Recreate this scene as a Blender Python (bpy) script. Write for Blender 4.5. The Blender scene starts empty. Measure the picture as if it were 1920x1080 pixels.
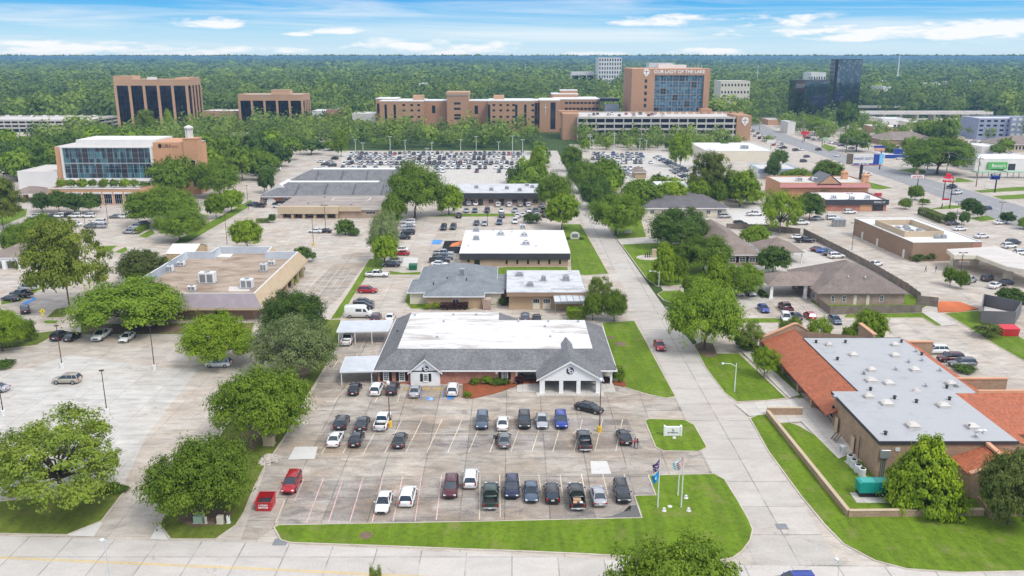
SUN_E=1.5
SKY_K=0.11
LOW_K=0.65
CLD_K=0.71
OVER_K=1.22
EXPO=0.53
HAZE_D=0.00014
HAZE_C=(0.26,0.50,0.88,1.0)
import bpy,math,random
import numpy as np
from mathutils import Vector
from mathutils.geometry import tessellate_polygon
random.seed(7)
RNG=np.random.default_rng(11)
S=bpy.context.scene
C=S.collection
D=bpy.data
CAMH=55.0
FOC=1600.0
PIT=math.atan(434.0/FOC)
SP,CP=math.sin(PIT),math.cos(PIT)
def G(px,py,z=0.0):
 u=(px-960.0)/FOC
 v=(py-540.0)/FOC
 t=(z-CAMH)/-(SP+v*CP)
 return(u*t,(CP-v*SP)*t)
def ZY(Y,py):
 v=(py-540.0)/FOC
 return CAMH-Y*(SP+v*CP)/(CP-v*SP)
def XY(Y,px,py):
 v=(py-540.0)/FOC
 return(px-960.0)/FOC*Y/(CP-v*SP)
def gp(pts,z=0.0):
 return[G(a,b,z)for a,b in pts]
class NT:
 def __init__(s,tree):
  s.t=tree
  s.n=tree.nodes
  s.l=tree.links
 def put(s,sock,val):
  if hasattr(val, 'is_linked')or isinstance(val,bpy.types.NodeSocket):
   s.l.new(val,sock)
  elif isinstance(val,(tuple,list)):
   v=list(val)
   try:
    if len(sock.default_value)==4 and len(v)==3:
     v.append(1.0)
   except TypeError:
    pass
   sock.default_value=v
  else:
   sock.default_value=val
 def node(s,typ,ins=None,**props):
  n=s.n.new(typ)
  for k,v in props.items():
   setattr(n,k,v)
  for k,v in(ins or{}).items():
   s.put(n.inputs[k],v)
  return n
 def m(s,op,a,b=0.0,c=None,clamp=False):
  n=s.n.new('ShaderNodeMath')
  n.operation=op
  n.use_clamp=clamp
  s.put(n.inputs[0],a)
  s.put(n.inputs[1],b)
  if c is not None:
   s.put(n.inputs[2],c)
  return n.outputs[0]
 def mix(s,f,a,b,blend='MIX'):
  n=s.n.new('ShaderNodeMix')
  n.data_type='RGBA'
  n.blend_type=blend
  s.put(n.inputs['Factor'],f)
  s.put(n.inputs[6],a)
  s.put(n.inputs[7],b)
  return n.outputs[2]
 def noise(s,vec,scale,detail=3.0,rough=0.55,dist=0.0):
  n=s.n.new('ShaderNodeTexNoise')
  s.put(n.inputs['Vector'],vec)
  n.inputs['Scale'].default_value=scale
  n.inputs['Detail'].default_value=detail
  n.inputs['Roughness'].default_value=rough
  n.inputs['Distortion'].default_value=dist
  return n.outputs['Fac']
 def ramp(s,fac,lo,hi,a=0.0,b=1.0):
  n=s.n.new('ShaderNodeMapRange')
  n.clamp=True
  s.put(n.inputs[0],fac)
  n.inputs[1].default_value=lo
  n.inputs[2].default_value=hi
  n.inputs[3].default_value=a
  n.inputs[4].default_value=b
  return n.outputs[0]
 def pos(s):
  return s.n.new('ShaderNodeNewGeometry').outputs['Position']
 def obj(s):
  return s.n.new('ShaderNodeTexCoord').outputs['Object']
 def sep(s,v):
  n=s.n.new('ShaderNodeSeparateXYZ')
  s.put(n.inputs[0],v)
  return n.outputs
 def comb(s,x,y,z):
  n=s.n.new('ShaderNodeCombineXYZ')
  s.put(n.inputs[0],x)
  s.put(n.inputs[1],y)
  s.put(n.inputs[2],z)
  return n.outputs[0]
 def scale(s,v,sc):
  n=s.n.new('ShaderNodeVectorMath')
  n.operation='MULTIPLY'
  s.put(n.inputs[0],v)
  n.inputs[1].default_value=sc
  return n.outputs[0]
 def white(s,v):
  n=s.n.new('ShaderNodeTexWhiteNoise')
  s.put(n.inputs['Vector'],v)
  return n.outputs['Value']
 def gray(s,v):
  return s.comb(v,v,v)
 def bump(s,h,strength=0.3,dist=0.05):
  n=s.n.new('ShaderNodeBump')
  n.inputs['Strength'].default_value=strength
  n.inputs['Distance'].default_value=dist
  s.put(n.inputs['Height'],h)
  return n.outputs[0]
def newmat(name):
 m=D.materials.new(name)
 m.use_nodes=True
 nt=NT(m.node_tree)
 b=m.node_tree.nodes['Principled BSDF']
 return m,nt,b
MATS={}
def plain(name,col,rough=0.6,metal=0.0,spec=0.5,var=0.12,scale=1.2,coat=0.0,emit=None):
 """a surface of one colour with uneven weathering"""
 if name in MATS:
  return MATS[name]
 m,nt,b=newmat(name)
 if var>0:
  n=nt.noise(nt.obj(),scale,4.0,0.6)
  n2=nt.noise(nt.obj(),scale*0.17,3.0,0.5)
  k=nt.ramp(nt.m('ADD',nt.m('MULTIPLY',n,0.5),nt.m('MULTIPLY',n2,0.5)),0.3,0.7,1-var,1+var)
  nt.put(b.inputs['Base Color'],nt.mix(1.0,col,nt.gray(k), 'MULTIPLY'))
 else:
  nt.put(b.inputs['Base Color'],col)
 b.inputs['Roughness'].default_value=rough
 b.inputs['Metallic'].default_value=metal
 b.inputs['Specular IOR Level'].default_value=spec
 b.inputs['Coat Weight'].default_value=coat
 b.inputs['Coat Roughness'].default_value=0.05
 if emit:
  nt.put(b.inputs['Emission Color'],emit[:3])
  b.inputs['Emission Strength'].default_value=emit[3]
 MATS[name]=m
 return m
def concrete(name,col,jx=4.5,jy=4.5,joint=0.55,stain=0.3,slab=0.1,warm=(0.33,0.25,0.17),fine=0.12,ox=0.0,oy=0.0,jw=0.10,crack=0.35):
 m,nt,b=newmat(name)
 p=nt.pos()
 x,y,z=nt.sep(p)
 px=nt.m('DIVIDE',nt.m('ADD',x,ox),jx)
 py=nt.m('DIVIDE',nt.m('ADD',y,oy),jy)
 cell=nt.comb(nt.m('FLOOR',px),nt.m('FLOOR',py),0.0)
 k=nt.ramp(nt.white(cell),0,1,1-slab,1+slab)
 ex=nt.m('MULTIPLY',nt.m('ABSOLUTE',nt.m('SUBTRACT',nt.m('FRACT',px),0.5)),jx)
 ey=nt.m('MULTIPLY',nt.m('ABSOLUTE',nt.m('SUBTRACT',nt.m('FRACT',py),0.5)),jy)
 jl=nt.m('MAXIMUM',nt.ramp(ex,jx/2-jw,jx/2-jw*0.5),nt.ramp(ey,jy/2-jw,jy/2-jw*0.5))
 jl=nt.m('MULTIPLY',jl,nt.ramp(nt.noise(p,0.35,2.0),0.35,0.6,0.25,1.0))
 n1=nt.noise(p,0.10,5.0,0.62)
 n2=nt.noise(nt.scale(p,(0.45,1.0,1.0)),0.55,5.0,0.65,0.6)
 n3=nt.noise(p,3.5,4.0,0.7)
 base=nt.mix(nt.ramp(n1,0.42,0.68,0.0,stain),col,warm)
 dirt=nt.ramp(n2,0.47,0.66,0.0,stain)
 base=nt.mix(dirt,base,tuple(c*0.55 for c in col))
 lite=nt.ramp(n2,0.44,0.30,0.0,stain*0.9)
 base=nt.mix(lite,base,tuple(min(0.8,c*1.32)for c in col))
 base=nt.mix(1.0,base,nt.gray(k), 'MULTIPLY')
 base=nt.mix(1.0,base,nt.gray(nt.ramp(n3,0.3,0.7,1-fine,1+fine)), 'MULTIPLY')
 vo=nt.node('ShaderNodeTexVoronoi',{'Vector':nt.mix(0.06,p,nt.scale(nt.node('ShaderNodeTexNoise',{'Vector':p, 'Scale':0.5}).outputs['Color'],(60,60,60))), 'Scale':0.085},feature='DISTANCE_TO_EDGE')
 cr=nt.m('MULTIPLY',nt.ramp(vo.outputs['Distance'],0.006,0.001),nt.ramp(nt.noise(p,0.05,2.0),0.48,0.58))
 base=nt.mix(nt.m('MULTIPLY',cr,crack),base,(0.06,0.055,0.05))
 base=nt.mix(nt.m('MULTIPLY',jl,joint),base,(0.07,0.065,0.06))
 nt.put(b.inputs['Base Color'],base)
 b.inputs['Roughness'].default_value=0.85
 b.inputs['Specular IOR Level'].default_value=0.3
 nt.put(b.inputs['Normal'],nt.bump(n3,0.15,0.02))
 MATS[name]=m
 return m
def grassmat(name,a,bcol,dry=(0.19,0.17,0.06),dryamt=0.25):
 m,nt,b=newmat(name)
 p=nt.pos()
 n1=nt.noise(p,0.16,4.0,0.6)
 n2=nt.noise(p,1.3,5.0,0.7)
 n3=nt.noise(p,9.0,3.0,0.8)
 st=nt.noise(nt.scale(p,(0.9,0.12,1.0)),0.9,3.0,0.5)
 base=nt.mix(nt.ramp(n1,0.32,0.68),a,bcol)
 base=nt.mix(nt.ramp(st,0.40,0.66,0.0,0.55),base,tuple(c*1.35 for c in a))
 base=nt.mix(nt.ramp(n2,0.48,0.72,0.0,0.6),base,tuple(c*0.5 for c in bcol))
 base=nt.mix(nt.m('MULTIPLY',nt.ramp(nt.noise(p,0.33,4.0),0.54,0.72),dryamt),base,dry)
 base=nt.mix(1.0,base,nt.gray(nt.ramp(n3,0.25,0.75,0.62,1.32)), 'MULTIPLY')
 nt.put(b.inputs['Base Color'],base)
 b.inputs['Roughness'].default_value=0.9
 b.inputs['Specular IOR Level'].default_value=0.15
 nt.put(b.inputs['Normal'],nt.bump(nt.m('ADD',n3,n2),0.5,0.08))
 MATS[name]=m
 return m
def leafmat(name,a,bcol):
 """foliage: tint attribute per clump, slight change from tree to tree, light through the leaves"""
 m,nt,b=newmat(name)
 at=nt.node('ShaderNodeAttribute',attribute_name='tint')
 oi=nt.node('ShaderNodeObjectInfo')
 f=nt.m('ADD',nt.m('MULTIPLY',at.outputs['Fac'],0.75),nt.m('MULTIPLY',oi.outputs['Random'],0.25))
 base=nt.mix(f,a,bcol)
 base=nt.mix(1.0,base,nt.gray(nt.ramp(oi.outputs['Random'],0,1,0.82,1.15)), 'MULTIPLY')
 nt.put(b.inputs['Base Color'],base)
 b.inputs['Roughness'].default_value=0.6
 b.inputs['Specular IOR Level'].default_value=0.25
 tr=nt.node('ShaderNodeBsdfTranslucent',{'Color':base})
 ms=nt.node('ShaderNodeMixShader',{0:0.32})
 nt.l.new(b.outputs[0],ms.inputs[1])
 nt.l.new(tr.outputs[0],ms.inputs[2])
 nt.l.new(ms.outputs[0],m.node_tree.nodes['Material Output'].inputs['Surface'])
 MATS[name]=m
 return m
def roofstain(name,col,dirt,lo=0.55,hi=0.72,amt=0.7,rough=0.6,streak=(0.25,1.0,1.0),scale=0.45,seam=0.0):
 m,nt,b=newmat(name)
 p=nt.pos()
 n=nt.noise(nt.scale(p,streak),scale,5.0,0.68,0.4)
 n2=nt.noise(p,0.13,4.0,0.6)
 n3=nt.noise(p,4.0,3.0,0.7)
 base=nt.mix(nt.ramp(n,lo,hi,0.0,amt),col,dirt)
 base=nt.mix(nt.ramp(n2,0.48,0.72,0.0,0.35),base,tuple(c*0.75 for c in col))
 base=nt.mix(1.0,base,nt.gray(nt.ramp(n3,0.3,0.7,0.93,1.05)), 'MULTIPLY')
 if seam:
  y=nt.sep(p)[1]
  s_=nt.ramp(nt.m('ABSOLUTE',nt.m('SUBTRACT',nt.m('FRACT',nt.m('DIVIDE',y,seam)),0.5)),0.485,0.497)
  base=nt.mix(nt.m('MULTIPLY',s_,0.18),base,(0.1,0.1,0.1))
 nt.put(b.inputs['Base Color'],base)
 b.inputs['Roughness'].default_value=rough
 MATS[name]=m
 return m
def shingle(name,col,var=0.35,course=0.35):
 m,nt,b=newmat(name)
 p=nt.pos()
 x,y,z=nt.sep(p)
 fl=nt.white(nt.comb(nt.m('FLOOR',nt.m('MULTIPLY',nt.m('ADD',x,nt.m('MULTIPLY',y,0.37)),4.1)),nt.m('FLOOR',nt.m('MULTIPLY',z,11.0)),nt.m('FLOOR',nt.m('MULTIPLY',y,3.1))))
 n=nt.noise(p,0.35,4.0,0.6)
 n3=nt.noise(p,7.0,3.0,0.8)
 base=nt.mix(1.0,col,nt.gray(nt.ramp(fl,0,1,1-var,1+var)), 'MULTIPLY')
 base=nt.mix(1.0,base,nt.gray(nt.ramp(n,0.3,0.7,0.82,1.15)), 'MULTIPLY')
 base=nt.mix(1.0,base,nt.gray(nt.ramp(n3,0.3,0.7,0.8,1.2)), 'MULTIPLY')
 nt.put(b.inputs['Base Color'],base)
 b.inputs['Roughness'].default_value=0.9
 b.inputs['Specular IOR Level'].default_value=0.2
 MATS[name]=m
 return m
def brick(name,c1,c2,mortar,sx=0.22,sz=0.08,var=0.25):
 m,nt,b=newmat(name)
 p=nt.pos()
 x,y,z=nt.sep(p)
 v=nt.comb(nt.m('ADD',x,y),z,0.0)
 br=nt.node('ShaderNodeTexBrick',{'Vector':v, 'Color1':c1, 'Color2':c2, 'Mortar':mortar, 'Scale':1.0, 'Mortar Size':sz*0.12, 'Brick Width':sx, 'Row Height':sz})
 n=nt.noise(p,0.5,4.0,0.6)
 n2=nt.noise(p,3.0,3.0,0.7)
 base=nt.mix(1.0,br.outputs['Color'],nt.gray(nt.ramp(n,0.3,0.7,1-var,1+var)), 'MULTIPLY')
 base=nt.mix(1.0,base,nt.gray(nt.ramp(n2,0.3,0.7,0.85,1.15)), 'MULTIPLY')
 nt.put(b.inputs['Base Color'],base)
 b.inputs['Roughness'].default_value=0.9
 b.inputs['Specular IOR Level'].default_value=0.2
 MATS[name]=m
 return m
def stripes(name,col,axis='x',pitch=0.4,dark=0.3,rough=0.5,metal=0.0,wave=False,var=0.1):
 """ribbed, seamed or tiled surface: ribs along one axis"""
 m,nt,b=newmat(name)
 p=nt.pos()
 c=nt.sep(p)
 ax=c[{'x':0, 'y':1, 'z':2}[axis]]
 fr=nt.m('ABSOLUTE',nt.m('SUBTRACT',nt.m('FRACT',nt.m('DIVIDE',ax,pitch)),0.5))
 line=nt.ramp(fr,0.30 if wave else 0.40,0.5)
 n=nt.noise(p,0.6,4.0,0.6)
 base=nt.mix(nt.m('MULTIPLY',line,dark),col,tuple(k*0.35 for k in col))
 base=nt.mix(1.0,base,nt.gray(nt.ramp(n,0.3,0.7,1-var,1+var)), 'MULTIPLY')
 nt.put(b.inputs['Base Color'],base)
 nt.put(b.inputs['Normal'],nt.bump(fr,0.4,0.06))
 b.inputs['Roughness'].default_value=rough
 b.inputs['Metallic'].default_value=metal
 MATS[name]=m
 return m
def tiles(name,col,ax='y',row=0.38,colw=0.3):
 """clay roof tiles: courses run across the slope, barrels run down it"""
 m,nt,b=newmat(name)
 p=nt.pos()
 x,y,z=nt.sep(p)
 a,c=(y,x)if ax=='y' else(x,y)
 fr=nt.m('FRACT',nt.m('DIVIDE',c,row))
 fc=nt.m('ABSOLUTE',nt.m('SUBTRACT',nt.m('FRACT',nt.m('DIVIDE',a,colw)),0.5))
 wn=nt.white(nt.comb(nt.m('FLOOR',nt.m('DIVIDE',c,row)),nt.m('FLOOR',nt.m('DIVIDE',a,colw)),0.0))
 n=nt.noise(p,0.3,4.0,0.6)
 base=nt.mix(1.0,col,nt.gray(nt.ramp(wn,0,1,0.78,1.22)), 'MULTIPLY')
 base=nt.mix(nt.ramp(fr,0.78,0.98,0.0,0.5),base,tuple(k*0.3 for k in col))
 base=nt.mix(nt.ramp(fc,0.32,0.5,0.0,0.45),base,tuple(k*0.35 for k in col))
 base=nt.mix(nt.ramp(n,0.45,0.7,0.0,0.4),base,(col[0]*0.72,col[1]*0.9,col[2]*1.1))
 nt.put(b.inputs['Base Color'],base)
 nt.put(b.inputs['Normal'],nt.bump(nt.m('ADD',fr,nt.m('MULTIPLY',fc,-1.0)),0.5,0.08))
 b.inputs['Roughness'].default_value=0.8
 MATS[name]=m
 return m
def glass(name,col=(0.02,0.025,0.03),metal=0.0,rough=0.06,spec=0.7,wob=0.0):
 m,nt,b=newmat(name)
 p=nt.pos()
 n=nt.noise(p,0.5,3.0)
 nt.put(b.inputs['Base Color'],nt.mix(1.0,col,nt.gray(nt.ramp(n,0.3,0.7,0.75,1.25)), 'MULTIPLY'))
 b.inputs['Roughness'].default_value=rough
 b.inputs['Metallic'].default_value=metal
 b.inputs['Specular IOR Level'].default_value=spec
 if wob:
  nt.put(b.inputs['Normal'],nt.bump(nt.noise(p,0.35,3.0),wob,0.3))
 MATS[name]=m
 return m
def panes(name,cols,sx,sz,mull=(0.5,0.5,0.5),mw=0.05,metal=0.4,rough=0.08):
 """a curtain wall of individual panes: every pane has its own blind or tint, thin bars between"""
 m,nt,b=newmat(name)
 p=nt.pos()
 x,y,z=nt.sep(p)
 u=nt.m('DIVIDE',nt.m('ADD',x,y),sx)
 w=nt.m('DIVIDE',z,sz)
 wn=nt.white(nt.comb(nt.m('FLOOR',u),nt.m('FLOOR',w),0.0))
 base=nt.mix(nt.ramp(wn,0.45,0.55),cols[0],cols[1])
 base=nt.mix(nt.ramp(wn,0.82,0.86),base,cols[2])
 lu=nt.m('ABSOLUTE',nt.m('SUBTRACT',nt.m('FRACT',u),0.5))
 lw=nt.m('ABSOLUTE',nt.m('SUBTRACT',nt.m('FRACT',w),0.5))
 bar=nt.m('MAXIMUM',nt.m('GREATER_THAN',lu,0.5-mw/sx),nt.m('GREATER_THAN',lw,0.5-mw/sz))
 base=nt.mix(bar,base,mull)
 nt.put(b.inputs['Base Color'],base)
 nt.put(b.inputs['Metallic'],nt.m('MULTIPLY',nt.m('SUBTRACT',1.0,bar),metal))
 nt.put(b.inputs['Roughness'],nt.ramp(bar,0,1,rough,0.5))
 MATS[name]=m
 return m
OR={}
class MB:
 def __init__(s,piv=None,ang=0.0):
  s.v,s.f,s.m=[],[],[]
  s.piv,s.ang=piv,ang
 def add(s,verts,faces,mi=0):
  o=len(s.v)
  if s.piv:
   c,n=math.cos(s.ang),math.sin(s.ang)
   verts=[(s.piv[0]+x*c-y*n,s.piv[1]+x*n+y*c,z)for x,y,z in verts]
  s.v.extend(verts)
  s.f.extend([tuple(i+o for i in f)for f in faces])
  s.m.extend([mi]*len(faces))
  return s
 def box(s,x0,x1,y0,y1,z0,z1,mi=0):
  v=[(x0,y0,z0),(x1,y0,z0),(x1,y1,z0),(x0,y1,z0),(x0,y0,z1),(x1,y0,z1),(x1,y1,z1),(x0,y1,z1)]
  return s.add(v,[(3,2,1,0),(4,5,6,7),(0,1,5,4),(1,2,6,5),(2,3,7,6),(3,0,4,7)],mi)
 def bevbox(s,x0,x1,y0,y1,z0,z1,b=0.05,mi=0):
  v=[]
  for z,k in((z0,b),(z0+b,0),(z1-b,0),(z1,b)):
   v+=[(x0+b+k,y0+k,z),(x1-b-k,y0+k,z),(x1-k,y0+b+k,z),(x1-k,y1-b-k,z),(x1-b-k,y1-k,z),(x0+b+k,y1-k,z),(x0+k,y1-b-k,z),(x0+k,y0+b+k,z)]
  f=[tuple(range(7,-1,-1)),tuple(range(24,32))]
  for r in range(3):
   for i in range(8):
    f.append((r*8+i,r*8+(i+1)%8,r*8+8+(i+1)%8,r*8+8+i))
  return s.add(v,f,mi)
 def prism(s,poly,z0,z1,mi=0,top=True,side=True,mside=None,bottom=False):
  a=sum(poly[i][0]*poly[(i+1)%len(poly)][1]-poly[(i+1)%len(poly)][0]*poly[i][1]for i in range(len(poly)))
  if a<0:
   poly=poly[::-1]
  n=len(poly)
  v=[(p[0],p[1],z0)for p in poly]+[(p[0],p[1],z1)for p in poly]
  tris=tessellate_polygon([[Vector((p[0],p[1],0))for p in poly]])
  def ccw(t):
   A,B,Cc=(poly[i]for i in t)
   return t if(B[0]-A[0])*(Cc[1]-A[1])-(B[1]-A[1])*(Cc[0]-A[0])>0 else t[::-1]
  tris=[ccw(tuple(t))for t in tris]
  if top:
   s.add(v,[tuple(i+n for i in t)for t in tris],mi)
  if bottom:
   s.add(v,[t[::-1]for t in tris],mi)
  if side:
   s.add(v,[(i,(i+1)%n,n+(i+1)%n,n+i)for i in range(n)],mi if mside is None else mside)
  return s
 def poly(s,pts,mi=0):
  return s.add(list(pts),[tuple(range(len(pts)))],mi)
 def tube(s,path,rad,n=8,mi=0,caps=True):
  path=[Vector(p)for p in path]
  if not isinstance(rad,(list,tuple)):
   rad=[rad]*len(path)
  v,f=[],[]
  ref=None
  for i,p in enumerate(path):
   d=(path[min(i+1,len(path)-1)]-path[max(i-1,0)])
   d.normalize()
   if ref is None:
    ref=Vector((1,0,0))if abs(d.x)<0.9 else Vector((0,1,0))
   a=d.cross(ref).normalized()
   b=d.cross(a)
   ref=a.cross(d)
   for k in range(n):
    t=2*math.pi*k/n
    v.append(tuple(p+a*math.cos(t)*rad[i]+b*math.sin(t)*rad[i]))
  for i in range(len(path)-1):
   for k in range(n):
    f.append((i*n+k,i*n+(k+1)%n,(i+1)*n+(k+1)%n,(i+1)*n+k))
  if caps:
   f.append(tuple(range(n-1,-1,-1)))
   f.append(tuple(range((len(path)-1)*n,len(path)*n)))
  return s.add(v,f,mi)
 def cyl(s,x,y,z0,z1,r,n=12,mi=0,r2=None):
  return s.lathe(x,y,[(r,z0),(r if r2 is None else r2,z1)],n,mi)
 def lathe(s,x,y,prof,n=12,mi=0):
  v,f=[],[]
  for r,z in prof:
   for k in range(n):
    t=2*math.pi*k/n
    v.append((x+r*math.cos(t),y+r*math.sin(t),z))
  for i in range(len(prof)-1):
   for k in range(n):
    f.append((i*n+k,i*n+(k+1)%n,(i+1)*n+(k+1)%n,(i+1)*n+k))
  f.append(tuple(range(n-1,-1,-1)))
  f.append(tuple(range((len(prof)-1)*n,len(prof)*n)))
  return s.add(v,f,mi)
 def hip(s,x0,x1,y0,y1,z0,z1,mi=0,run=None):
  w,d=x1-x0,y1-y0
  h=min(w,d)/2 if run is None else run
  if w>=d:
   r=[(x0+h,(y0+y1)/2,z1),(x1-h,(y0+y1)/2,z1)]
   f=[(0,1,5,4),(1,2,5),(2,3,4,5),(3,0,4)]
  else:
   r=[((x0+x1)/2,y0+h,z1),((x0+x1)/2,y1-h,z1)]
   f=[(0,1,4),(1,2,5,4),(2,3,5),(3,0,4,5)]
  return s.add([(x0,y0,z0),(x1,y0,z0),(x1,y1,z0),(x0,y1,z0)]+r,f,mi)
 def frustum(s,o,i,z0,z1,mi=0,top=None):
  """o, i: outer and inner rectangles (x0,x1,y0,y1)"""
  v=[(o[0],o[2],z0),(o[1],o[2],z0),(o[1],o[3],z0),(o[0],o[3],z0),(i[0],i[2],z1),(i[1],i[2],z1),(i[1],i[3],z1),(i[0],i[3],z1)]
  s.add(v,[(0,1,5,4),(1,2,6,5),(2,3,7,6),(3,0,4,7)],mi)
  if top is not None:
   s.add(v[4:],[(0,1,2,3)],top)
  return s
 def mesh(s,name,mats,off=(0,0,0),smooth=False):
  me=D.meshes.new(name)
  vv=[(x-off[0],y-off[1],z-off[2])for x,y,z in s.v]
  me.from_pydata(vv,[],s.f)
  for mt in(mats if isinstance(mats,(list,tuple))else[mats]):
   me.materials.append(mt)
  if isinstance(mats,(list,tuple))and len(mats)>1:
   me.polygons.foreach_set('material_index',s.m)
  if smooth:
   me.polygons.foreach_set('use_smooth',[True]*len(s.f))
  me.update()
  return me
 def build(s,name,mats,parent=None,smooth=False,loc=None):
  off=OR.get(parent.name,(0,0,0))if parent else(loc or(0,0,0))
  o=D.objects.new(name,s.mesh(name,mats,off,smooth))
  C.objects.link(o)
  if parent:
   o.parent=parent
  elif loc:
   o.location=loc
  OR[o.name]=off
  return o
def tag(o,label=None,cat=None,group=None,kind=None):
 if label:
  o['label']=label
 if cat:
  o['category']=cat
 if group:
  o['group']=group
 if kind:
  o['kind']=kind
 return o
def thing(name,label,cat,loc=(0,0,0),group=None):
 o=D.objects.new(name,None)
 o.empty_display_size=0.5
 C.objects.link(o)
 o.location=loc
 OR[o.name]=tuple(loc)
 return tag(o,label,cat,group)
def struct(o):
 o['kind']='structure'
 return o
KIDS={}
def kids(o):
 k=o.name
 if k not in KIDS:
  KIDS[k]=list(o.children)
 return KIDS[k]
def dup(root,loc=None,rz=None,scale=None,label=None,group=None,cat=None,parent=None):
 r=root.copy()
 C.objects.link(r)
 if parent is not None:
  r.parent=parent
 if loc is not None:
  r.location=loc
 if rz is not None:
  r.rotation_euler=(0,0,rz)
 if scale is not None:
  r.scale=scale
 if label:
  r['label']=label
 if group:
  r['group']=group
 if cat:
  r['category']=cat
 for ch in kids(root):
  dup(ch,parent=r)
 return r
def inset(poly,d):
 n=len(poly)
 a=sum(poly[i][0]*poly[(i+1)%n][1]-poly[(i+1)%n][0]*poly[i][1]for i in range(n))
 if a<0:
  poly=poly[::-1]
 out=[]
 for i in range(n):
  p0,p1,p2=Vector(poly[i-1][:2]),Vector(poly[i][:2]),Vector(poly[(i+1)%n][:2])
  e1=(p1-p0).normalized()
  e2=(p2-p1).normalized()
  n1,n2=Vector((-e1.y,e1.x)),Vector((-e2.y,e2.x))
  b=n1+n2
  if b.length<1e-4:
   b=n1
  b.normalize()
  k=d/max(0.4,b.dot(n1))
  q=p1+b*k
  out.append((q.x,q.y))
 return out
_FONT={}
def text(name,s,size,loc,mat,parent=None,rot=(math.pi/2,0,0),depth=0.06,align='CENTER',bold=0.0):
 cu=D.curves.new(name, 'FONT')
 cu.body=s
 cu.size=size
 cu.extrude=depth/2
 cu.align_x=align
 cu.align_y='CENTER'
 cu.offset=bold
 cu.resolution_u=3
 tmp=D.objects.new(name+'_tmp',cu)
 C.objects.link(tmp)
 bpy.context.view_layer.update()
 me=D.meshes.new_from_object(tmp.evaluated_get(bpy.context.evaluated_depsgraph_get()))
 D.objects.remove(tmp)
 me.materials.clear()
 me.materials.append(mat)
 o=D.objects.new(name,me)
 C.objects.link(o)
 off=OR.get(parent.name,(0,0,0))if parent else(0,0,0)
 o.location=(loc[0]-off[0],loc[1]-off[1],loc[2]-off[2])
 o.rotation_euler=rot
 if parent:
  o.parent=parent
 return o
cam=D.objects.new('camera',D.cameras.new('camera'))
C.objects.link(cam)
S.camera=cam
cam.data.sensor_width=36.0
cam.data.lens=36.0*FOC/1920.0
cam.data.clip_start=0.5
cam.data.clip_end=80000.0
cam.location=(0,0,CAMH)
cam.rotation_euler=(math.pi/2-PIT,0,0)
SUN_EL,SUN_AZ=math.radians(52),math.radians(135)
sun=D.objects.new('sun',D.lights.new('sun', 'SUN'))
C.objects.link(sun)
sun.data.energy=SUN_E
sun.data.angle=math.radians(16)
sun.data.color=(1.0,0.965,0.91)
sd=Vector((math.sin(SUN_AZ)*math.cos(SUN_EL),math.cos(SUN_AZ)*math.cos(SUN_EL),math.sin(SUN_EL)))
sun.rotation_euler=(-sd).to_track_quat('-Z', 'Y').to_euler()
sun.location=(0,0,200)
W=D.worlds.new('World')
S.world=W
W.use_nodes=True
wt=NT(W.node_tree)
for n in list(W.node_tree.nodes):
 W.node_tree.nodes.remove(n)
sky=wt.node('ShaderNodeTexSky',sky_type='NISHITA')
sky.sun_disc=False
sky.sun_elevation=SUN_EL
sky.sun_rotation=SUN_AZ
sky.altitude=60
sky.air_density=1.0
sky.dust_density=1.2
sky.ozone_density=1.5
tc=wt.node('ShaderNodeTexCoord').outputs['Generated']
dx,dy,dz=wt.sep(tc)
el=wt.m('MAXIMUM',dz,0.0)
hz=wt.m('SQRT',wt.m('ADD',wt.m('MULTIPLY',dx,dx),wt.m('MULTIPLY',dy,dy)))
az=wt.m('ARCTAN2',dx,dy)
grad=wt.node('ShaderNodeValToRGB',{0:wt.ramp(el,0.0,0.075)})
cr=grad.color_ramp
cr.elements[0].position=0.0
cr.elements[0].color=(0.74,0.91,1.0,1)
cr.elements[1].position=1.0
cr.elements[1].color=(0.04,0.36,0.90,1)
e=cr.elements.new(0.35)
e.color=(0.50,0.80,1.0,1)
e=cr.elements.new(0.68)
e.color=(0.16,0.56,0.97,1)
nish=wt.mix(1.0,sky.outputs[0],(SKY_K,SKY_K,SKY_K), 'MULTIPLY')
clear=wt.mix(wt.ramp(el,0.06,0.30),wt.mix(1.0,grad.outputs[0],(LOW_K,LOW_K,LOW_K), 'MULTIPLY'),nish)
cv=wt.comb(wt.m('MULTIPLY',az,1.0),0.0,wt.m('MULTIPLY',el,26.0))
streak=wt.noise(wt.comb(wt.m('MULTIPLY',az,3.0),3.1,wt.m('MULTIPLY',wt.m('ADD',el,wt.m('MULTIPLY',az,0.010)),62.0)),1.0,6.0,0.60,0.6)
heap=wt.noise(wt.comb(wt.m('MULTIPLY',az,26.0),4.6,wt.m('MULTIPLY',el,120.0)),1.0,7.0,0.58,0.3)
band=wt.ramp(el,0.004,0.018)
c1=wt.m('MULTIPLY',wt.ramp(streak,0.44,0.80,0.0,0.75),band)
hm=None
wob=wt.m('MULTIPLY',wt.m('ADD',wt.m('SUBTRACT',heap,0.5),wt.m('MULTIPLY',wt.m('SUBTRACT',wt.noise(wt.comb(wt.m('MULTIPLY',az,9.0),1.1,wt.m('MULTIPLY',el,50.0)),1.0,4.0),0.5),1.2)),5.0)
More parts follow.
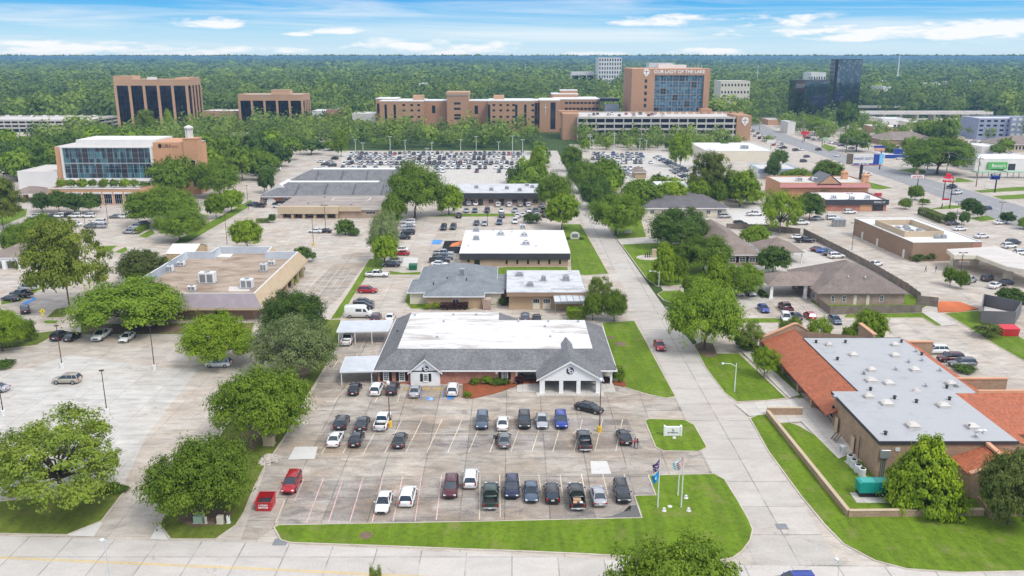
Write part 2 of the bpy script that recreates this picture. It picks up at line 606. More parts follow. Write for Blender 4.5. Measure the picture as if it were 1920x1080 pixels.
for cx,cy,cw,chh in((90,96,210,15),(330,104,120,7),(405,50,65,11),(470,97,85,7),(640,60,70,9),(790,88,130,17),(860,100,80,8),(1235,42,80,14),(1310,100,85,8),(1470,56,125,24),(1580,75,90,9),(1760,68,150,20),(1900,70,80,22),(1790,88,80,6),(560,67,25,5),(1130,103,60,5)):
 a0,e0=math.atan((cx-960)/1668.0),(107-cy)*.000565
 t_=wt.m('SUBTRACT',el,e0)
 t_=wt.m('MAXIMUM',wt.m('DIVIDE',t_,chh*.00062),wt.m('DIVIDE',t_,-chh*.00034))
 u_=wt.m('DIVIDE',wt.m('SUBTRACT',az,a0),cw/1668.0)
 d_=wt.m('SUBTRACT',1.0,wt.m('ADD',wt.m('MULTIPLY',u_,u_),wt.m('MULTIPLY',t_,t_)))
 hm=d_ if hm is None else wt.m('MAXIMUM',hm,d_)
hm=wt.ramp(wt.m('ADD',hm,wob),-0.15,0.95,0.0,0.9)
over=wt.noise(wt.comb(wt.m('DIVIDE',dx,wt.m('ADD',el,0.12)),wt.m('DIVIDE',dy,wt.m('ADD',el,0.12)),0.0),0.9,5.0,0.6,0.3)
c3=wt.m('MULTIPLY',wt.ramp(over,0.36,0.60,0.0,0.92),wt.ramp(el,0.10,0.30))
c12=wt.m('MULTIPLY',wt.m('MAXIMUM',c1,hm),wt.ramp(el,0.30,0.12))
cl=wt.m('MAXIMUM',c12,c3)
white=wt.mix(wt.ramp(el,0.08,0.3),(CLD_K,CLD_K,CLD_K),(OVER_K,OVER_K,OVER_K*1.02))
final=wt.mix(cl,clear,white)
bg=wt.node('ShaderNodeBackground',{'Color':final, 'Strength':1.0})
wo=wt.node('ShaderNodeOutputWorld')
wt.l.new(bg.outputs[0],wo.inputs['Surface'])
S.view_settings.view_transform='Standard'
S.view_settings.look='None'
S.view_settings.gamma=1.0
S.view_settings.use_curve_mapping=False
S.view_settings.exposure=EXPO
S.cycles.use_denoising=True
S.cycles.max_bounces=6
S.cycles.diffuse_bounces=4
S.cycles.glossy_bounces=3
S.cycles.transmission_bounces=4
S.cycles.volume_bounces=1
S.cycles.transparent_max_bounces=8
S.cycles.sample_clamp_indirect=8.0
S.cycles.caustics_reflective=False
S.cycles.caustics_refractive=False
concrete('lot_concrete',(0.44,0.395,0.34),5.6,5.6,0.6,0.85,0.12,(0.36,0.27,0.19),0.16,0.9,1.5)
concrete('pale_concrete',(0.54,0.52,0.485),6.0,6.0,0.3,0.5,0.035,(0.52,0.46,0.38),0.05)
concrete('warm_concrete',(0.52,0.47,0.41),6.0,6.0,0.35,0.62,0.06,(0.44,0.34,0.25),0.09)
concrete('street_concrete',(0.50,0.465,0.42),5.0,6.6,0.55,0.28,0.06,(0.42,0.34,0.27),0.08,-2.3,2.0)
concrete('road_concrete',(0.54,0.505,0.465),5.2,7.4,0.55,0.22,0.05,(0.44,0.37,0.30),0.07,0.0,3.1)
concrete('walk_concrete',(0.56,0.53,0.48),1.8,1.8,0.25,0.2,0.05,(0.45,0.38,0.3),0.06)
concrete('new_concrete',(0.63,0.61,0.58),9.0,9.0,0.1,0.08,0.02,(0.6,0.57,0.5),0.04)
concrete('asphalt',(0.30,0.295,0.295),40.0,60.0,0.05,0.25,0.03,(0.26,0.25,0.23),0.10)
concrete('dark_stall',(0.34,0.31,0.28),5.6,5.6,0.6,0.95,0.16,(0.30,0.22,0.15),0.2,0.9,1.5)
plain('kerb',(0.52,0.46,0.38),0.85,var=0.25,scale=0.8)
plain('kerb_grey',(0.44,0.41,0.37),0.85,var=0.25,scale=0.8)
grassmat('lawn_green',(0.140,0.222,0.015),(0.105,0.172,0.015),(0.24,0.23,0.08),0.6)
grassmat('lawn_dull',(0.15,0.19,0.028),(0.11,0.145,0.024),dryamt=0.6)
grassmat('land',(0.06,0.10,0.022),(0.035,0.065,0.016),(0.12,0.11,0.05),0.4)
plain('soil',(0.17,0.115,0.075),0.95,var=0.45,scale=1.3)
plain('mulch',(0.27,0.075,0.025),0.95,var=0.35,scale=4.0)
plain('red_earth',(0.52,0.14,0.045),0.95,var=0.25,scale=0.6)
plain('line_white',(0.62,0.57,0.50),0.7,var=0.45,scale=1.5)
plain('line_yellow',(0.64,0.55,0.40),0.7,var=0.45,scale=1.5)
plain('line_road',(0.70,0.47,0.10),0.7,var=0.3,scale=1.5)
plain('line_pink',(0.64,0.42,0.40),0.7,var=0.45,scale=1.2)
plain('line_blue',(0.08,0.27,0.62),0.7,var=0.3,scale=1.5)
plain('puddle',(0.035,0.032,0.03),0.05,spec=0.8,var=0.3)
plain('white_paint',(0.80,0.80,0.79),0.5,var=0.05)
plain('white_metal',(0.72,0.73,0.74),0.35,var=0.06)
plain('galv',(0.42,0.44,0.46),0.4,0.5,var=0.15)
plain('grey_metal',(0.27,0.28,0.29),0.45,0.4,var=0.15)
plain('dark_metal',(0.035,0.035,0.038),0.4,0.3,var=0.2)
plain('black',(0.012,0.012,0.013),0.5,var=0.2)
plain('rust_pole',(0.15,0.055,0.03),0.6,var=0.3)
plain('brown_pole',(0.06,0.04,0.03),0.6,var=0.3)
plain('wood_pole',(0.16,0.125,0.09),0.9,var=0.3)
plain('lampglass',(0.75,0.76,0.78),0.2,var=0.05)
plain('tan_wall',(0.44,0.315,0.195),0.85,var=0.10,scale=0.6)
plain('tan_light',(0.52,0.41,0.28),0.85,var=0.10,scale=0.6)
plain('garage_concrete',(0.52,0.475,0.43),0.8,var=0.12,scale=0.3)
plain('cream',(0.68,0.62,0.50),0.8,var=0.08)
plain('peach',(0.58,0.31,0.165),0.85,var=0.10,scale=0.3)
plain('salmon',(0.50,0.305,0.185),0.85,var=0.08,scale=0.2)
plain('salmon_dark',(0.40,0.205,0.14),0.85,var=0.10,scale=0.2)
plain('offwhite',(0.70,0.68,0.65),0.75,var=0.08,scale=0.3)
plain('steel_blue',(0.30,0.325,0.44),0.7,var=0.06,scale=0.2)
plain('brown_wall',(0.30,0.20,0.13),0.85,var=0.12,scale=0.4)
plain('terracotta_trim',(0.62,0.34,0.20),0.8,var=0.12)
plain('red_paint',(0.48,0.025,0.03),0.4,var=0.15)
plain('bright_red',(0.62,0.02,0.035),0.4,var=0.05)
plain('green_bin',(0.01,0.12,0.055),0.5,var=0.15)
plain('teal',(0.01,0.30,0.245),0.4,var=0.06)
plain('teal_light',(0.06,0.40,0.34),0.4,var=0.06)
plain('pale_green',(0.36,0.50,0.36),0.6,var=0.08)
plain('sign_green',(0.10,0.42,0.09),0.5,var=0.04)
plain('sign_blue',(0.02,0.05,0.30),0.4,var=0.05)
plain('sign_cyan',(0.20,0.52,0.80),0.4,var=0.05)
plain('sign_yellow',(0.75,0.62,0.02),0.5,var=0.05)
plain('flag_blue',(0.02,0.28,0.62),0.8,var=0.05)
plain('flag_purple',(0.10,0.03,0.16),0.8,var=0.1)
plain('flag_pale',(0.55,0.76,0.84),0.8,var=0.05)
plain('flag_red',(0.45,0.06,0.08),0.8,var=0.05)
plain('yellow_paint',(0.72,0.46,0.05),0.6,var=0.15)
plain('navy',(0.012,0.015,0.06),0.5,var=0.1)
plain('slate_panel',(0.13,0.125,0.13),0.6,var=0.12)
plain('charcoal',(0.045,0.045,0.05),0.6,var=0.12)
plain('rubble',(0.50,0.45,0.40),0.95,var=0.3,scale=2.0)
plain('orange_tarp',(0.62,0.20,0.06),0.7,var=0.2)
plain('blue_tarp',(0.02,0.10,0.42),0.6,var=0.2)
plain('bark',(0.12,0.09,0.065),0.95,var=0.3,scale=2.5)
plain('bark_grey',(0.22,0.195,0.165),0.95,var=0.3,scale=2.5)
plain('skin',(0.35,0.2,0.14),0.7,var=0.05)
plain('hair',(0.02,0.014,0.01),0.8,var=0.1)
plain('pink_cloth',(0.62,0.10,0.16),0.9,var=0.1)
plain('black_cloth',(0.02,0.02,0.022),0.9,var=0.1)
plain('blue_cloth',(0.05,0.07,0.14),0.9,var=0.1)
plain('bag_tan',(0.45,0.30,0.17),0.8,var=0.1)
plain('tyre',(0.014,0.014,0.015),0.8,var=0.15)
plain('rim',(0.36,0.37,0.38),0.35,0.7,var=0.1)
plain('headlight',(0.75,0.77,0.8),0.15,var=0.0)
plain('taillight',(0.40,0.012,0.015),0.25,var=0.0)
plain('plate',(0.7,0.7,0.7),0.5,var=0.0)
plain('bed_liner',(0.025,0.025,0.026),0.8,var=0.2)
roofstain('white_roof',(0.74,0.735,0.725),(0.34,0.27,0.22),0.475,0.64,0.8)
roofstain('clean_white_roof',(0.76,0.755,0.745),(0.45,0.41,0.37),0.55,0.75,0.45)
roofstain('grey_white_roof',(0.60,0.61,0.62),(0.36,0.36,0.36),0.48,0.62,0.7,streak=(0.7,1,1))
roofstain('grey_roof',(0.43,0.433,0.442),(0.24,0.235,0.23),0.56,0.74,0.5,seam=1.9,streak=(0.8,1,1))
roofstain('gravel_roof',(0.43,0.345,0.265),(0.20,0.13,0.085),0.43,0.66,0.85,0.95,(0.6,1,1),0.25)
roofstain('brown_roof',(0.36,0.31,0.27),(0.20,0.16,0.13),0.50,0.66,0.7,0.95,(0.7,1,1),0.4)
roofstain('deck_roof',(0.62,0.58,0.54),(0.42,0.36,0.31),0.5,0.7,0.5,0.9)
shingle('grey_shingle',(0.185,0.185,0.19),0.24)
shingle('bluegrey_shingle',(0.215,0.235,0.25),0.12)
shingle('brown_shingle',(0.215,0.175,0.155),0.15)
shingle('taupe_shingle',(0.255,0.205,0.175),0.15)
shingle('dark_shingle',(0.15,0.14,0.145),0.15)
brick('red_brick',(0.40,0.115,0.065),(0.50,0.20,0.125),(0.38,0.30,0.26),0.45,0.18)
brick('tan_brick',(0.42,0.30,0.21),(0.36,0.25,0.17),(0.44,0.36,0.28),0.4,0.2,0.12)
brick('pink_brick',(0.36,0.25,0.20),(0.30,0.20,0.16),(0.42,0.35,0.3),0.4,0.2,0.15)
brick('wall_brick',(0.41,0.275,0.185),(0.36,0.235,0.155),(0.38,0.28,0.2),0.4,0.2,0.12)
brick('hospital_brick',(0.46,0.26,0.15),(0.44,0.245,0.14),(0.45,0.28,0.18),1.2,0.6,0.05)
stripes('mauve_metal',(0.30,0.255,0.275), 'x',0.45,0.25)
stripes('tan_metal',(0.53,0.40,0.25), 'y',0.45,0.15)
stripes('shed_metal',(0.50,0.37,0.22), 'x',0.4,0.25)
stripes('silver_metal',(0.56,0.59,0.62), 'y',0.9,0.18,0.4,0.0)
stripes('clad_white',(0.80,0.80,0.80), 'z',0.25,0.07,var=0.04)
stripes('red_metal',(0.42,0.16,0.15), 'x',0.6,0.2)
stripes('fence_wood',(0.20,0.165,0.135), 'x',0.16,0.5,0.9,var=0.3)
stripes('fence_wood_side',(0.20,0.165,0.135), 'y',0.16,0.5,0.9,var=0.3)
tiles('clay_tile',(0.45,0.135,0.06), 'y')
tiles('clay_tile_front',(0.45,0.14,0.07), 'x')
glass('dark_glass')
glass('car_glass',(0.085,0.10,0.115),0.75,0.04,0.9)
glass('window_glass',(0.06,0.07,0.075),0.0,0.05,0.8)
glass('black_mirror',(0.045,0.055,0.07),1.0,0.05,0.5,0.25)
glass('dark_mirror',(0.03,0.045,0.06),1.0,0.06,0.5,0.15)
panes('lsu_panes',((0.015,0.03,0.045),(0.06,0.17,0.20),(0.03,0.09,0.12)),1.25,2.9,(0.3,0.32,0.34),0.02,0.0)
panes('olol_panes',((0.03,0.09,0.14),(0.07,0.20,0.28),(0.12,0.30,0.38)),1.7,2.2,(0.10,0.17,0.22),0.10,0.15)
for nm,a,b_ in(('leaf_oak',(0.115,0.20,0.015),(0.265,0.375,0.028)),('leaf_bright',(0.17,0.28,0.012),(0.32,0.43,0.022)),('leaf_airy',(0.155,0.23,0.028),(0.29,0.37,0.045)),('leaf_dark',(0.065,0.125,0.017),(0.145,0.23,0.028)),('leaf_pine',(0.13,0.18,0.022),(0.30,0.345,0.04)),('leaf_olive',(0.11,0.15,0.026),(0.20,0.245,0.055)),('leaf_pale',(0.16,0.22,0.06),(0.30,0.36,0.15)),('leaf_magnolia',(0.07,0.15,0.010),(0.35,0.46,0.02)),('leaf_forest',(0.038,0.085,0.028),(0.24,0.32,0.04)),('leaf_purple',(0.045,0.018,0.018),(0.075,0.03,0.028))):
 leafmat(nm,a,b_)
M=MATS
def sheet(name,poly,z,mat,thick=0.0):
 b=MB()
 b.prism(poly,z-thick,z,side=thick>0)
 return struct(b.build(name,mat))
gb=MB()
R=45000.0
gb.add([(-R,-300,0),(R,-300,0),(R,R,0),(-R,R,0)],[(0,1,2,3)])
struct(gb.build('ground',M['land']))
sheet('pavement',[(-330,79),(27.4,79),(27.4,520),(-112,520),(-112,470),(-330,470)],0.02,M['warm_concrete'])
sheet('pavement',[(36.8,79),(260,79),(330,560),(36.8,560)],0.02,M['warm_concrete'])
sheet('pavement',[(-330,470.1),(-112.1,470.1),(-112.1,650),(-420,650)],0.02,M['warm_concrete'])
sheet('pavement',[(150,560.1),(330,560.1),(520,800),(180,800)],0.022,M['warm_concrete'])
rd=gp([(-60,1004),(0,1006),(500,1019),(1050,1046),(1400,1060)])
sheet('road',[(-160,92.5)]+rd+[(60,83.3),(160,80),(160,66.5),(60,69.8),(-30,75.2),(-160,79.0)],0.045,M['road_concrete'])
sheet('street',[(27.4,84.0),(36.8,84.0),(37.2,126),(34.5,190),(31.5,300),(28.6,345),(26,520),(19,520),(23.0,345),(24.5,290),(27.4,215)],0.04,M['street_concrete'])
av=[(1990,470),(1920,432),(1800,385),(1700,346),(1600,312),(1520,285),(1455,262),(1420,248),(1395,236)]
avr=[(1420,229),(1450,243),(1500,262),(1560,283),(1640,305),(1720,331),(1800,352),(1920,388),(1990,410)]
sheet('road',gp(av+avr),0.045,M['asphalt'])
def stripe(pts,w,z,mat,name='road_markings'):
 b=MB()
 for a,c in zip(pts,pts[1:]):
  a,c=Vector(a),Vector(c)
  d=(c-a).normalized()
  n=Vector((-d.y,d.x))*w/2
  b.add([tuple(p)+(z,)for p in(a-n,c-n,c+n,a+n)],[(0,1,2,3)])
 return b.build(name,mat)
yl=[G(-120,1042),G(0,1046),G(500,1068),G(960,1090),G(1300,1106)]
for k in(-0.14,0.14):
 struct(stripe([(x,y+k)for x,y in yl],0.11,0.052,M['line_road']))
b=MB()
for t in(0.25,0.5,0.75):
 P=[]
 for(a,c)in zip(av,avr[::-1]):
  A,B=Vector(G(*a)),Vector(G(*c))
  P.append(A.lerp(B,t))
 for a,c in zip(P,P[1:]):
  L=(c-a).length
  d=(c-a).normalized()
  n=Vector((-d.y,d.x))*0.1
  s_=0
  while s_<L-3:
   p,q=a+d*s_,a+d*(s_+3.0)
   b.add([(v.x,v.y,0.052)for v in(p-n,q-n,q+n,p+n)],[(3,2,1,0)])
   s_+=12 if t!=0.5 else 3.5
struct(b.build('road_markings',M['line_white']))
LOT=[(480,1013),(512,992),(520,986),(1202,972),(1188,931),(1227,929),(1214,892),(1340,889),(1400,790),(1268,748),(1160,722),(700,722),(705,640),(640,640),(550,800),(500,872),(452,1012)]
LOTW=gp(LOT)
sheet('parking_lot',LOTW,0.035,M['lot_concrete'])
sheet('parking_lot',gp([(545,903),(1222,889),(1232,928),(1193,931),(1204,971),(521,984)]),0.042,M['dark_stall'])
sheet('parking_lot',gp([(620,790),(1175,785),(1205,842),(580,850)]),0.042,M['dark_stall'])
sheet('parking_lot',gp([(-60,700),(60,690),(130,665),(300,690),(372,692),(275,816),(225,925),(-60,925)]),0.03,M['pale_concrete'])
sheet('driveway',gp([(232,925),(275,816),(420,800),(300,985),(312,1012),(175,1007)]),0.03,M['warm_concrete'])
for p in([(553,838),(596,838),(590,861),(540,862)],[(1107,865),(1138,865),(1146,889),(1109,889)],[(757,483),(785,483),(780,500),(752,500)]):
 sheet('concrete_patch',gp(p),0.05,M['new_concrete'])
sheet('puddle',gp([(1122,971),(1146,968),(1168,960),(1180,949),(1193,947),(1200,966),(1199,970.5)]),0.05,M['puddle'])
sheet('parking_lot',gp([(560,560),(645,478),(700,470),(690,487),(640,555),(600,590)]),0.035,M['lot_concrete'])
sheet('parking_lot',gp([(1395,605),(1735,590),(1920,725),(1920,760),(1800,730),(1640,640),(1400,640)]),0.03,M['warm_concrete'])
sheet('parking_lot',gp([(1380,470),(1520,470),(1760,575),(1700,580),(1490,545),(1330,610),(1300,590),(1420,540)]),0.03,M['walk_concrete'])
sheet('parking_lot',gp([(1360,392),(1440,385),(1432,423),(1385,425)]),0.03,M['new_concrete'])
sheet('parking_lot',gp([(1500,425),(1580,425),(1715,505),(1920,560),(1920,600),(1760,565),(1620,490)]),0.03,M['warm_concrete'])
sheet('parking_lot',gp([(640,287),(1000,287),(1010,345),(640,345)]),0.04,M['walk_concrete'])
sheet('parking_lot',gp([(1108,287),(1290,287),(1330,345),(1180,345)]),0.04,M['walk_concrete'])
def lawn(px,mat='lawn_green',z=0.15,kerb='kerb',kw=0.2,world=None,name='lawn'):
 P=world or gp(px)
 if kerb:
  k=MB()
  k.prism(P,0.0,z-0.02)
  struct(k.build('kerb',M[kerb]))
  P=inset(P,kw)
 g=MB()
 g.prism(P,0.0,z)
 o=g.build(name,M[mat])
 return tag(o,kind='structure')
lawn([(512,990),(522,985),(860,979),(1202,971.5),(1188,930),(1228,929),(1214,892),(1340,889),(1360,900),(1385,940),(1405,975),(1413,995),(1408,1015),(1393,1035),(1375,1048),(1340,1054),(1210,1047),(1085,1040),(960,1034.5),(855,1031),(730,1026),(545,1019.5),(525,1014)])
lawn([(1208,790),(1216,786),(1285,788),(1303,798),(1327,840),(1312,848),(1243,847),(1228,839)])
lawn([(1128,606),(1190,602),(1205,628),(1235,684),(1268,745),(1250,748),(1215,741),(1175,729),(1160,721),(1150,690)])
lawn([(1405,785),(1420,779),(1442,778),(1500,800),(1640,880),(1980,900),(1980,1072),(1800,1076),(1700,1069),(1640,1053),(1580,1021),(1545,985),(1500,930),(1440,848)])
lawn([(1300,647),(1316,641),(1338,645),(1346,664),(1386,663),(1476,748),(1440,752),(1381,755),(1357,737),(1322,690)])
lawn([(1392,664),(1438,655),(1462,690),(1508,748),(1500,750),(1455,715)],kerb=None)
lawn([(1232,552),(1243,546),(1275,545),(1300,556),(1292,569),(1262,569),(1243,563)])
lawn([(1276,616),(1283,606),(1305,603),(1311,614),(1307,621),(1284,622)])
lawn([(1165,459),(1230,456),(1300,460),(1330,520),(1272,536),(1230,537),(1210,521)])
lawn([(1129,408),(1200,404),(1213,445),(1157,449)])
lawn([(1052,421),(1090,421),(1142,514),(1100,517),(1070,515),(1068,470)])
lawn([(692,486),(719,486),(726,497),(712,510),(690,517),(660,562),(640,598),(618,600),(655,545)])
lawn([(728,508),(756,512),(860,506),(955,501),(1065,501),(1068,515),(950,516),(730,516)])
lawn([(757,566),(763,550),(800,551),(940,570),(880,581),(770,580)])
lawn([(-80,948),(120,930),(212,918),(238,918),(192,978),(125,1005),(-80,1001)], 'lawn_dull')
lawn([(298,985),(310,960),(430,790),(560,640),(600,600),(640,600),(636,645),(616,680),(568,760),(552,795),(500,872),(478,915),(460,960),(445,985),(405,1013),(318,1013)], 'lawn_dull')
lawn([(-60,640),(20,632),(108,620),(100,632),(70,648),(-60,664)], 'lawn_dull')
lawn([(150,628),(150,608),(480,606),(470,628)], 'lawn_dull',kerb='kerb_grey')
lawn([(325,458),(340,446),(432,395),(470,375),(478,382),(440,405),(352,456)], 'lawn_green')
lawn([(178,473),(180,462),(222,461),(208,471),(196,476)])
lawn([(212,474),(236,463),(241,469),(232,476)])
lawn([(-40,425),(-40,402),(52,392),(50,405),(10,422)])
lawn([(258,444),(285,430),(292,438),(275,447)])
lawn([(85,597),(104,580),(140,575),(122,596)], 'lawn_dull')
lawn([(78,603),(92,601),(112,602),(106,608),(84,608)])
lawn([(0,573),(40,566),(100,530),(92,530),(40,555),(0,567)])
lawn([(1360,598),(1450,597),(1475,600),(1475,606),(1360,607)])
lawn([(1580,597),(1585,590),(1735,587),(1770,612),(1755,612),(1730,597)])
lawn([(1770,588),(1835,583),(1925,640),(1925,680),(1870,650),(1810,612)])
lawn([(1520,565),(1550,560),(1700,550),(1740,572),(1730,578),(1545,582)],kerb=None)
lawn([(1560,345),(1600,340),(1630,342),(1675,353),(1650,356)])
lawn([(1680,320),(1715,315),(1745,321),(1730,326)])
lawn([(1780,343),(1830,341),(1800,334),(1775,336)])
lawn([(1825,358),(1890,352),(1925,350),(1925,358),(1840,362)])
lawn([(1860,368),(1925,364),(1925,373),(1880,375)])
lawn([(1555,285),(1570,277),(1545,270),(1540,276)])
lawn([(1735,394),(1790,392),(1815,387),(1780,385)])
lawn([(1815,410),(1850,404),(1870,412),(1840,416)])
lawn([(800,407),(860,401),(1040,401),(1040,406),(862,407)])
for p,mt in(([(1302,650),(1315,644),(1335,647),(1345,668),(1330,672),(1318,668)], 'soil'),([(868,722),(960,700),(975,722),(930,738),(885,748),(868,745)], 'mulch'),([(955,716),(1012,711),(1012,720),(962,722)], 'mulch'),([(1143,716),(1172,717),(1175,727),(1150,722)], 'mulch'),([(1757,570),(1762,566),(1800,567),(1835,580),(1800,586),(1760,586)], 'red_earth')):
 sheet('planting_bed',gp(p),0.19,M[mt],0.19)
sheet('bare_soil',gp([(440,830),(520,730),(590,650),(615,650),(585,690),(520,790),(470,850)]),0.165,M['soil'])
sheet('bare_soil',gp([(330,975),(370,955),(440,960),(420,985),(360,990)]),0.165,M['soil'])
sheet('bare_soil',gp([(160,626),(170,612),(470,610),(462,625)]),0.165,M['soil'])
for p in([(672,1003),(682,998),(695,1000),(699,1008),(690,1013),(677,1010)],[(1137,633),(1144,631),(1153,633),(1151,636),(1140,636)],[(1153,644),(1160,642),(1176,645),(1172,650),(1158,649)]):
 P=gp(p)
 cx,cy=sum(q[0]for q in P)/len(P),sum(q[1]for q in P)/len(P)
 pts=[]
 for i in range(22):
  t=i/22*2*math.pi
  r=(0.75+0.35*random.random())
  w=max(abs(q[0]-cx)for q in P)
  h=max(abs(q[1]-cy)for q in P)
  pts.append((cx+w*r*math.cos(t),cy+h*r*math.sin(t)))
 sheet('bare_soil',pts,0.158,M['soil'])
sheet('footpath',gp([(1384,654),(1402,654),(1500,742),(1480,748)]),0.19,M['walk_concrete'],0.1)
sheet('footpath',gp([(1378,760),(1440,755),(1505,748),(1560,790),(1600,850),(1572,862),(1515,805),(1502,792),(1462,795),(1440,778),(1405,782)]),0.19,M['walk_concrete'],0.1)
sheet('footpath',gp([(1593,926),(1655,925),(1682,945),(1606,945)]),0.20,M['walk_concrete'],0.1)
sheet('footpath',gp([(1672,905),(1690,903),(1700,922),(1678,922)]),0.20,M['walk_concrete'],0.1)
sheet('footpath',gp([(1582,866),(1590,866),(1632,902),(1622,904)]),0.20,M['walk_concrete'],0.1)
sheet('footpath',gp([(1730,588),(1748,584),(1795,610),(1766,612)]),0.19,M['walk_concrete'],0.1)
sheet('footpath',gp([(125,1005),(190,979),(192,982),(176,1007)]),0.06,M['new_concrete'])
sheet('footpath',gp([(281,1012),(297,983),(317,1013)]),0.06,M['new_concrete'])
sheet('driveway',gp([(1157,449),(1213,445),(1250,440),(1230,456),(1165,459)]),0.06,M['walk_concrete'])
def lines(tops,bots,mat,w=0.12,z=0.048):
 b=MB()
 for a,c in zip(tops,bots):
  A,B=Vector(G(*a)),Vector(G(*c))
  d=(B-A).normalized()
  n=Vector((-d.y,d.x))*w/2
  b.add([(p.x,p.y,z)for p in(A-n,B-n,B+n,A+n)],[(0,1,2,3)])
 return struct(b.build('road_markings',mat))
T_=[(534,901),(570,898),(607,896),(644,895),(681,895),(718,894),(755,894),(791,892),(828,892),(865,891)]
B_=[(513,940),(552,940),(574,982),(616,980),(656,979),(698,979),(737,978),(778,977),(818,976),(858,975)]
lines(T_[:5]+T_[5:9],B_[:5]+B_[5:9],M['line_pink'],0.13)
lines([(900,891),(937,890),(972,890),(1010,890),(1050,890),(1090,889),(1130,889),(1170,889)],[(899,975),(938,970),(978,929),(1016,929),(1055,929),(1098,929),(1140,929),(1181,929)],M['line_yellow'])
ty=[(641+37.6*i,787-0.03*i)for i in range(15)]
by=[(603+39.4*i,851-0.3*i)for i in range(15)]
lines(ty,by,M['line_yellow'])
lines([(590,814)],[(1190,812)],M['line_yellow'],0.1)
lines([(655,722),(690,722),(722,722),(755,724),(783,727)],[(626,753),(663,753),(703,754),(745,754),(775,754)],M['line_yellow'])
lines([(792,730),(832,730)],[(790,750),(830,750)],M['line_blue'])
lines([(640+30*i,665)for i in range(3)],[(625+30*i,690)for i in range(3)],M['line_yellow'])
for i in range(2):
 lines([(675+16*i,626)],[(655+20*i,655)],M['line_yellow'])
lines([(285+22*i,632)for i in range(9)],[(255+23*i,655)for i in range(9)],M['line_yellow'],0.1)
lines([(355,775),(350,790),(300,812),(345,822)],[(425,773),(420,788),(405,808),(400,820)],M['line_yellow'],0.15)
lines([(598+12.5*i,505)for i in range(6)],[(560+13.5*i,548)for i in range(6)],M['line_white'],0.1)
lines([(500+18*i,415)for i in range(9)],[(488+18.5*i,432)for i in range(9)],M['line_white'],0.1)
lines([(490+18.5*i,444)for i in range(8)],[(478+19*i,462)for i in range(8)],M['line_white'],0.1)
lines([(1467+7*i,576)for i in range(7)],[(1480+7.5*i,592)for i in range(7)],M['line_white'],0.15)
lines([(1400+22*i,570)for i in range(4)],[(1412+24*i,592)for i in range(4)],M['line_yellow'],0.12)
for a in([(800,745),(812,745),(813,751),(800,751)],[(838,742),(852,742),(851,749),(838,749)]):
 sheet('road_markings',gp(a),0.05,M['line_blue'])
wc=MB()
cx,cy=G(807,748)
for r0,r1,a0,a1 in((0.28,0.40,-2.6,1.2),):
 for i in range(14):
  t0,t1=a0+(a1-a0)*i/14,a0+(a1-a0)*(i+1)/14
  wc.add([(cx+r*math.cos(t),cy-0.12+r*math.sin(t),0.056)for r,t in((r0,t0),(r1,t0),(r1,t1),(r0,t1))],[(0,1,2,3)])
wc.add([(cx-.08,cy,.056),(cx+.04,cy,.056),(cx+.04,cy+.5,.056),(cx-.08,cy+.5,.056)],[(0,1,2,3)])
wc.add([(cx-.05,cy,.057),(cx+.35,cy-.05,.057),(cx+.35,cy+.06,.057),(cx-.05,cy+.11,.057)],[(0,1,2,3)])
struct(wc.build('road_markings',M['white_paint']))
for p in([(372,532),(384,532),(380,537),(367,537)],[(255,610),(0,0)]):
 pass
sheet('road_markings',gp([(585,392),(622,391),(615,400),(575,400)]),0.05,M['line_blue'])
sheet('road_markings',gp([(812,450),(830,450),(826,458),(808,458)]),0.05,M['line_blue'])
sheet('road_markings',gp([(45,567),(62,560),(58,556),(70,560),(50,571),(40,570)]),0.05,M['line_blue'])
lines([(38,600),(52,598),(66,597)],[(50,595),(62,593),(74,592)],M['line_white'],0.5)
lines([(200,490),(215,489),(230,487),(245,486)],[(206,486),(222,485),(238,484),(252,483)],M['line_white'],0.6)
for x0,x1 in((757,773),(790,806),(812,832)):
 b=MB()
 A,B=G(x0,731),G(x1,731)
 b.bevbox(A[0],B[0],A[1],A[1]+0.16,0.03,0.17,0.03)
 b.build('wheel_stop',M['yellow_paint'],loc=(A[0],A[1],0))
def bx(mb,side,a0,a1,z0,z1,n0,n1,pos,mi=0):
 """box on a facade: a along it, n outward from the plane at pos"""
 if side=='S':
  mb.box(a0,a1,pos-n1,pos-n0,z0,z1,mi)
 elif side=='W':
  mb.box(pos-n1,pos-n0,a0,a1,z0,z1,mi)
 elif side=='E':
  mb.box(pos+n0,pos+n1,a0,a1,z0,z1,mi)
 else:
  mb.box(a0,a1,pos+n0,pos+n1,z0,z1,mi)
 return mb
def window(par,side,a0,a1,z0,z1,pos,fm='white_paint',gm='window_glass',nx=2,nz=3,fw=0.09,mu=0.04,name='window',sill=False,piv=None,ang=0.0,out=0.0):
 f=MB(piv,ang)
 bx(f,side,a0,a0+fw,z0,z1,out,out+0.07,pos)
 bx(f,side,a1-fw,a1,z0,z1,out,out+0.07,pos)
 bx(f,side,a0+fw,a1-fw,z1-fw,z1,out,out+0.07,pos)
 bx(f,side,a0+fw,a1-fw,z0,z0+fw,out,out+0.07,pos)
 for i in range(1,nx):
  c=a0+(a1-a0)*i/nx
  bx(f,side,c-mu/2,c+mu/2,z0+fw,z1-fw,out,out+0.055,pos)
 for i in range(1,nz):
  c=z0+(z1-z0)*i/nz
  bx(f,side,a0+fw,a1-fw,c-mu/2,c+mu/2,out,out+0.045,pos)
 if sill:
  bx(f,side,a0-0.08,a1+0.08,z0-0.08,z0-0.002,out,out+0.14,pos)
 o=f.build(name,M[fm],par)
 g=MB(piv,ang)
 bx(g,side,a0+fw*0.7,a1-fw*0.7,z0+fw*0.7,z1-fw*0.7,out-0.05,out+0.025,pos)
 g.build('pane',M[gm],o)
 return o
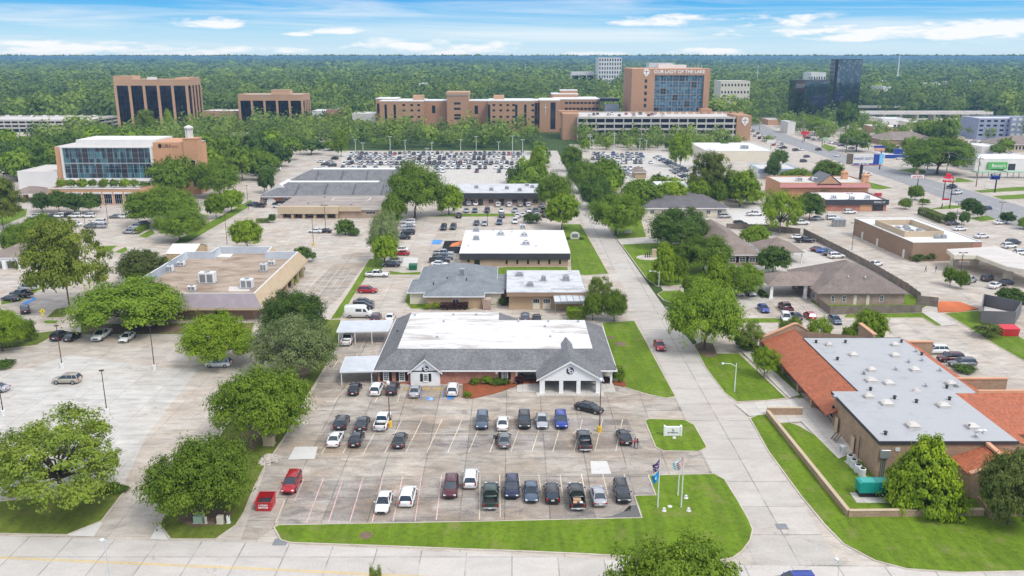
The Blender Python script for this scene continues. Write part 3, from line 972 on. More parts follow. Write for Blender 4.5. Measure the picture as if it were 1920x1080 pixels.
def hvac(par,x,y,z,w,d,h,mat='white_metal',fan=True,name='rooftop_unit'):
 b=MB()
 b.box(x-w/2-.1,x+w/2+.1,y-d/2-.1,y+d/2+.1,z,z+0.18,1)
 b.bevbox(x-w/2,x+w/2,y-d/2,y+d/2,z+0.18,z+h,0.05,0)
 for i in range(2):
  c=x-w/2+w*(0.27+0.46*i)
  b.box(c-w*0.18,c+w*0.18,y-d/2-0.02,y-d/2+0.01,z+0.35,z+h*0.85,2)
 if fan:
  b.cyl(x,y,z+h,z+h+0.08,min(w,d)*0.33,14,2)
 return b.build(name,[M[mat],M['galv'],M['grey_metal']],par)
def vent(par,x,y,z,r=0.14,h=0.5,mat='galv'):
 b=MB()
 b.lathe(x,y,[(r,z),(r,z+h*0.7),(r*1.7,z+h*0.72),(r*0.5,z+h)],10)
 return b.build('roof_vent',M[mat],par)
def skybox(par,x,y,z,s=1.5,mat='white_metal'):
 b=MB()
 b.box(x-s/2,x+s/2,y-s/2,y+s/2,z,z+0.35)
 b.frustum((x-s/2-.08,x+s/2+.08,y-s/2-.08,y+s/2+.08),(x-s*.3,x+s*.3,y-s*.3,y+s*.3),z+0.35,z+0.62,0,0)
 return b.build('roof_vent',M[mat],par)
def flat_building(name,label,cat,x0,x1,y0,y1,h,wall,roof,par=0.4,trim='white_paint',piv=None,ang=0.0,pt=0.25,group=None):
 t=thing(name,label,cat,((x0+x1)/2+(piv[0]if piv else 0),(y0+y1)/2+(piv[1]if piv else 0),0),group)
 w=MB(piv,ang)
 w.prism([(x0,y0),(x1,y0),(x1,y1),(x0,y1)],0,h-par-0.05,top=False)
 for a in((x0,x1,y0,y0+pt),(x0,x1,y1-pt,y1),(x0,x0+pt,y0+pt,y1-pt),(x1-pt,x1,y0+pt,y1-pt)):
  w.box(*a,h-par-0.05,h)
 w.build('wall',M[wall],t)
 r=MB(piv,ang)
 r.box(x0+pt,x1-pt,y0+pt,y1-pt,h-par-0.3,h-par)
 ro=r.build('roof',M[roof],t)
 if trim:
  c=MB(piv,ang)
  for a in((x0-.06,x1+.06,y0-.06,y0+pt+.03),(x0-.06,x1+.06,y1-pt-.03,y1+.06),(x0-.06,x0+pt+.03,y0+pt+.03,y1-pt-.03),(x1-pt-.03,x1+.06,y0+pt+.03,y1-pt-.03)):
   c.box(*a,h+0.003,h+0.12)
  c.build('coping',M[trim],t)
 return t,ro
t=thing('office_building', 'long red brick office with a grey hipped roof, white flat top and white columned portico', 'office building',(-3,150,0))
EZ,DZ=2.75,5.3
w=MB()
XR=XY(139,968,705)
w.prism([(-23.3,138.9),(XR,138.9),(XR,143.4),(17.2,143.4),(17.2,162.6),(0.8,162.6),(0.8,167.7),(-23.3,167.7)],0,EZ,top=False)
w.build('wall',M['red_brick'],t)
pw=MB()
pw.box(XR+0.02,17.15,143.25,143.39,0.05,EZ)
pw.box(XR-0.15,XR+0.25,138.75,138.89,0,EZ)
pw.build('porch_wall',M['cream'],t)
r=MB()
O=[(-23.9,138.3),(18.1,138.3),(18.1,163.2),(1.3,163.2),(1.3,168.3),(-23.9,168.3)]
I=[(-20.2,142.4),(14.2,142.4),(14.2,159.2),(-2.6,159.2),(-2.6,164.4),(-20.2,164.4)]
for i in range(6):
 j=(i+1)%6
 r.add([(O[i][0],O[i][1],EZ),(O[j][0],O[j][1],EZ),(I[j][0],I[j][1],DZ),(I[i][0],I[i][1],DZ)],[(0,1,2,3)])
r.prism(O,EZ-0.02,EZ-0.01,top=False,bottom=True)
roof=r.build('roof',M['grey_shingle'],t)
fa=MB()
for i in range(6):
 a,c=Vector(O[i]),Vector(O[(i+1)%6])
 d=(c-a).normalized()
 n=Vector((d.y,-d.x))*0.1
 fa.add([(p.x,p.y,z)for z in(EZ-0.22,EZ+0.01)for p in(a,c,c+n,a+n)],[(0,1,2,3),(7,6,5,4),(2,6,7,3),(1,5,6,2),(0,4,5,1),(3,7,4,0)])
fa.build('gutter',M['white_paint'],roof)
dk=MB()
dk.prism(I,DZ-0.05,DZ+0.02)
deck=dk.build('deck',M['white_roof'],roof)
for px,py in((893,590),(850,590),(778,591),(972,603),(1028,603),(1084,603),(820,632),(1022,612),(1032,631),(832,603)):
 x,y=G(px,py,DZ+0.1)
 vent(roof,x,y,DZ+0.02,0.16,0.35)
x,y=G(745,622,4.0)
vent(roof,x,y,4.0,0.12,0.4, 'dark_metal')
ga=MB()
g0,g1=XY(138.2,769.5,700),XY(138.2,824.5,700)
gc=(g0+g1)/2
gz=ZY(138.2,673)
ga.add([(x,yy,z)for yy in(138.2,138.95)for x,z in((g0,0),(g1,0),(g1,EZ-0.1),(gc,gz),(g0,EZ-0.1))],[(0,1,2,3,4),(1,6,7,2),(5,0,4,9)])
gable=ga.build('front_gable',M['clad_white'],t)
gr=MB()
k=(gz-EZ)/(gc-g0)
zz=lambda x:gz+0.08-abs(x-gc)*k
for s in(-1,1):
 e=gc+s*(gc-g0+0.45)
 q=[(gc,137.85,gz+.08),(e,137.85,zz(e)),(e,138.75,zz(e)),(gc,138.3+(gz+.08-EZ)/0.622,gz+.08)]
 if s<0:
  q=q[::-1]
 gr.poly(q)
 q2=[(p[0],p[1],p[2]-0.14)for p in q]
 gr.poly(q2[::-1])
gr.build('gable_roof',M['grey_shingle'],roof)
bt=MB()
for s in(-1,1):
 e=gc+s*(gc-g0+0.45)
 bt.add([(gc,y,gz+dz)for y in(137.80,137.95)for dz in(-0.2,0.06)]+[(e,y,zz(e)-0.08+dz)for y in(137.80,137.95)for dz in(-0.2,0.06)],[(0,1,5,4),(2,6,7,3),(1,3,7,5),(0,4,6,2)])
bt.build('gutter',M['white_paint'],roof)
def logo(par,x,y,z,r):
 b=MB()
 n=28
 v=[(x+r*math.cos(2*math.pi*i/n),yy,z+r*math.sin(2*math.pi*i/n))for yy in(y-0.09,y)for i in range(n)]
 b.add(v,[tuple(range(n-1,-1,-1))]+[(i,n+i,n+(i+1)%n,(i+1)%n)for i in range(n)])
 o=b.build('emblem',M['navy'],par)
 text('letter', 'S',r*1.5,(x-r*0.26,y-0.11,z+r*0.24),M['white_paint'],o,depth=0.03,bold=0.03)
 text('letter', 'D',r*1.4,(x+r*0.28,y-0.12,z-r*0.26),M['white_paint'],o,depth=0.03,bold=0.03)
 return o
logo(gable,XY(138.2,797.5,691),138.2,ZY(138.2,691.5),0.56)
def shuttered(par,px0,px1,py0,py1,Y):
 x0,x1,z1,z0=XY(Y,px0,705),XY(Y,px1,705),ZY(Y,py0),ZY(Y,py1)
 o=window(par, 'S',x0,x1,max(z0,0.5),z1,Y,nx=3,nz=4,sill=True)
 for a,c in((x0-0.55,x0-0.09),(x1+0.09,x1+0.55)):
  s=MB()
  s.box(a,c,Y-0.06,Y,max(z0,0.5),z1)
  for i in range(8):
   zq=max(z0,.5)+(z1-max(z0,.5))*(i+.5)/8
   s.box(a+.05,c-.05,Y-0.075,Y-0.06,zq-.05,zq+.03)
  s.build('shutter',M['black'],o)
shuttered(t,718.7,728.7,697.5,714,138.9)
shuttered(t,748.5,759,697.5,714,138.9)
shuttered(t,793.8,802.6,700.5,715,138.2)
shuttered(t,941,952,695,711,138.9)
pt=MB()
PY=134.4
p0,p1=XY(PY,1008,712),XY(PY,1130,712)
pz=ZY(PY,714)
pc=XY(PY,1069,690)
paz=ZY(PY,677)
pt.add([(x,yy,z)for yy in(PY,PY+0.3)for x,z in((p0+.2,pz),(p1-.2,pz),(p1-.2,pz+.35),(pc,paz),(p0+.2,pz+.35))],[(0,1,2,3,4),(9,8,7,6,5),(5,6,1,0)])
pt.box(p0+.25,p0+.55,PY+.3,138.6,pz,pz+.38)
pt.box(p1-.55,p1-.25,PY+.3,138.6,pz,pz+.38)
ped=pt.build('pediment',M['clad_white'],t)
logo(ped,XY(PY,1069,694),PY,ZY(PY,695),0.62)
pr=MB()
kk=(paz-pz-0.3)/(pc-p0)
zf=lambda x:paz+0.1-abs(x-pc)*kk
yb=G(1057,632,paz)[1]
for s in(-1,1):
 e=p0-0.2 if s<0 else p1+0.2
 xm=pc+s*(paz-DZ)/kk
 q=[(pc,PY-0.4,paz+.1),(e,PY-0.4,zf(e)),(e,138.7+(zf(e)-EZ)/.62,zf(e)),(xm,142.35,DZ+.1),(xm,yb-2.3,DZ+.1),(pc,yb,paz+.1)]
 pr.poly(q if s>0 else q[::-1])
 q2=[(e,PY-0.4,zf(e)-.12),(pc,PY-0.4,paz-.02),(pc,142,paz-.02),(e,142,zf(e)-.12)]
 pr.poly(q2 if s>0 else q2[::-1])
xm=(paz-DZ)/kk
pr.poly([(pc+xm,yb-2.3,DZ+.1),(pc+xm,yb-2.3+.01,DZ),(pc,yb,paz+.1)])
pr.poly([(pc,yb,paz+.1),(pc+xm,yb-2.3,DZ+.05),(pc+xm*.4,yb+.5,DZ),(pc-xm*.4,yb+.5,DZ),(pc-xm,yb-2.3,DZ+.05)])
pr.build('portico_roof',M['grey_shingle'],roof)
bg_=MB()
for s in(-1,1):
 e=p0-0.2 if s<0 else p1+0.2
 bg_.add([(pc,y,paz+dz)for y in(PY-.45,PY-.3)for dz in(-0.22,0.08)]+[(e,y,zf(e)+dz-.02)for y in(PY-.45,PY-.3)for dz in(-0.22,0.0)],[(0,1,5,4),(2,6,7,3),(1,3,7,5),(0,4,6,2)])
bg_.build('gutter',M['white_paint'],roof)
for a,c in((1012,1021.5),(1048.5,1056),(1081,1088.5),(1117.5,1127)):
 cb=MB()
 x0,x1=XY(PY,a,725),XY(PY,c,725)
 cb.box(x0,x1,PY+.02,PY+.02+(x1-x0),0.15,pz)
 cb.box(x0-.06,x1+.06,PY-.04,PY+.08+(x1-x0),0.02,0.25)
 cb.build('column',M['white_paint'],t)
for x,y in((p0+.6,137.9),(p1-.6,137.9),(17.2,138.9),(16.2,143.0)):
 cb=MB()
 cb.box(x-.18,x+.18,y-.18,y+.18,0.02,EZ-.02)
 cb.build('column',M['white_paint'],t)
sl=MB()
sl.box(p0-.2,p1+.2,PY-1.0,PY+0.6,0.02,0.15)
sl.box(XR+.1,17.6,PY+0.6,143.2,0.02,0.16)
sl.build('porch_floor',M['walk_concrete'],t)
for a in(1045,1092):
 d=MB()
 xx=XY(143.2,a,700)
 d.box(xx-.8,xx+.8,143.17,143.24,0.16,2.3)
 d.build('door',M['dark_glass'],t)
lm=MB()
x,z=XY(138.8,931,697),ZY(138.8,697)
lm.lathe(x,138.6,[(0.1,z-.42),(0.26,z-.15),(0.26,z+.2),(0.1,z+.42)],12)
lm.build('wall_lantern',M['lampglass'],t)
def carport(label,pxs,z,pposts,ybase):
 P=gp(pxs,z)
 c=thing('carport',label, 'carport',(P[0][0],P[0][1],0))
 r=MB()
 r.prism(P,z-0.12,z)
 r.build('roof',M['silver_metal'],c)
 f=MB()
 for i in range(4):
  a,b2=Vector(P[i]),Vector(P[(i+1)%4])
  d=(b2-a).normalized()
  n=Vector((d.y,-d.x))*.06
  f.add([(p.x,p.y,zz_)for zz_ in(z-.24,z+.03)for p in(a-n,b2-n,b2+n,a+n)],[(3,2,1,0),(4,5,6,7),(0,1,5,4),(2,3,7,6),(1,2,6,5),(3,0,4,7)])
 f.build('gutter',M['white_metal'],c)
 for x,y in pposts:
  q=MB()
  q.box(x-.07,x+.07,y-.07,y+.07,0.02,z-.13)
  q.build('post',M['white_metal'],c)
 return c
A,Bp=G(637,697,2.7),G(709,695,2.7)
Cq,Dq=G(712,668,2.7),G(648,669,2.7)
carport('pale metal carport with a flat silver roof beside the front corner of the brick office',[(637,697),(709,695),(714,667),(648,669)],2.7,[(A[0]+.2,A[1]+.2),(Bp[0]-1.2,Bp[1]+.2),(Dq[0]+.2,Dq[1]-.2)],0)
A,Bp,Dq=G(631,622,2.8),G(728,620,2.8),G(640,602,2.8)
L=(Bp[0]-A[0])
carport('wide silver carport behind the white pickup, along the rear of the brick office',[(631,622),(728,620),(737,600),(640,602)],2.8,[(A[0]+.3,A[1]+.3),(A[0]+L*.35,A[1]+.3),(A[0]+L*.68,A[1]+.3),(Dq[0]+.2,Dq[1]-.2),(Dq[0]+L*.5,Dq[1]-.2)],0)
x,y=G(712,640)
t=thing('picnic_table', 'grey wooden picnic table in the shade by the carport', 'picnic table',(x,y,0))
b=MB();b.box(x-.9,x+.9,y-.38,y+.38,.70,.76);b.build('table_top',M['grey_metal'],t)
for s in(-1,1):
 b=MB();b.box(x-.9,x+.9,y+s*.75-.14,y+s*.75+.14,.42,.47);b.build('bench',M['grey_metal'],t)
 b=MB()
 b.tube([(x+s*.6,y-.85,.03),(x+s*.6,y-.25,.7)],.04,6)
 b.tube([(x+s*.6,y+.85,.03),(x+s*.6,y+.25,.7)],.04,6)
 b.tube([(x+s*.6,y-.8,.42),(x+s*.6,y+.8,.42)],.04,6)
 b.build('leg',M['grey_metal'],t)
t=thing('clinic_building', 'low tan building with blue grey stepped hip roofs joined to a patched white flat roof', 'clinic',(-5,193,0))
def eaved(par,x0,x1,y0,y1,ez,rz,mat,over=0.6,name='roof',run=None,wall=None,wname='wall'):
 r=MB()
 r.hip(x0,x1,y0,y1,ez,rz,0,run)
 r.add([(x0,y0,ez),(x1,y0,ez),(x1,y1,ez),(x0,y1,ez)],[(3,2,1,0)])
 o=r.build(name,M[mat],par)
 f=MB()
 for a in((x0-.05,x1+.05,y0-.08,y0),(x0-.05,x1+.05,y1,y1+.08),(x0-.08,x0,y0,y1),(x1,x1+.08,y0,y1)):
  f.box(*a,ez-.2,ez+.03)
 f.build('gutter',M['white_metal']if mat!='brown_shingle' else M['taupe_shingle'],o)
 if wall:
  w=MB()
  w.prism([(x0+over,y0+over),(x1-over,y0+over),(x1-over,y1-over),(x0+over,y1-over)],0,ez-.01,top=False)
  w.build(wname,M[wall],par)
 return o
e1=ZY(184.4,556)
ra=eaved(t,-19.9,-6.2,184.4,201,e1,e1+2.5, 'bluegrey_shingle',wall='tan_wall')
eaved(t,-24.0,-1.9,187.6,199.5,e1+.02,e1+1.9, 'bluegrey_shingle',wall='cream')
rc=eaved(t,-22.5,-3.6,195,211,e1+.3,e1+3.3, 'bluegrey_shingle',wall='tan_wall')
for px,py,z in((851,533,4.2),(870,537,4.0),(813,531,4.4),(839,521,5.0),(875,523,5.0),(888,527,4.4),(830,534,4)):
 x,y=G(px,py,z)
 vent(ra,x,y,z-.5,.12,.8, 'dark_metal')
x,y=G(867,512,5)
hvac(rc,x,y-1,4.2,1.1,1.0,2.2, 'galv',False, 'chimney')
b=MB();b.box(-5,-1.2,190,204,e1-.1,e1+.25);b.build('roof',M['bluegrey_shingle'],t)
b=MB();b.box(-4.6,-1.25,190.5,203.5,0,e1-.11);b.build('wall',M['brown_wall'],t)
fz=ZY(183,548)
X0,X1=XY(183,950,548),XY(183,1098,546)
w=MB();w.prism([(X0+.5,184.2),(X1-.4,184.2),(X1-.4,202.8),(X0+.5,202.8)],0,fz-1.0,top=False);w.build('wall',M['tan_wall'],t)
f=MB();f.box(X0,X1,183,203.3,fz-1.0,fz-.06);f.build('fascia',M['brown_wall'],t)
r=MB();r.box(X0-.05,X1+.05,182.95,203.35,fz-.055,fz);rf=r.build('roof',M['grey_white_roof'],t)
for px,py,wv,d,h in((974,517,1.7,1.5,.8),(1019,526,1.1,1.1,1.1),(1061,526,1.5,1.5,1.3),(994,536,1.4,1.4,.9)):
 x,y=G(px,py,fz)
 hvac(rf,x,y,fz,wv,d,h, 'galv')
b=MB()
A,Bq,Cq,Dq=G(1040,567,2.9),G(1101,565,2.9),G(1093,542,fz),G(1034,542,fz)
b.add([(A[0],A[1],2.9),(Bq[0],Bq[1],2.9),(Cq[0],Cq[1],fz+.03),(Dq[0],Dq[1],fz+.03)],[(0,1,2,3)])
for i in range(6):
 s=i/5
 p,q=Vector((A[0],A[1],2.95)).lerp(Vector((Bq[0],Bq[1],2.95)),s),Vector((Dq[0],Dq[1],fz+.08)).lerp(Vector((Cq[0],Cq[1],fz+.08)),s)
 b.tube([p,q],.06,6,1)
for s in(0.02,.5,.98):
 p,q=Vector((A[0],A[1],2.95)).lerp(Vector((Dq[0],Dq[1],fz+.08)),s),Vector((Bq[0],Bq[1],2.95)).lerp(Vector((Cq[0],Cq[1],fz+.08)),s)
 b.tube([p,q],.06,6,1)
b.box(A[0]-.1,Bq[0]+.1,A[1]-.12,A[1],2.6,3.05,1)
b.build('awning',[M['silver_metal'],M['grey_metal']],t)
for x in(A[0]+.2,Bq[0]-.2):
 b=MB();b.box(x-.06,x+.06,A[1]+.1,A[1]+.22,0,2.6);b.build('post',M['grey_metal'],t)
for px in((999,1012),(1018,1032)):
 x0,x1=XY(184.2,px[0],562),XY(184.2,px[1],562)
 window(t, 'S',x0,x1,1.45,2.6,184.2,nx=3,nz=1,gm='window_glass')
 b=MB();b.box(x0,x1,184.12,184.2,.1,1.4);b.build('panel',M['cream'],t)
window(t, 'S',XY(185,848,565),XY(185,861,565),1.0,2.3,185.0,nx=2,nz=1)
b=MB();b.box(XY(184,905,560),XY(184,920,560),183.9,186,0.1,2.4);b.build('door',M['pink_brick'],t)
h3=ZY(224.9,474.5)
t=thing('commercial_building', 'tan brick building with a black metal fascia and a bright white flat roof', 'commercial building',(0.5,240,0))
w=MB();w.prism([(-13.7,225.0),(15.2,225.0),(15.2,255.5),(-13.7,255.5)],0,h3-1.6,top=False);w.build('wall',M['tan_brick'],t)
f=MB();f.box(-14.2,15.7,224.5,256,h3-1.75,h3-.02);f.build('fascia',M['charcoal'],t)
r=MB();r.box(-14.25,15.75,224.45,256.05,h3-.02,h3+.06);rf=r.build('roof',M['clean_white_roof'],t)
for px,py,wv in((893,434,1.7),(893,450,1.7),(939,441,2.0),(980,428,1.6),(983,443,1.9),(986,459,2.2)):
 x,y=G(px,py,h3)
 hvac(rf,x,y,h3+.06,wv,wv*.8,1.15, 'galv' if px<900 else 'white_metal')
for px,py in((925,433),(960,436),(1005,463),(878,462)):
 x,y=G(px,py,h3)
 vent(rf,x,y,h3+.06)
for px in(950,970,990,1010,1030,1050):
 x=XY(225,px,492)
 window(t, 'S',x-.27,x+.27,.7,2.55,225.0, 'black', 'dark_glass',1,1,.06)
x=XY(225,894.5,492)
d=MB();d.box(x-.75,x+.75,224.93,225.0,.05,2.5);d.build('door',M['dark_glass'],t)
window(t, 'S',XY(225,876,492),XY(225,881,492),1.2,2.2,225, 'brown_wall', 'dark_glass',1,1,.06)
x0,y0=G(830,475)
t=thing('bin_enclosure', 'dark board enclosure with an orange tarpaulin beside the white roofed building', 'enclosure',(x0,y0,0))
w=MB()
x1=-14.3
for a in((x0,x1,y0,y0+.12),(x0,x1,y0+8,y0+8.12),(x0,x0+.12,y0+.12,y0+8)):
 w.box(*a,0,2.0)
w.build('wall',M['charcoal'],t)
b=MB()
b.add([(x0+1.5,y0+2,1.2),(x1-.1,y0+4,1.7),(x1-.1,y0+7,2.4),(x0+2.5,y0+5,1.9)],[(0,1,2,3)])
b.build('tarpaulin',M['orange_tarp'],t)
b=MB()
b.add([(x0+.8,y0+1,1.0),(x1-.1,y0+1.5,1.3),(x1-.1,y0+3.6,1.6),(x0+1.2,y0+1.9,1.15)],[(0,1,2,3)])
b.build('tarpaulin',M['offwhite'],t)
t=thing('mansard_building', 'tan office with a sloped metal mansard, grey inner parapets and a brown gravel roof', 'office building',(-70,196,0))
TZ=6.0
T1=[(-85,176.2),(-55.2,176.2),(-55.6,216.8),XY(0,0,0)and(-64.5,216.8),(-63.5,223.5),(-79.5,223.5),(-80.8,216.8),(-85,216.8)]
T1[3]=(G(502.5,472,TZ)[0],216.8)
T1[4]=(G(510,463,TZ)[0],222.8)
T1[5]=(G(409,463,TZ)[0],222.8)
T1[6]=(G(394,473,TZ)[0],216.8)
Ei=inset(T1,-1.9)
Ii=inset(T1,0.3)
if Ei[0][0]*0==0:
 n=len(T1)
names=['mauve_metal', 'tan_metal', 'mauve_metal', 'tan_metal', 'mauve_metal', 'tan_metal', 'mauve_metal', 'tan_metal']
mm=MB()
for i in range(n):
 j=(i+1)%n
 mm.add([(Ei[i][0],Ei[i][1],3.3),(Ei[j][0],Ei[j][1],3.3),(T1[j][0],T1[j][1],TZ),(T1[i][0],T1[i][1],TZ)],[(0,1,2,3)],0 if abs(T1[j][1]-T1[i][1])<.5 else 1)
mm.build('mansard',[M['mauve_metal'],M['tan_metal']],t)
ff=MB()
for i in range(n):
 j=(i+1)%n
 ff.add([(Ei[i][0],Ei[i][1],2.8),(Ei[j][0],Ei[j][1],2.8),(Ei[j][0],Ei[j][1],3.3),(Ei[i][0],Ei[i][1],3.3)],[(0,1,2,3)])
ff.prism(Ei,2.79,2.8,top=False,side=False,bottom=True)
ff.build('fascia',M['tan_light'],t)
w=MB();w.prism(inset(T1,0.8),0,2.8,top=False);w.build('wall',M['brown_wall'],t)
pp=MB()
for i in range(n):
 j=(i+1)%n
 pp.add([(T1[i][0],T1[i][1],TZ+.02),(T1[j][0],T1[j][1],TZ+.02),(Ii[j][0],Ii[j][1],TZ+.02),(Ii[i][0],Ii[i][1],TZ+.02)],[(0,1,2,3)],0)
 In=inset(T1,1.1)
 pp.add([(Ii[i][0],Ii[i][1],TZ+.02),(Ii[j][0],Ii[j][1],TZ+.02),(In[j][0],In[j][1],4.35),(In[i][0],In[i][1],4.35)],[(0,1,2,3)],1)
pp.build('parapet',[M['white_paint'],M['galv']],t)
r=MB();r.prism(inset(T1,1.1),4.3,4.36);rf=r.build('roof',M['gravel_roof'],t)
for px,py,wv,d,h in((390,530,3.6,2.0,2.6),(320,509,1.3,1.3,1.6),(340,498,1.7,1.4,1.1),(360,545,1.8,1.1,1.2),(464,540,2.8,1.6,2.2),(495,508,1.5,1.5,2.0),(510,497,1.5,1.3,1.2)):
 x,y=G(px,py,4.4)
 hvac(rf,x,y,4.36,wv,d,h, 'white_metal')
b=MB();P=gp([(404,483),(435,475),(437,475),(430,482)],4.4);b.prism(gp([(404,482),(415,476),(437,476),(432,482)],4.4),4.36,4.42);b.build('roof_patch',M['clean_white_roof'],rf)
b=MB();b.prism(gp([(428,546),(430,537),(468,537),(468,546)],4.4),4.36,4.4);b.build('roof_patch',M['deck_roof'],rf)
for i in range(7):
 yq=181+i*5.4
 c=MB();c.box(-54.2,-53.7,yq-.25,yq+.25,0,2.8);c.build('column',M['tan_wall'],t)
 if i<6:
  window(t, 'E',yq+.8,yq+4.4,.7,2.3,-56.0, 'brown_wall', 'dark_glass',3,1,.08)
x=XY(177,409,590)
b=MB();b.box(x-.6,x+.6,176.85,176.99,.05,2.4);b.build('door',M['dark_glass'],t)
x0,x1,y0,y1=G(318,490)[0],G(374,487)[0],229,240
t=thing('storage_shed', 'small tan metal shed with a white gable roof behind the mansard building', 'shed',((x0+x1)/2,y0,0))
w=MB()
w.prism([(x0,y0),(x1,y0),(x1,y1),(x0,y1)],0,2.7,top=False)
w.add([(x1,y0,2.7),(x1,y1,2.7),(x1,(y0+y1)/2,4.2)],[(0,1,2)])
w.build('wall',M['shed_metal'],t)
r=MB()
r.add([(x0,y0-.2,2.65),(x1+.2,y0-.2,2.65),(x1+.2,(y0+y1)/2,4.3),(x0,(y0+y1)/2,4.3),(x0,y1+.2,2.65),(x1+.2,y1+.2,2.65)],[(0,1,2,3),(3,2,5,4)])
r.build('roof',M['offwhite'],t)
t=thing('tiled_building', 'tan brick building with a vent dotted grey flat roof edged by orange clay tile', 'clinic',(60,128,0))
Z1,Z2=5.0,5.5
w=MB()
w.prism([(49.4,121.6),(54.0,121.6),(54.0,154.6),(71.4,149.0),(71.4,121.6),(67.3,121.6),(67.3,104.4),(49.0,104.4)],0,Z1-.3,top=False)
w.prism([(49.0,104.4),(67.3,104.4),(67.3,121.8),(49.0,121.8)],Z1-.3,Z2,top=False)
w.box(50.2,54.0,121.9,154.4,0,2.9)
w.box(71.4,75.3,122,150,0,2.8)
w.box(67.3,92,113,121.5,0,2.9)
w.build('wall',M['wall_brick'],t)
r=MB()
r.prism([(53.6,121.8),(71.6,121.8),(71.6,149.2),(53.6,149.2)],Z1-.3,Z1)
r.prism([(48.9,104.3),(67.4,104.3),(67.4,121.9),(48.9,121.9)],Z2-.3,Z2+.05)
rf=r.build('roof',M['grey_roof'],t)
e=MB()
for a in((48.8,67.5,104.2,104.3),(48.8,48.9,104.3,121.9)):
 e.box(*a,Z2-.35,Z2+.1)
e.box(53.5,53.6,122,149.2,Z1-.3,Z1+.05)
e.box(53.6,71.6,149.2,149.32,Z1-.3,Z1+.05)
e.build('coping',M['charcoal'],rf)
tl=MB()
def slope(mb,hx,lx,y0,y1,hz,lz):
 q=[(hx,y0,hz),(hx,y1,hz),(lx,y1,lz),(lx,y0,lz)]
 if lx>hx:
  q=q[::-1]
 mb.poly(q)
 mb.poly([(p[0],p[1],p[2]-.15)for p in q][::-1])
slope(tl,53.7,47.6,119.8,154.6,Z1-.02,2.55)
slope(tl,71.5,75.9,122,150.6,Z1-.02,2.7)
slope(tl,67.4,70.9,104.4,121.8,Z2-.1,3.9)
tl.build('tile_roof',M['clay_tile'],t)
tf=MB()
tf.poly([(67.5,112.2,2.9),(94,112.2,2.9),(94,122.0,Z1+.2),(67.5,122.0,Z1+.2)])
tf.poly([(94,112.2,2.75),(67.5,112.2,2.75),(67.5,122,Z1),(94,122,Z1)])
tf.build('tile_roof',M['clay_tile_front'],t)
tv=MB();tv.box(71.5,94,122.0,122.5,Z1-.2,Z1+.6);tv.build('coping',M['terracotta_trim'],t)
for px,py in((1830,760),(1864,759)):
 x,y=G(px,py,4)
 vent(rf,x,y,3.9,.25,.6, 'white_metal')
sw=MB()
sw.add([(x,y,z)for y in(98.9,99.3)for x,z in((58.6,0),(68.5,0),(68.5,3.7),(63.6,5.1),(62.8,5.1),(58.6,3.5))],[(0,1,2,3,4,5),(11,10,9,8,7,6),(0,5,11,6),(1,7,8,2)])
sw.box(58.6,68.4,99.3,104.3,0,3.2)
sw.build('wall',M['wall_brick'],t)
cp=MB()
for a,c in(((58.5,3.5),(62.8,5.1)),((62.8,5.1),(63.6,5.1)),((63.6,5.1),(68.6,3.7))):
 cp.add([(p[0],y,p[1]+dz)for p in(a,c)for y in(98.75,99.45)for dz in(.01,.18)],[(0,1,3,2),(4,6,7,5),(1,5,7,3),(0,4,5,1),(2,3,7,6)])
cp.add([(x,y,z)for x in(63.0,63.6)for y,z in((99.45,5.1),(104.2,5.1),(104.2,5.5),(99.45,5.3))],[(0,3,2,1),(4,5,6,7),(2,3,7,6)])
cp.build('coping',M['terracotta_trim'],t)
st=MB()
slope(st,63.0,58.5,99.45,104.25,4.9,3.3)
slope(st,63.6,68.5,99.45,104.25,4.9,3.5)
st.build('tile_roof',M['clay_tile'],t)
ge=MB()
ge.add([(x,y,z)for y in(154.6,155.1)for x,z in((47.4,0),(56.2,0),(56.2,4.6),(54.3,5.9),(53.6,5.9),(47.4,2.9))],[(0,1,2,3,4,5),(11,10,9,8,7,6),(0,5,11,6),(1,7,8,2)])
ge.box(66.5,67.0,149.4,156,0,5.6)
A,Bq=G(1800,707,4.3),G(1877,703,4.3)
ge.box(A[0]-1.5,Bq[0],A[1]-1.0,A[1]-.6,0,4.3)
ge.box(72.2,78.5,150.8,151.2,0,3.6)
ge.build('parapet',M['wall_brick'],t)
gc_=MB()
for a,c in(((47.2,2.9),(53.6,5.9)),((53.6,5.9),(54.3,5.9)),((54.3,5.9),(56.4,4.6))):
 gc_.add([(p[0],y,p[1]+dz)for p in(a,c)for y in(154.45,155.25)for dz in(.01,.18)],[(0,1,3,2),(4,6,7,5),(1,5,7,3),(0,4,5,1),(2,3,7,6)])
gc_.box(66.35,67.15,149.3,156.1,5.605,5.78)
gc_.box(A[0]-1.6,Bq[0]+.1,A[1]-1.12,A[1]-.48,4.305,4.5)
gc_.box(72.1,78.6,150.65,151.35,3.605,3.78)
gc_.build('coping',M['terracotta_trim'],t)
for px,py,s in((1554,645,1.2),(1678,645,1.4),(1600,664,1.5),(1678,665,1.5),(1634,692,1.5),(1715,692,1.6),(1633,712,1.9),(1666,717,1.7),(1783,718,1.7),(1628,742,1.5),(1662,755,1.9),(1768,759,1.9),(1711,797,1.9),(1823,799,1.7),(1718,733,1.2)):
 z=Z2+.05 if py>735 else Z1
 x,y=G(px,py+3,z)
 skybox(rf,x,y,z,s*.78, 'deck_roof')
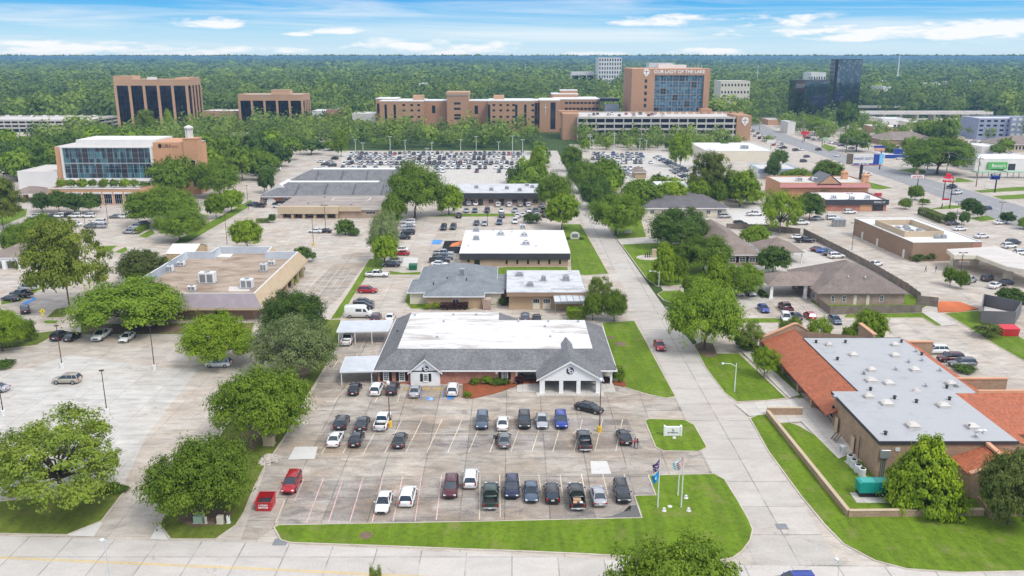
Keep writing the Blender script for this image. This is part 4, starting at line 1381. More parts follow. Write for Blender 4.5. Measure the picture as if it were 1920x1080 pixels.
for px,py,m_ in((1718,660, 'galv'),(1728,666, 'dark_metal'),(1680,694, 'galv'),(1763,696, 'galv'),(1620,702, 'grey_metal'),(1736,725, 'galv'),(1677,748, 'dark_metal'),(1718,755, 'dark_metal'),(1565,747, 'galv'),(1570,675, 'dark_metal'),(1585,643, 'dark_metal'),(1690,642, 'dark_metal'),(1632,732, 'dark_metal'),(1660,815, 'dark_metal'),(1819,803, 'dark_metal'),(1836,812, 'white_metal'),(1845,812, 'white_metal'),(1830,820, 'galv'),(1780,750, 'dark_metal'),(1775,728, 'dark_metal'),(1795,726, 'galv'),(1530,643, 'dark_metal'),(1729,677, 'galv'),(1704,680, 'galv')):
 z=Z2+.05 if py>741 else Z1
 x,y=G(px,py,z)
 vent(rf,x,y,z,.2,.6,m_)
for yq,wd in((150.5,2.0),(146.2,1.6),(139,1.8),(131,1.8)):
 window(t, 'W',yq-wd/2,yq+wd/2,.3,2.3,50.2, 'brown_wall', 'dark_glass',2,1,.1)
for yq in(143.5,135.3,128.6):
 b=MB();b.box(48.4,50.2,yq-.35,yq+.35,0,2.6);b.build('pier',M['wall_brick'],t)
o=window(t, 'W',121.9,127.5,.2,2.4,50.2, 'offwhite', 'dark_glass',6,2,.1)
for yq,z1 in((119.0,2.5),(112.6,2.4)):
 d=MB();d.box(48.93,49.0,yq-.55,yq+.55,.15,z1);d.build('door',M['tan_light'],t)
b=MB();b.box(48.7,49.0,120.3,120.6,3.4,3.8);b.build('wall_lamp',M['dark_metal'],t)
b=MB()
for i in range(3):
 b.tube([(49.6+i*.25,104.32,0.1),(49.6+i*.25,104.32,3.2)],.06,6)
b.bevbox(49.2,50.5,103.95,104.38,3.2,4.4,.04)
b.build('conduit',M['galv'],t)
b=MB();b.tube([(48.85,110.0,.1),(48.85,110.0,3.6)],.05,6);b.build('downpipe',M['dark_metal'],t)
b=MB();b.box(51.2,51.8,104.3,104.39,4.1,4.6);b.build('junction_box',M['white_metal'],t)
wt_=MB()
def wallrun(mb,pts,th,z,mi=0,cap=None):
 for a,c in zip(pts,pts[1:]):
  a,c=Vector(a),Vector(c)
  d=(c-a).normalized()
  n=Vector((-d.y,d.x))*th/2
  v=[a-n,c+d*0-n,c+n,a+n]
  mb.add([(p.x,p.y,zz_)for zz_ in(0.05,z)for p in v],[(4,5,6,7),(0,1,5,4),(1,2,6,5),(2,3,7,6),(3,0,4,7)],mi)
  if cap is not None:
   n2=n*1.35
   v=[a-n2,c-n2,c+n2,a+n2]
   mb.add([(p.x,p.y,zz_)for zz_ in(z+.003,z+.09)for p in v],[(3,2,1,0),(4,5,6,7),(0,1,5,4),(1,2,6,5),(2,3,7,6),(3,0,4,7)],cap)
P=[G(1505,779),G(1438,779),G(1590,970)]
P=[(G(1503,778)[0],P[1][1]),P[1],P[2],(G(1843,968)[0],P[2][1]+.3)]
t=thing('garden_wall', 'long low tan brick garden wall bending round the lawn of the tiled building', 'wall',(P[2][0],P[2][1],0))
w=MB();wallrun(w,P[:2],.4,1.3,0);wallrun(w,P[1:],.4,0.95,0);w.build('wall',M['wall_brick'],t)
w2=MB()
for(a,c),z in(((P[1],P[2]),.953),((P[2],P[3]),.957),((P[0],P[1]),1.305)):
 a,c=Vector(a),Vector(c)
 d=(c-a).normalized();n=Vector((-d.y,d.x))*.26
 v=[a-n,c-n,c+n,a+n]
 w2.add([(p.x,p.y,zz_)for zz_ in(z,z+.07)for p in v],[(3,2,1,0),(4,5,6,7),(0,1,5,4),(1,2,6,5),(2,3,7,6),(3,0,4,7)])
w2.build('coping',M['tan_light'],t)
q0=G(1833,942);q1=G(1858,974);q2=G(1905,968);q3=G(1960,985)
t=thing('garden_wall', 'short low tan wall with a stepped end under the olive green tree', 'wall',(q1[0],q1[1],0))
w=MB();wallrun(w,[q0,q1,q2,q3],.35,.9);w.build('wall',M['wall_brick'],t)
def bands(par,side,a0,a1,pos,zs,mat='dark_glass',n=1,gap=0.4,fm=None,piv=None,ang=0.0,nx=3):
 """rows of windows, each its own part"""
 for z0,z1 in zs:
  w=(a1-a0)/n
  for i in range(n):
   f=MB(piv,ang)
   bx(f,side,a0+i*w+gap/2,a0+(i+1)*w-gap/2,z0,z1,-.15,.04,pos)
   f.build('window',M[mat],par)
t=thing('medical_building', 'long red brick complex under two grey shingle roofs with flat white ridge strips', 'medical building',(-70,340,0))
def hipdeck(par,o,i,z0,z1,shin,deckm,wall,over=.7,name='roof'):
 r=MB();r.frustum(o,i,z0,z1);r.add([(o[0],o[2],z0),(o[1],o[2],z0),(o[1],o[3],z0),(o[0],o[3],z0)],[(3,2,1,0)])
 ro=r.build(name,M[shin],par)
 d=MB();d.box(i[0],i[1],i[2],i[3],z1-.3,z1+.06);d.build('deck',M[deckm],ro)
 f=MB()
 for a in((o[0]-.1,o[1]+.1,o[2]-.1,o[2]),(o[0]-.1,o[0],o[2],o[3]),(o[1],o[1]+.1,o[2],o[3]),(o[0]-.1,o[1]+.1,o[3],o[3]+.1)):
  f.box(*a,z0-.25,z0+.02)
 f.build('gutter',M['white_paint'],ro)
 w=MB();w.prism([(o[0]+over,o[2]+over),(o[1]-over,o[2]+over),(o[1]-over,o[3]-over),(o[0]+over,o[3]-over)],0,z0-.01,top=False)
 w.build('wall',M[wall],par)
 return ro
ro=hipdeck(t,(-97,-44,323.5,348),(-87.5,-52.5,334,338),3.4,7.4, 'grey_shingle', 'clean_white_roof', 'red_brick')
rb=hipdeck(t,(-96,-40,352,384),(-85,-50,364,369),3.4,8.6, 'grey_shingle', 'clean_white_roof', 'red_brick')
for k in range(4):
 for rr,y0,y1,z0,z1,xx in((ro,325,332.5,4.1,6.9,-83+11*k),(rb,354,362,4.2,8.1,-82+10.5*k)):
  b=MB();b.add([(xx-.2,y0,z0),(xx+.2,y0,z0),(xx+.2,y1,z1),(xx-.2,y1,z1),(xx,y0,z0+.5),(xx,y1,z1+.4)],[(0,4,5,3),(1,2,5,4),(0,1,4),(3,5,2)])
  b.build('roof_rib',M['dark_shingle'],rr)
b=MB()
b.add([(x,y,z)for y in(330,330.4)for x,z in((-97.5,3.2),(-84,3.2),(-90.5,7.2))],[(0,1,2),(5,4,3)])
b.add([(-97.5,330,3.2),(-84,330,3.2),(-90.5,330,7.25),(-90.5,345,7.25),(-97.5,345,3.2),(-84,345,3.2)],[(0,2,3,4),(1,5,3,2)])
b.build('gable',M['offwhite'],t)
for xx in(-94.5,-86.5):
 window(t, 'S',xx-.9,xx+.9,.8,2.7,324.2,nx=3,nz=2)
b=MB();b.add([(-92.2+1.7*math.cos(a),324.05,1.2+1.6*math.sin(a))for a in np.linspace(0,math.pi,9)]+[(-93.9,324.05,.05),(-90.5,324.05,.05)],[(10,0,1,2,3,4,5,6,7,8,9)][:1]);b.build('door',M['offwhite'],t)
t=thing('office_building', 'low tan building with a stained brown flat roof and an arcade of dark bays', 'office building',(-64,305,0))
hz=ZY(296,388)
w=MB();w.prism([(-81.6,298.5),(-61,298.5),(-61,297),(-46,297),(-46,321),(-81.6,321)],0,hz-.5,top=False);w.build('wall',M['tan_brick'],t)
f=MB();f.box(-82.2,-61,295.5,298,hz-2.4,hz+.1);f.box(-61,-53,296.2,297,hz-1.6,hz+.1);f.build('fascia',M['tan_light'],t)
f=MB();f.box(-53,-45.8,296.4,297,hz-1.2,hz-.02);f.build('fascia',M['deck_roof'],t)
r=MB();r.prism([(-82.2,298),(-61,298),(-61,297),(-45.8,297),(-45.8,321.3),(-82.2,321.3)],hz-.45,hz);rf=r.build('roof',M['brown_roof'],t)
b=MB()
for a in((-66,-52,308,308.5),(-66,-52,314,314.5),(-66,-65.5,308.5,314),(-52.5,-52,308.5,314)):
 b.box(*a,hz,hz+.35)
b.build('roof_curb',M['deck_roof'],rf)
for x,y in((-73,303),(-70,317),(-57,300)):
 vent(rf,x,y,hz,.3,.8)
for i in range(6):
 xx=-81+i*3.9
 b=MB();b.box(xx-.45,xx+.45,295.8,296.6,0,hz-2.42);b.build('column',M['tan_wall'],t)
 if i<5:
  window(t, 'S',xx+.6,xx+3.3,.3,hz-2.6,298.5, 'black', 'dark_glass',2,1)
window(t, 'S',-51.5,-48,1.4,2.4,297, 'white_paint', 'dark_glass',3,1)
t=thing('commercial_building', 'long low brick shop row with a dark fascia band and a grey flat roof', 'commercial building',(-5,333,0))
hz=ZY(322,362)
w=MB();w.prism([(-22,323),(13,323),(13,346),(-22,346)],0,hz-2,top=False);w.build('wall',M['pink_brick'],t)
f=MB();f.box(-22.6,13.5,322,346.5,hz-2.1,hz-.02);f.build('fascia',M['charcoal'],t)
r=MB();r.box(-22.6,13.5,322,346.5,hz-.02,hz+.05);rf=r.build('roof',M['grey_white_roof'],t)
for x,y in((-8,328),(-2,332),(3,327),(8,335),(-14,334),(6,340)):
 hvac(rf,x,y,hz+.05,1.5,1.2,1.1, 'galv')
for x in(-18,-12,-4,5):
 b=MB();b.box(x-.9,x+.9,322.9,323,.05,2.6);b.build('door',M['dark_glass'],t)
for x in(-15,-8,1,9):
 window(t, 'S',x-1,x+1,.9,2.4,323, 'brown_wall', 'dark_glass',2,1)
for i,(a,c,y,wd,lab)in enumerate(((818,872,352,6, 'longer white flat carport behind the long shop row'),(896,942,352,6, 'shorter white flat carport behind the long shop row, nearer the street trees'))):
 x0,x1=XY(y,a,343),XY(y,c,343)
 t=thing('carport',lab, 'carport',((x0+x1)/2,y,0))
 r=MB();r.box(x0,x1,y,y+wd,2.9,3.15);r.build('roof',M['offwhite'],t)
 for k in range(4):
  b=MB();xx=x0+.3+(x1-x0-.6)*k/3;b.box(xx-.1,xx+.1,y+.3,y+.5,0,2.9);b.build('post',M['white_metal'],t)
def house(name,label,cat,o,ez,rz,shin,wall,axis=None,wins=(),ww=1.1,fascia='white_metal',run=None):
 t=thing(name,label,cat,((o[0]+o[1])/2,(o[2]+o[3])/2,0))
 ro=eaved(t,o[0],o[1],o[2],o[3],ez,rz,shin,wall=wall,run=run)
 for x in wins:
  window(t, 'S',x-ww/2,x+ww/2,.8,2.2,o[2]+.6,nx=2,nz=2)
 return t,ro
t,ro=house('brick_house', 'brown hipped brick house behind a board fence with a wide porte cochere', 'house',(69.6,90.3,187.1,209.5),3.0,8.0, 'brown_shingle', 'pink_brick',wins=[],run=10.2)
for a,c in((1558,1565),(1579,1586),(1649,1656)):
 window(t, 'S',XY(187.7,a,562),XY(187.7,c,562),.8,2.3,187.7,nx=2,nz=2)
for a,c in((1600,1606),(1624,1630)):
 b=MB();b.box(XY(187.7,a,562),XY(187.7,c,562),187.62,187.7,.1,2.4);b.build('door',M['cream'],t)
for yq in(191,199):
 window(t, 'W',yq-1.2,yq+1.2,.7,2.2,70.2,nx=3,nz=2)
r=MB()
wx0,wx1,wy0,wy1,we,wr=59.8,75.5,192.6,203.4,3.3,5.4
r.add([(wx0,wy0,we),(wx1,wy0,we),(wx1,wy1,we),(wx0,wy1,we),(wx0+4.6,(wy0+wy1)/2,wr),(wx1+3,(wy0+wy1)/2,wr)],[(0,1,5,4),(2,3,4,5),(3,0,4),(3,2,1,0)])
r.build('porte_cochere_roof',M['taupe_shingle'],ro)
for x,y in((61,193.6),(69,193.6),(61,202.4),(69,202.4)):
 b=MB();b.box(x-.35,x+.35,y-.35,y+.35,.05,we-.02);b.box(x-.45,x+.45,y-.45,y+.45,.02,.4);b.build('column',M['white_paint'],t)
for px,py in((1560,510),(1590,520),(1622,521)):
 x,y=G(px,py,5.5)
 vent(ro,x,y,ZY(y,py)-.3,.12,.7)
t,ro=house('brick_house', 'taupe hipped brick house half hidden by the bright green trees across the street', 'house',(53,68.0,226,264),3.0,7.2, 'taupe_shingle', 'pink_brick')
for a in(1373,1392,1410):
 x=XY(226.6,a,490);window(t, 'S',x-.9,x+.9,.8,2.3,226.6,nx=2,nz=2)
 for s in(-1,1):
  b=MB();b.box(x+s*1.25-.28,x+s*1.25+.28,226.52,226.6,.8,2.3);b.build('shutter',M['dark_metal'],t)
t=thing('clinic_building', 'grey hipped building with a flat white roof top behind the dark round tree', 'clinic',(61,318,0))
z3=3.0
hd=hipdeck(t,(46.5,77,300,342),(55.5,67.5,316,336),3.0,7.4, 'dark_shingle', 'clean_white_roof', 'cream')
for x,y in((59,320),(63,322),(61,332),(65,333),(57.5,329)):
 vent(hd,x,y,7.46,.3,.7, 'white_metal')
b=MB();b.box(57,58.2,313,314.2,5.5,7.4);b.build('roof_vent',M['white_metal'],hd)
for x in(50,54,70,74):
 window(t, 'S',x-.8,x+.8,.8,2.2,300.7,nx=2,nz=2)
t=thing('pavilion', 'open brown hip roofed parking pavilion on white posts behind the hipped brick houses', 'pavilion',(74,234,0))
eaved(t,68.5,80.5,228,241.5,3.1,6.0, 'taupe_shingle')
for x in(69.3,74.5,79.7):
 for y in(228.8,240.7):
  b=MB();b.box(x-.15,x+.15,y-.15,y+.15,.02,2.95);b.build('post',M['white_metal'],t)
t=thing('pavilion', 'open carport with a grey hip roof on a white frame near the tall pine', 'pavilion',(-134,226,0))
X0,X1=G(-60,495,3.2)[0],G(49,480,3.2)[0]
Yq=G(20,482,3.2)[1]
eaved(t,X0,X1,Yq-1,Yq+13,3.2,5.4, 'taupe_shingle')
b=MB();b.box(X0,X1-.2,Yq-.8,Yq-.5,2.3,3.0);b.build('beam',M['white_paint'],t)
for x in(X0+.6,(X0+X1)/2,X1-.8):
 for y in(Yq-.65,Yq+12):
  b=MB();b.box(x-.45,x+.45,y-.4,y+.4,.02,2.3);b.build('post',M['white_paint'],t)
PV,AN=(111.0,231.0),math.radians(3)
hb=ZY(231,455)
t,rf=flat_building('commercial_building', 'big windowless tan brick box with a white roof and a sunken rooftop plant yard', 'commercial building',0,19.5,0,37,hb, 'brown_wall', 'clean_white_roof',.12, 'white_paint',PV,AN)
b=MB(PV,AN)
for a in((1.5,13,8,8.4),(1.5,13,26,26.4),(1.5,1.9,8.4,26),(12.6,13,8.4,26)):
 b.box(*a,hb-.2,hb+1.5)
b.build('plant_screen',M['tan_light'],rf)
b=MB(PV,AN);b.box(2,12.5,8.5,25.9,hb-.1,hb);b.build('plant_deck',M['white_roof'],rf)
c_,s_=math.cos(AN),math.sin(AN)
for x,y in((4,12),(6.5,14),(8,12),(9.5,15),(5,19),(8.5,21),(10,10.5),(10,6),(12,6.2),(7.5,18)):
 hvac(rf,PV[0]+x*c_-y*s_,PV[1]+x*s_+y*c_,hb,1.3,1.1,.9, 'galv')
b=MB(PV,AN);b.box(17.0,19.56,-.06,0,hb-1.8,hb-.3);b.build('fascia',M['salmon_dark'],t)
b=MB(PV,AN)
for yq,z in((4,2.4),(20,2.2),(30,2.2)):
 b=MB(PV,AN);b.box(-.06,0,yq,yq+1.1,.05,z);b.build('door',M['offwhite'],t)
t=thing('drive_up_canopy', 'flat beige canopy on square cream pillars beside the big tan box', 'canopy',(128,222,0))
cz=3.6
P=[G(1775,467,cz+1),G(1870,462,cz+1),G(1960,495,cz+1),G(1960,512,cz+1),G(1888,500,cz+1),G(1832,479,cz+1),G(1790,479,cz+1)]
r=MB();r.prism(P,cz,cz+1.0,bottom=True);r.build('fascia',M['cream'],t)
r=MB();r.prism(inset(P,.35),cz+1.0,cz+1.05);r.build('roof',M['deck_roof'],t)
for px,py in((1791,499),(1829,500),(1892,525),(1944,530)):
 x,y=G(px,py)
 b=MB();b.box(x-.8,x+.8,y,y+1.6,0,cz);b.build('pillar',M['cream'],t)
x,y=G(1850,498)
b=MB();b.box(x-9,x+4,y+5.5,y+6,0,cz);b.build('back_wall',M['brown_wall'],t)
b=MB();A_,B_2=G(1850,494,1),G(1885,506,1);b.tube([(A_[0],A_[1],1),(B_2[0],B_2[1],1)],.1,6);b.build('barrier',M['yellow_paint'],t)
t=thing('condenser_unit', 'big grey air conditioning condenser standing at the corner of the tan box', 'condenser',(*G(1572,424),0))
x,y=G(1572,424)
b=MB();b.bevbox(x-2,x+2,y-1.2,y+1.2,.1,2.6,.08);b.build('cabinet',M['galv'],t)
for k in(-1,0,1):
 b=MB();b.box(x+k*1.25-.5,x+k*1.25+.5,y-1.24,y-1.2,.4,2.3);b.build('grille',M['grey_metal'],t)
hz=ZY(311,375)
t,rf=flat_building('restaurant', 'low brick restaurant with a black sign fascia and a white flat roof', 'restaurant',XY(311,1547,385),XY(311,1662,385),311,331,hz, 'red_brick', 'clean_white_roof',.3, 'charcoal')
x0,x1=XY(311,1547,385),XY(311,1662,385)
b=MB();b.box(x0-.2,x1+.6,310.4,310.98,hz-1.7,hz+.15);fo=b.build('fascia',M['charcoal'],t)
text('lettering', 'SMOKE UP',0.9,(XY(311,1648,378),310.36,hz-.75),M['white_paint'],fo,depth=.05)
b=MB();b.box(XY(311,1612,388),XY(311,1634,388),310.9,310.99,.1,hz-1.75);b.build('panel',M['peach'],t)
window(t, 'S',XY(311,1636,388),XY(311,1656,388),.2,hz-1.8,311, 'black', 'dark_glass',4,1)
for px,py in((1563,371),(1597,373),(1626,371)):
 x,y=G(px,py,hz);hvac(rf,x,y,hz-.3,1.7,1.5,1.3, 'white_metal')
t=thing('restaurant', 'orange mission style restaurant with red metal roof skirts and two little towers', 'restaurant',(110,345,0))
hz=ZY(335,350)
X0,X1=XY(338,1462,360),XY(338,1628,360)
w=MB();w.prism([(X0,338),(X1,338),(X1,358),(X0,358)],0,hz+1.2,top=False);w.build('wall',M['peach'],t)
r=MB();r.box(X0+.3,X1-.3,338.3,357.7,hz+.6,hz+.8);r.build('roof',M['deck_roof'],t)
r=MB();xm=XY(338,1545,350)
r.add([(X0-.5,336.6,hz-.6),(X1+.5,336.6,hz-.6),(X1+.2,337.98,hz+.7),(X0,337.98,hz+.7)],[(0,1,2,3)]);r.build('roof_skirt',M['red_metal'],t)
gx0,gx1=XY(338,1535,340),XY(338,1575,340)
g=MB();g.add([(x,y,z)for y in(337.2,346)for x,z in((gx0,hz+.8),(gx1,hz+.8),((gx0+gx1)/2,hz+4.2))],[(0,1,2),(5,4,3)]);g.build('gable',M['salmon'],t)
g=MB();c_x=(gx0+gx1)/2
g.add([(gx0-.6,336.9,hz+.7),(c_x,336.9,hz+4.4),(gx1+.6,336.9,hz+.7),(gx0-.6,350,hz+.7),(c_x,350,hz+4.4),(gx1+.6,350,hz+.7)],[(0,1,4,3),(1,2,5,4)]);g.build('gable_roof',M['grey_shingle'],t)
for a in(1594,1617):
 x=XY(345,a,330)
 b=MB();b.box(x-1.1,x+1.1,341 if a>1600 else 350,343 if a>1600 else 352,hz,hz+3.6);b.hip(x-1.4,x+1.4,(341 if a>1600 else 350)-.3,(343 if a>1600 else 352)+.3,hz+3.6,hz+4.6);b.build('tower',M['peach'],t)
for a in(1604,1613):
 x=XY(338,a,360);window(t, 'S',x-.7,x+.7,1.2,3.0,338, 'peach', 'dark_glass',1,1)
for a in(1495,1525):
 x,y=G(a,342,hz);hvac(t,x,345,hz+.8,2.2,2,1.6, 'white_metal')
hz=ZY(469,283)
t,rf=flat_building('shop_building', 'white walled shop with a blank white flat roof in front of the right garage', 'shop',XY(469,1325,290),XY(469,1452,290),469,515,hz, 'cream', 'clean_white_roof',.3, 'white_paint')
hvac(rf,XY(485,1395,275),484,hz-.3,4,3,1.8, 'galv')
t,rf=flat_building('shop_building', 'low shop with a blue banded wall behind the tall mixed trees', 'shop',XY(400,1425,315),XY(400,1500,315),400,418,4.2, 'offwhite', 'deck_roof',.3, 'sign_cyan')
b=MB();b.box(XY(400,1422,315),XY(400,1501,315),399.7,399.95,2.2,4.1);b.build('fascia',M['steel_blue'],t)
t=thing('medical_building', 'orange brick medical building with a two storey glass front above a planted terrace', 'medical building',(-155,350,0))
PZ=ZY(325,353)
xa,xb=XY(325,93,370),XY(325,262,370)
LB=352.0
La,Lb_,Lc,Ld,Le=XY(LB,105,300),XY(LB,117,300),XY(LB,288,300),XY(LB,346,290),XY(LB,371,290)
lz1,lz0=ZY(LB,277),ZY(LB,335)
w=MB();w.prism([(xa,325),(xb,325),(xb+7,LB),(xa,LB)],0,PZ,mi=0,top=False);w.build('podium',M['peach'],t)
b=MB();b.prism([(xa-.1,324.9),(xb+.1,324.9),(xb+7.1,LB),(xa-.1,LB)],PZ-.9,PZ-.85);b.build('terrace',M['walk_concrete'],t)
b=MB()
b.box(xa-.2,xb+.2,324.8,325.2,PZ-.3,PZ+.15);b.build('coping',M['offwhite'],t)
for i in range(7):
 x=xa+4.5+i*(xb-xa-6)/7
 wn=window(t, 'S',x,x+3.2,.3,4.2,325, 'white_metal', 'dark_mirror',4,2,.12)
 b=MB();b.box(x-.1,x+3.3,324.5,324.99,4.25,4.9);b.build('awning',M['offwhite'],wn)
for i in range(7):
 x=xa+2+i*(xb-xa-4)/6
 b=MB();b.box(x-.2,x+.2,LB-3,LB-2.6,PZ-.85,lz0-.2);b.build('column',M['offwhite'],t)
b=MB();b.box(Lb_,Lc,LB-3.2,LB,lz0-.6,lz0+.1);b.build('terrace_roof',M['offwhite'],t)
w=MB()
w.prism([(La,LB),(Ld,LB),(Ld,LB+26),(La,LB+26)],0,lz1+.3,top=False)
w.box(Lc+.3,Ld,LB+.02,LB+20,lz1+.3,ZY(LB,267))
w.build('wall',M['peach'],t)
f=MB()
for a in((Lb_,Lb_+.8,lz0,lz1),(Lc-.8,Lc,lz0,lz1),(Lb_,Lc,lz1,lz1+.55),(Lb_,Lc,lz0-.1,lz0+.25)):
 f.box(a[0],a[1],LB-1.0,LB-.03,a[2]+.002,a[3])
f.build('glass_frame',M['offwhite'],t)
lm=lz0+(lz1-lz0)*.5
nb=14
for i in range(nb):
 for(z0,z1)in((lz0+.3,lm-.18),(lm+.18,lz1-.05)):
  x0=Lb_+.8+(Lc-Lb_-1.6)*i/nb
  x1=Lb_+.8+(Lc-Lb_-1.6)*(i+1)/nb
  m_=('lsu_panes', 'dark_glass', 'lsu_panes', 'lsu_panes')[(i*7+int(z0))%4]
  window(t, 'S',x0,x1,z0,z1,LB-.3, 'galv',m_,1,3,.06,.06)
b=MB();b.box(Lb_+.8,Lc-.8,LB-.42,LB-.3,lm-.18,lm+.18);b.build('spandrel',M['galv'],t)
r=MB();r.box(La+.3,Ld,LB+.1,LB+25.7,lz1,lz1+.5);rf=r.build('roof',M['deck_roof'],t)
b=MB();b.box(XY(LB,133,265),Lc,LB+4,LB+22,lz1+.5,ZY(LB+4,262));b.build('plant_screen',M['offwhite'],rf)
b=MB();tz=ZY(LB,261);b.box(Ld,Le,LB-.6,LB+6,0,tz);b.box(Ld-.2,Le+.2,LB-.8,LB+6.2,tz,tz+.4);b.build('tower',M['peach'],t)
for z0,z1 in((3,6),(7,10),(11,14)):
 window(t, 'S',Ld+2.6,Ld+4.4,z0,z1,LB-.6, 'white_metal', 'dark_mirror',1,3,.1)
b=MB();cx_,cy_=Ld+1.8,LB+2.5
b.lathe(cx_,cy_,[(1.6,tz+.4),(1.6,tz+.9)],8)
for i in range(8):
 a=i*math.pi/4
 b.box(cx_+1.4*math.cos(a)-.18,cx_+1.4*math.cos(a)+.18,cy_+1.4*math.sin(a)-.18,cy_+1.4*math.sin(a)+.18,tz+.9,tz+4.2)
b.lathe(cx_,cy_,[(1.2,tz+.9),(1.2,tz+4.2)],8)
b.lathe(cx_,cy_,[(1.9,tz+4.2),(1.9,tz+4.7),(.4,tz+5.4)],8)
b.build('lantern',M['offwhite'],t)
text('lettering', 'LSU',1.9,(XY(LB,312,274),LB-.04,ZY(LB,274)),M['black'],t,depth=.1)
text('lettering', 'Health',1.4,(XY(LB,325,274),LB-.04,ZY(LB,274.3)),M['salmon_dark'],t,depth=.1)
b=MB();b.lathe(0,0,[(.9,0),(.9,.12)],14);b.v=[(XY(LB,300,274)+x*.8,LB-.03-z,ZY(LB,273.5)+y)for x,y,z in b.v];b.build('emblem',M['black'],t)
t,rf=flat_building('annex_building', 'plain white annex on the west side of the orange brick medical building', 'annex',XY(352,33,330),La-.3,352,375,ZY(352,322), 'offwhite', 'deck_roof',.3)
t=thing('entrance_canopy', 'tile roofed drive-through canopy on stout pillars beside the white annex', 'canopy',(*G(60,362),0))
x0,x1=XY(332,16,352),XY(332,88,352)
eaved(t,x0,x1,330,342,3.4,5.6, 'taupe_shingle')
for x in(x0+1.4,x1-1.4):
 for y in(331.5,340.5):
  b=MB();b.box(x-.7,x+.7,y-.7,y+.7,0,3.2);b.build('pillar',M['peach'],t)
def bayed(name,label,cat,x0,x1,y0,y1,h,nx,ny,wall,gm,pw=1.3,top=4.0,base=0.0,flare=0.0):
 t=thing(name,label,cat,((x0+x1)/2,(y0+y1)/2,0))
 w=MB()
 w.box(x0+.5,x1-.5,y0+.5,y1-.5,0,h-top-.02)
 w.build('core',M['dark_metal'],t)
 p=MB()
 p.box(x0,x1,y0,y1,h-top,h)
 p.build('attic',M[wall],t)
 r=MB();r.box(x0+.6,x1-.6,y0+.6,y1-.6,h,h+.05);rf=r.build('roof',M['clean_white_roof'],t)
 c=MB()
 for a in((x0-.05,x1+.05,y0-.05,y0+.6),(x0-.05,x1+.05,y1-.6,y1+.05),(x0-.05,x0+.6,y0+.6,y1-.6),(x1-.6,x1+.05,y0+.6,y1-.6)):
  c.box(*a,h+.002,h+.7)
 c.build('coping',M[wall],t)
 for i in range(nx+1):
  x=x0+(x1-x0-pw)*i/nx
  b=MB();b.box(x,x+pw,y0-.3,y0+.5,0,h-top);b.build('pilaster',M[wall],t)
  if i<nx:
   g=MB();g.box(x+pw,x+(x1-x0-pw)/nx,y0+.25,y0+.49,base,h-top-.01);g.build('window',M[gm],t)
 for i in range(1,ny+1):
  y=y0+(y1-y0-pw)*i/ny
  for xs,xe,gx in((x1-.5,x1+.3,x1),(x0-.3,x0+.5,x0)):
   b=MB();b.box(xs,xe,y,y+pw,0,h-top);b.build('pilaster',M[wall],t)
  yp=y0+(y1-y0-pw)*(i-1)/ny+pw
  for a,c_ in((x1-.49,x1-.25),(x0+.25,x0+.49)):
   g=MB();g.box(a,c_,yp,y,base,h-top-.01);g.build('window',M[gm],t)
 return t,rf
def dglass(name,col,px,pz):
 return panes(name,(col,tuple(c*1.6 for c in col),tuple(c*.6 for c in col)),px,pz,tuple(c*0.7 for c in col),.08,.8,.06)
dglass('bay_glass',(0.035,0.028,0.034),2.6,3.9)
TY=640
bt_,brf=bayed('office_tower', 'tall salmon brick tower with dark glass strips between its piers, left of the hospital', 'office tower',XY(TY,212,150),XY(TY,351,150),TY,TY+27,ZY(TY,151),5,4, 'salmon', 'bay_glass',1.9,3.6)
b=MB();hT=ZY(TY,151)
b.box(XY(TY,209,140),XY(TY,245,140),TY+2,TY+16,hT-6,hT+3.2);b.build('penthouse',M['salmon'],bt_)
b=MB();b.box(XY(TY,322,140),XY(TY,349,140),TY+6,TY+26,hT+.1,hT+2.0);b.build('penthouse',M['salmon'],bt_)
b=MB();b.box(XY(TY,266,140),XY(TY,279,140),TY+8,TY+14,hT+.1,hT+2.2);b.build('penthouse',M['deck_roof'],bt_)
TY=690
bt_,brf=bayed('office_block', 'shorter salmon brick block with dark glass strips and a boxy penthouse', 'office block',XY(TY,446,185),XY(TY,568,185),TY,TY+24,ZY(TY,178.5),5,4, 'salmon', 'bay_glass',1.7,4.2)
b=MB();hT=ZY(TY,178.5);b.box(XY(TY,506,170),XY(TY,541,170),TY+3,TY+12,hT+.1,hT+4);b.build('penthouse',M['salmon'],bt_)
def garage(name,label,x0,x1,y0,y1,levels,h,nb,wall,y_side=True,skip=0):
 t=thing(name,label, 'parking garage',((x0+x1)/2,(y0+y1)/2,0))
 lv=h/levels
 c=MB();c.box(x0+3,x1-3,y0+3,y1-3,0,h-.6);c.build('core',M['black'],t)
 for k in range(1,levels+1):
  b=MB()
  z=k*lv
  b.box(x0-.1,x1+.1,y0-.1,y1+.1,z-.5,z-.2)
  for a in((x0-.15,x1+.15,y0-.2,y0+.1),(x0-.15,x1+.15,y1-.1,y1+.2),(x0-.2,x0+.1,y0+.1,y1-.1),(x1-.1,x1+.2,y0+.1,y1-.1)):
   b.box(*a,z-.65,z+.75)
  b.build('deck',M[wall],t)
 b=MB();b.box(x0,x1,y0,y1,h-.19,h-.16);rf=b.build('roof',M['deck_roof'],t)
 for i in range(nb+1):
  x=x0+(x1-x0)*i/nb
  b=MB();b.box(x-.35,x+.35,y0-.12,y0+.5,0,h-.66);b.build('column',M[wall],t)
 for i in range(1,5):
  y=y0+(y1-y0)*i/4
  for xx in(x0,x1):
   b=MB();b.box(xx-.2,xx+.2,y-.35,y+.35,0,h-.66);b.build('column',M[wall],t)
 return t,rf
gt,grf=garage('parking_garage', 'long white three level parking garage at the far left beside the salmon tower',XY(655,-90,225),XY(655,171,225),655,700,3,ZY(655,226),19, 'garage_concrete')
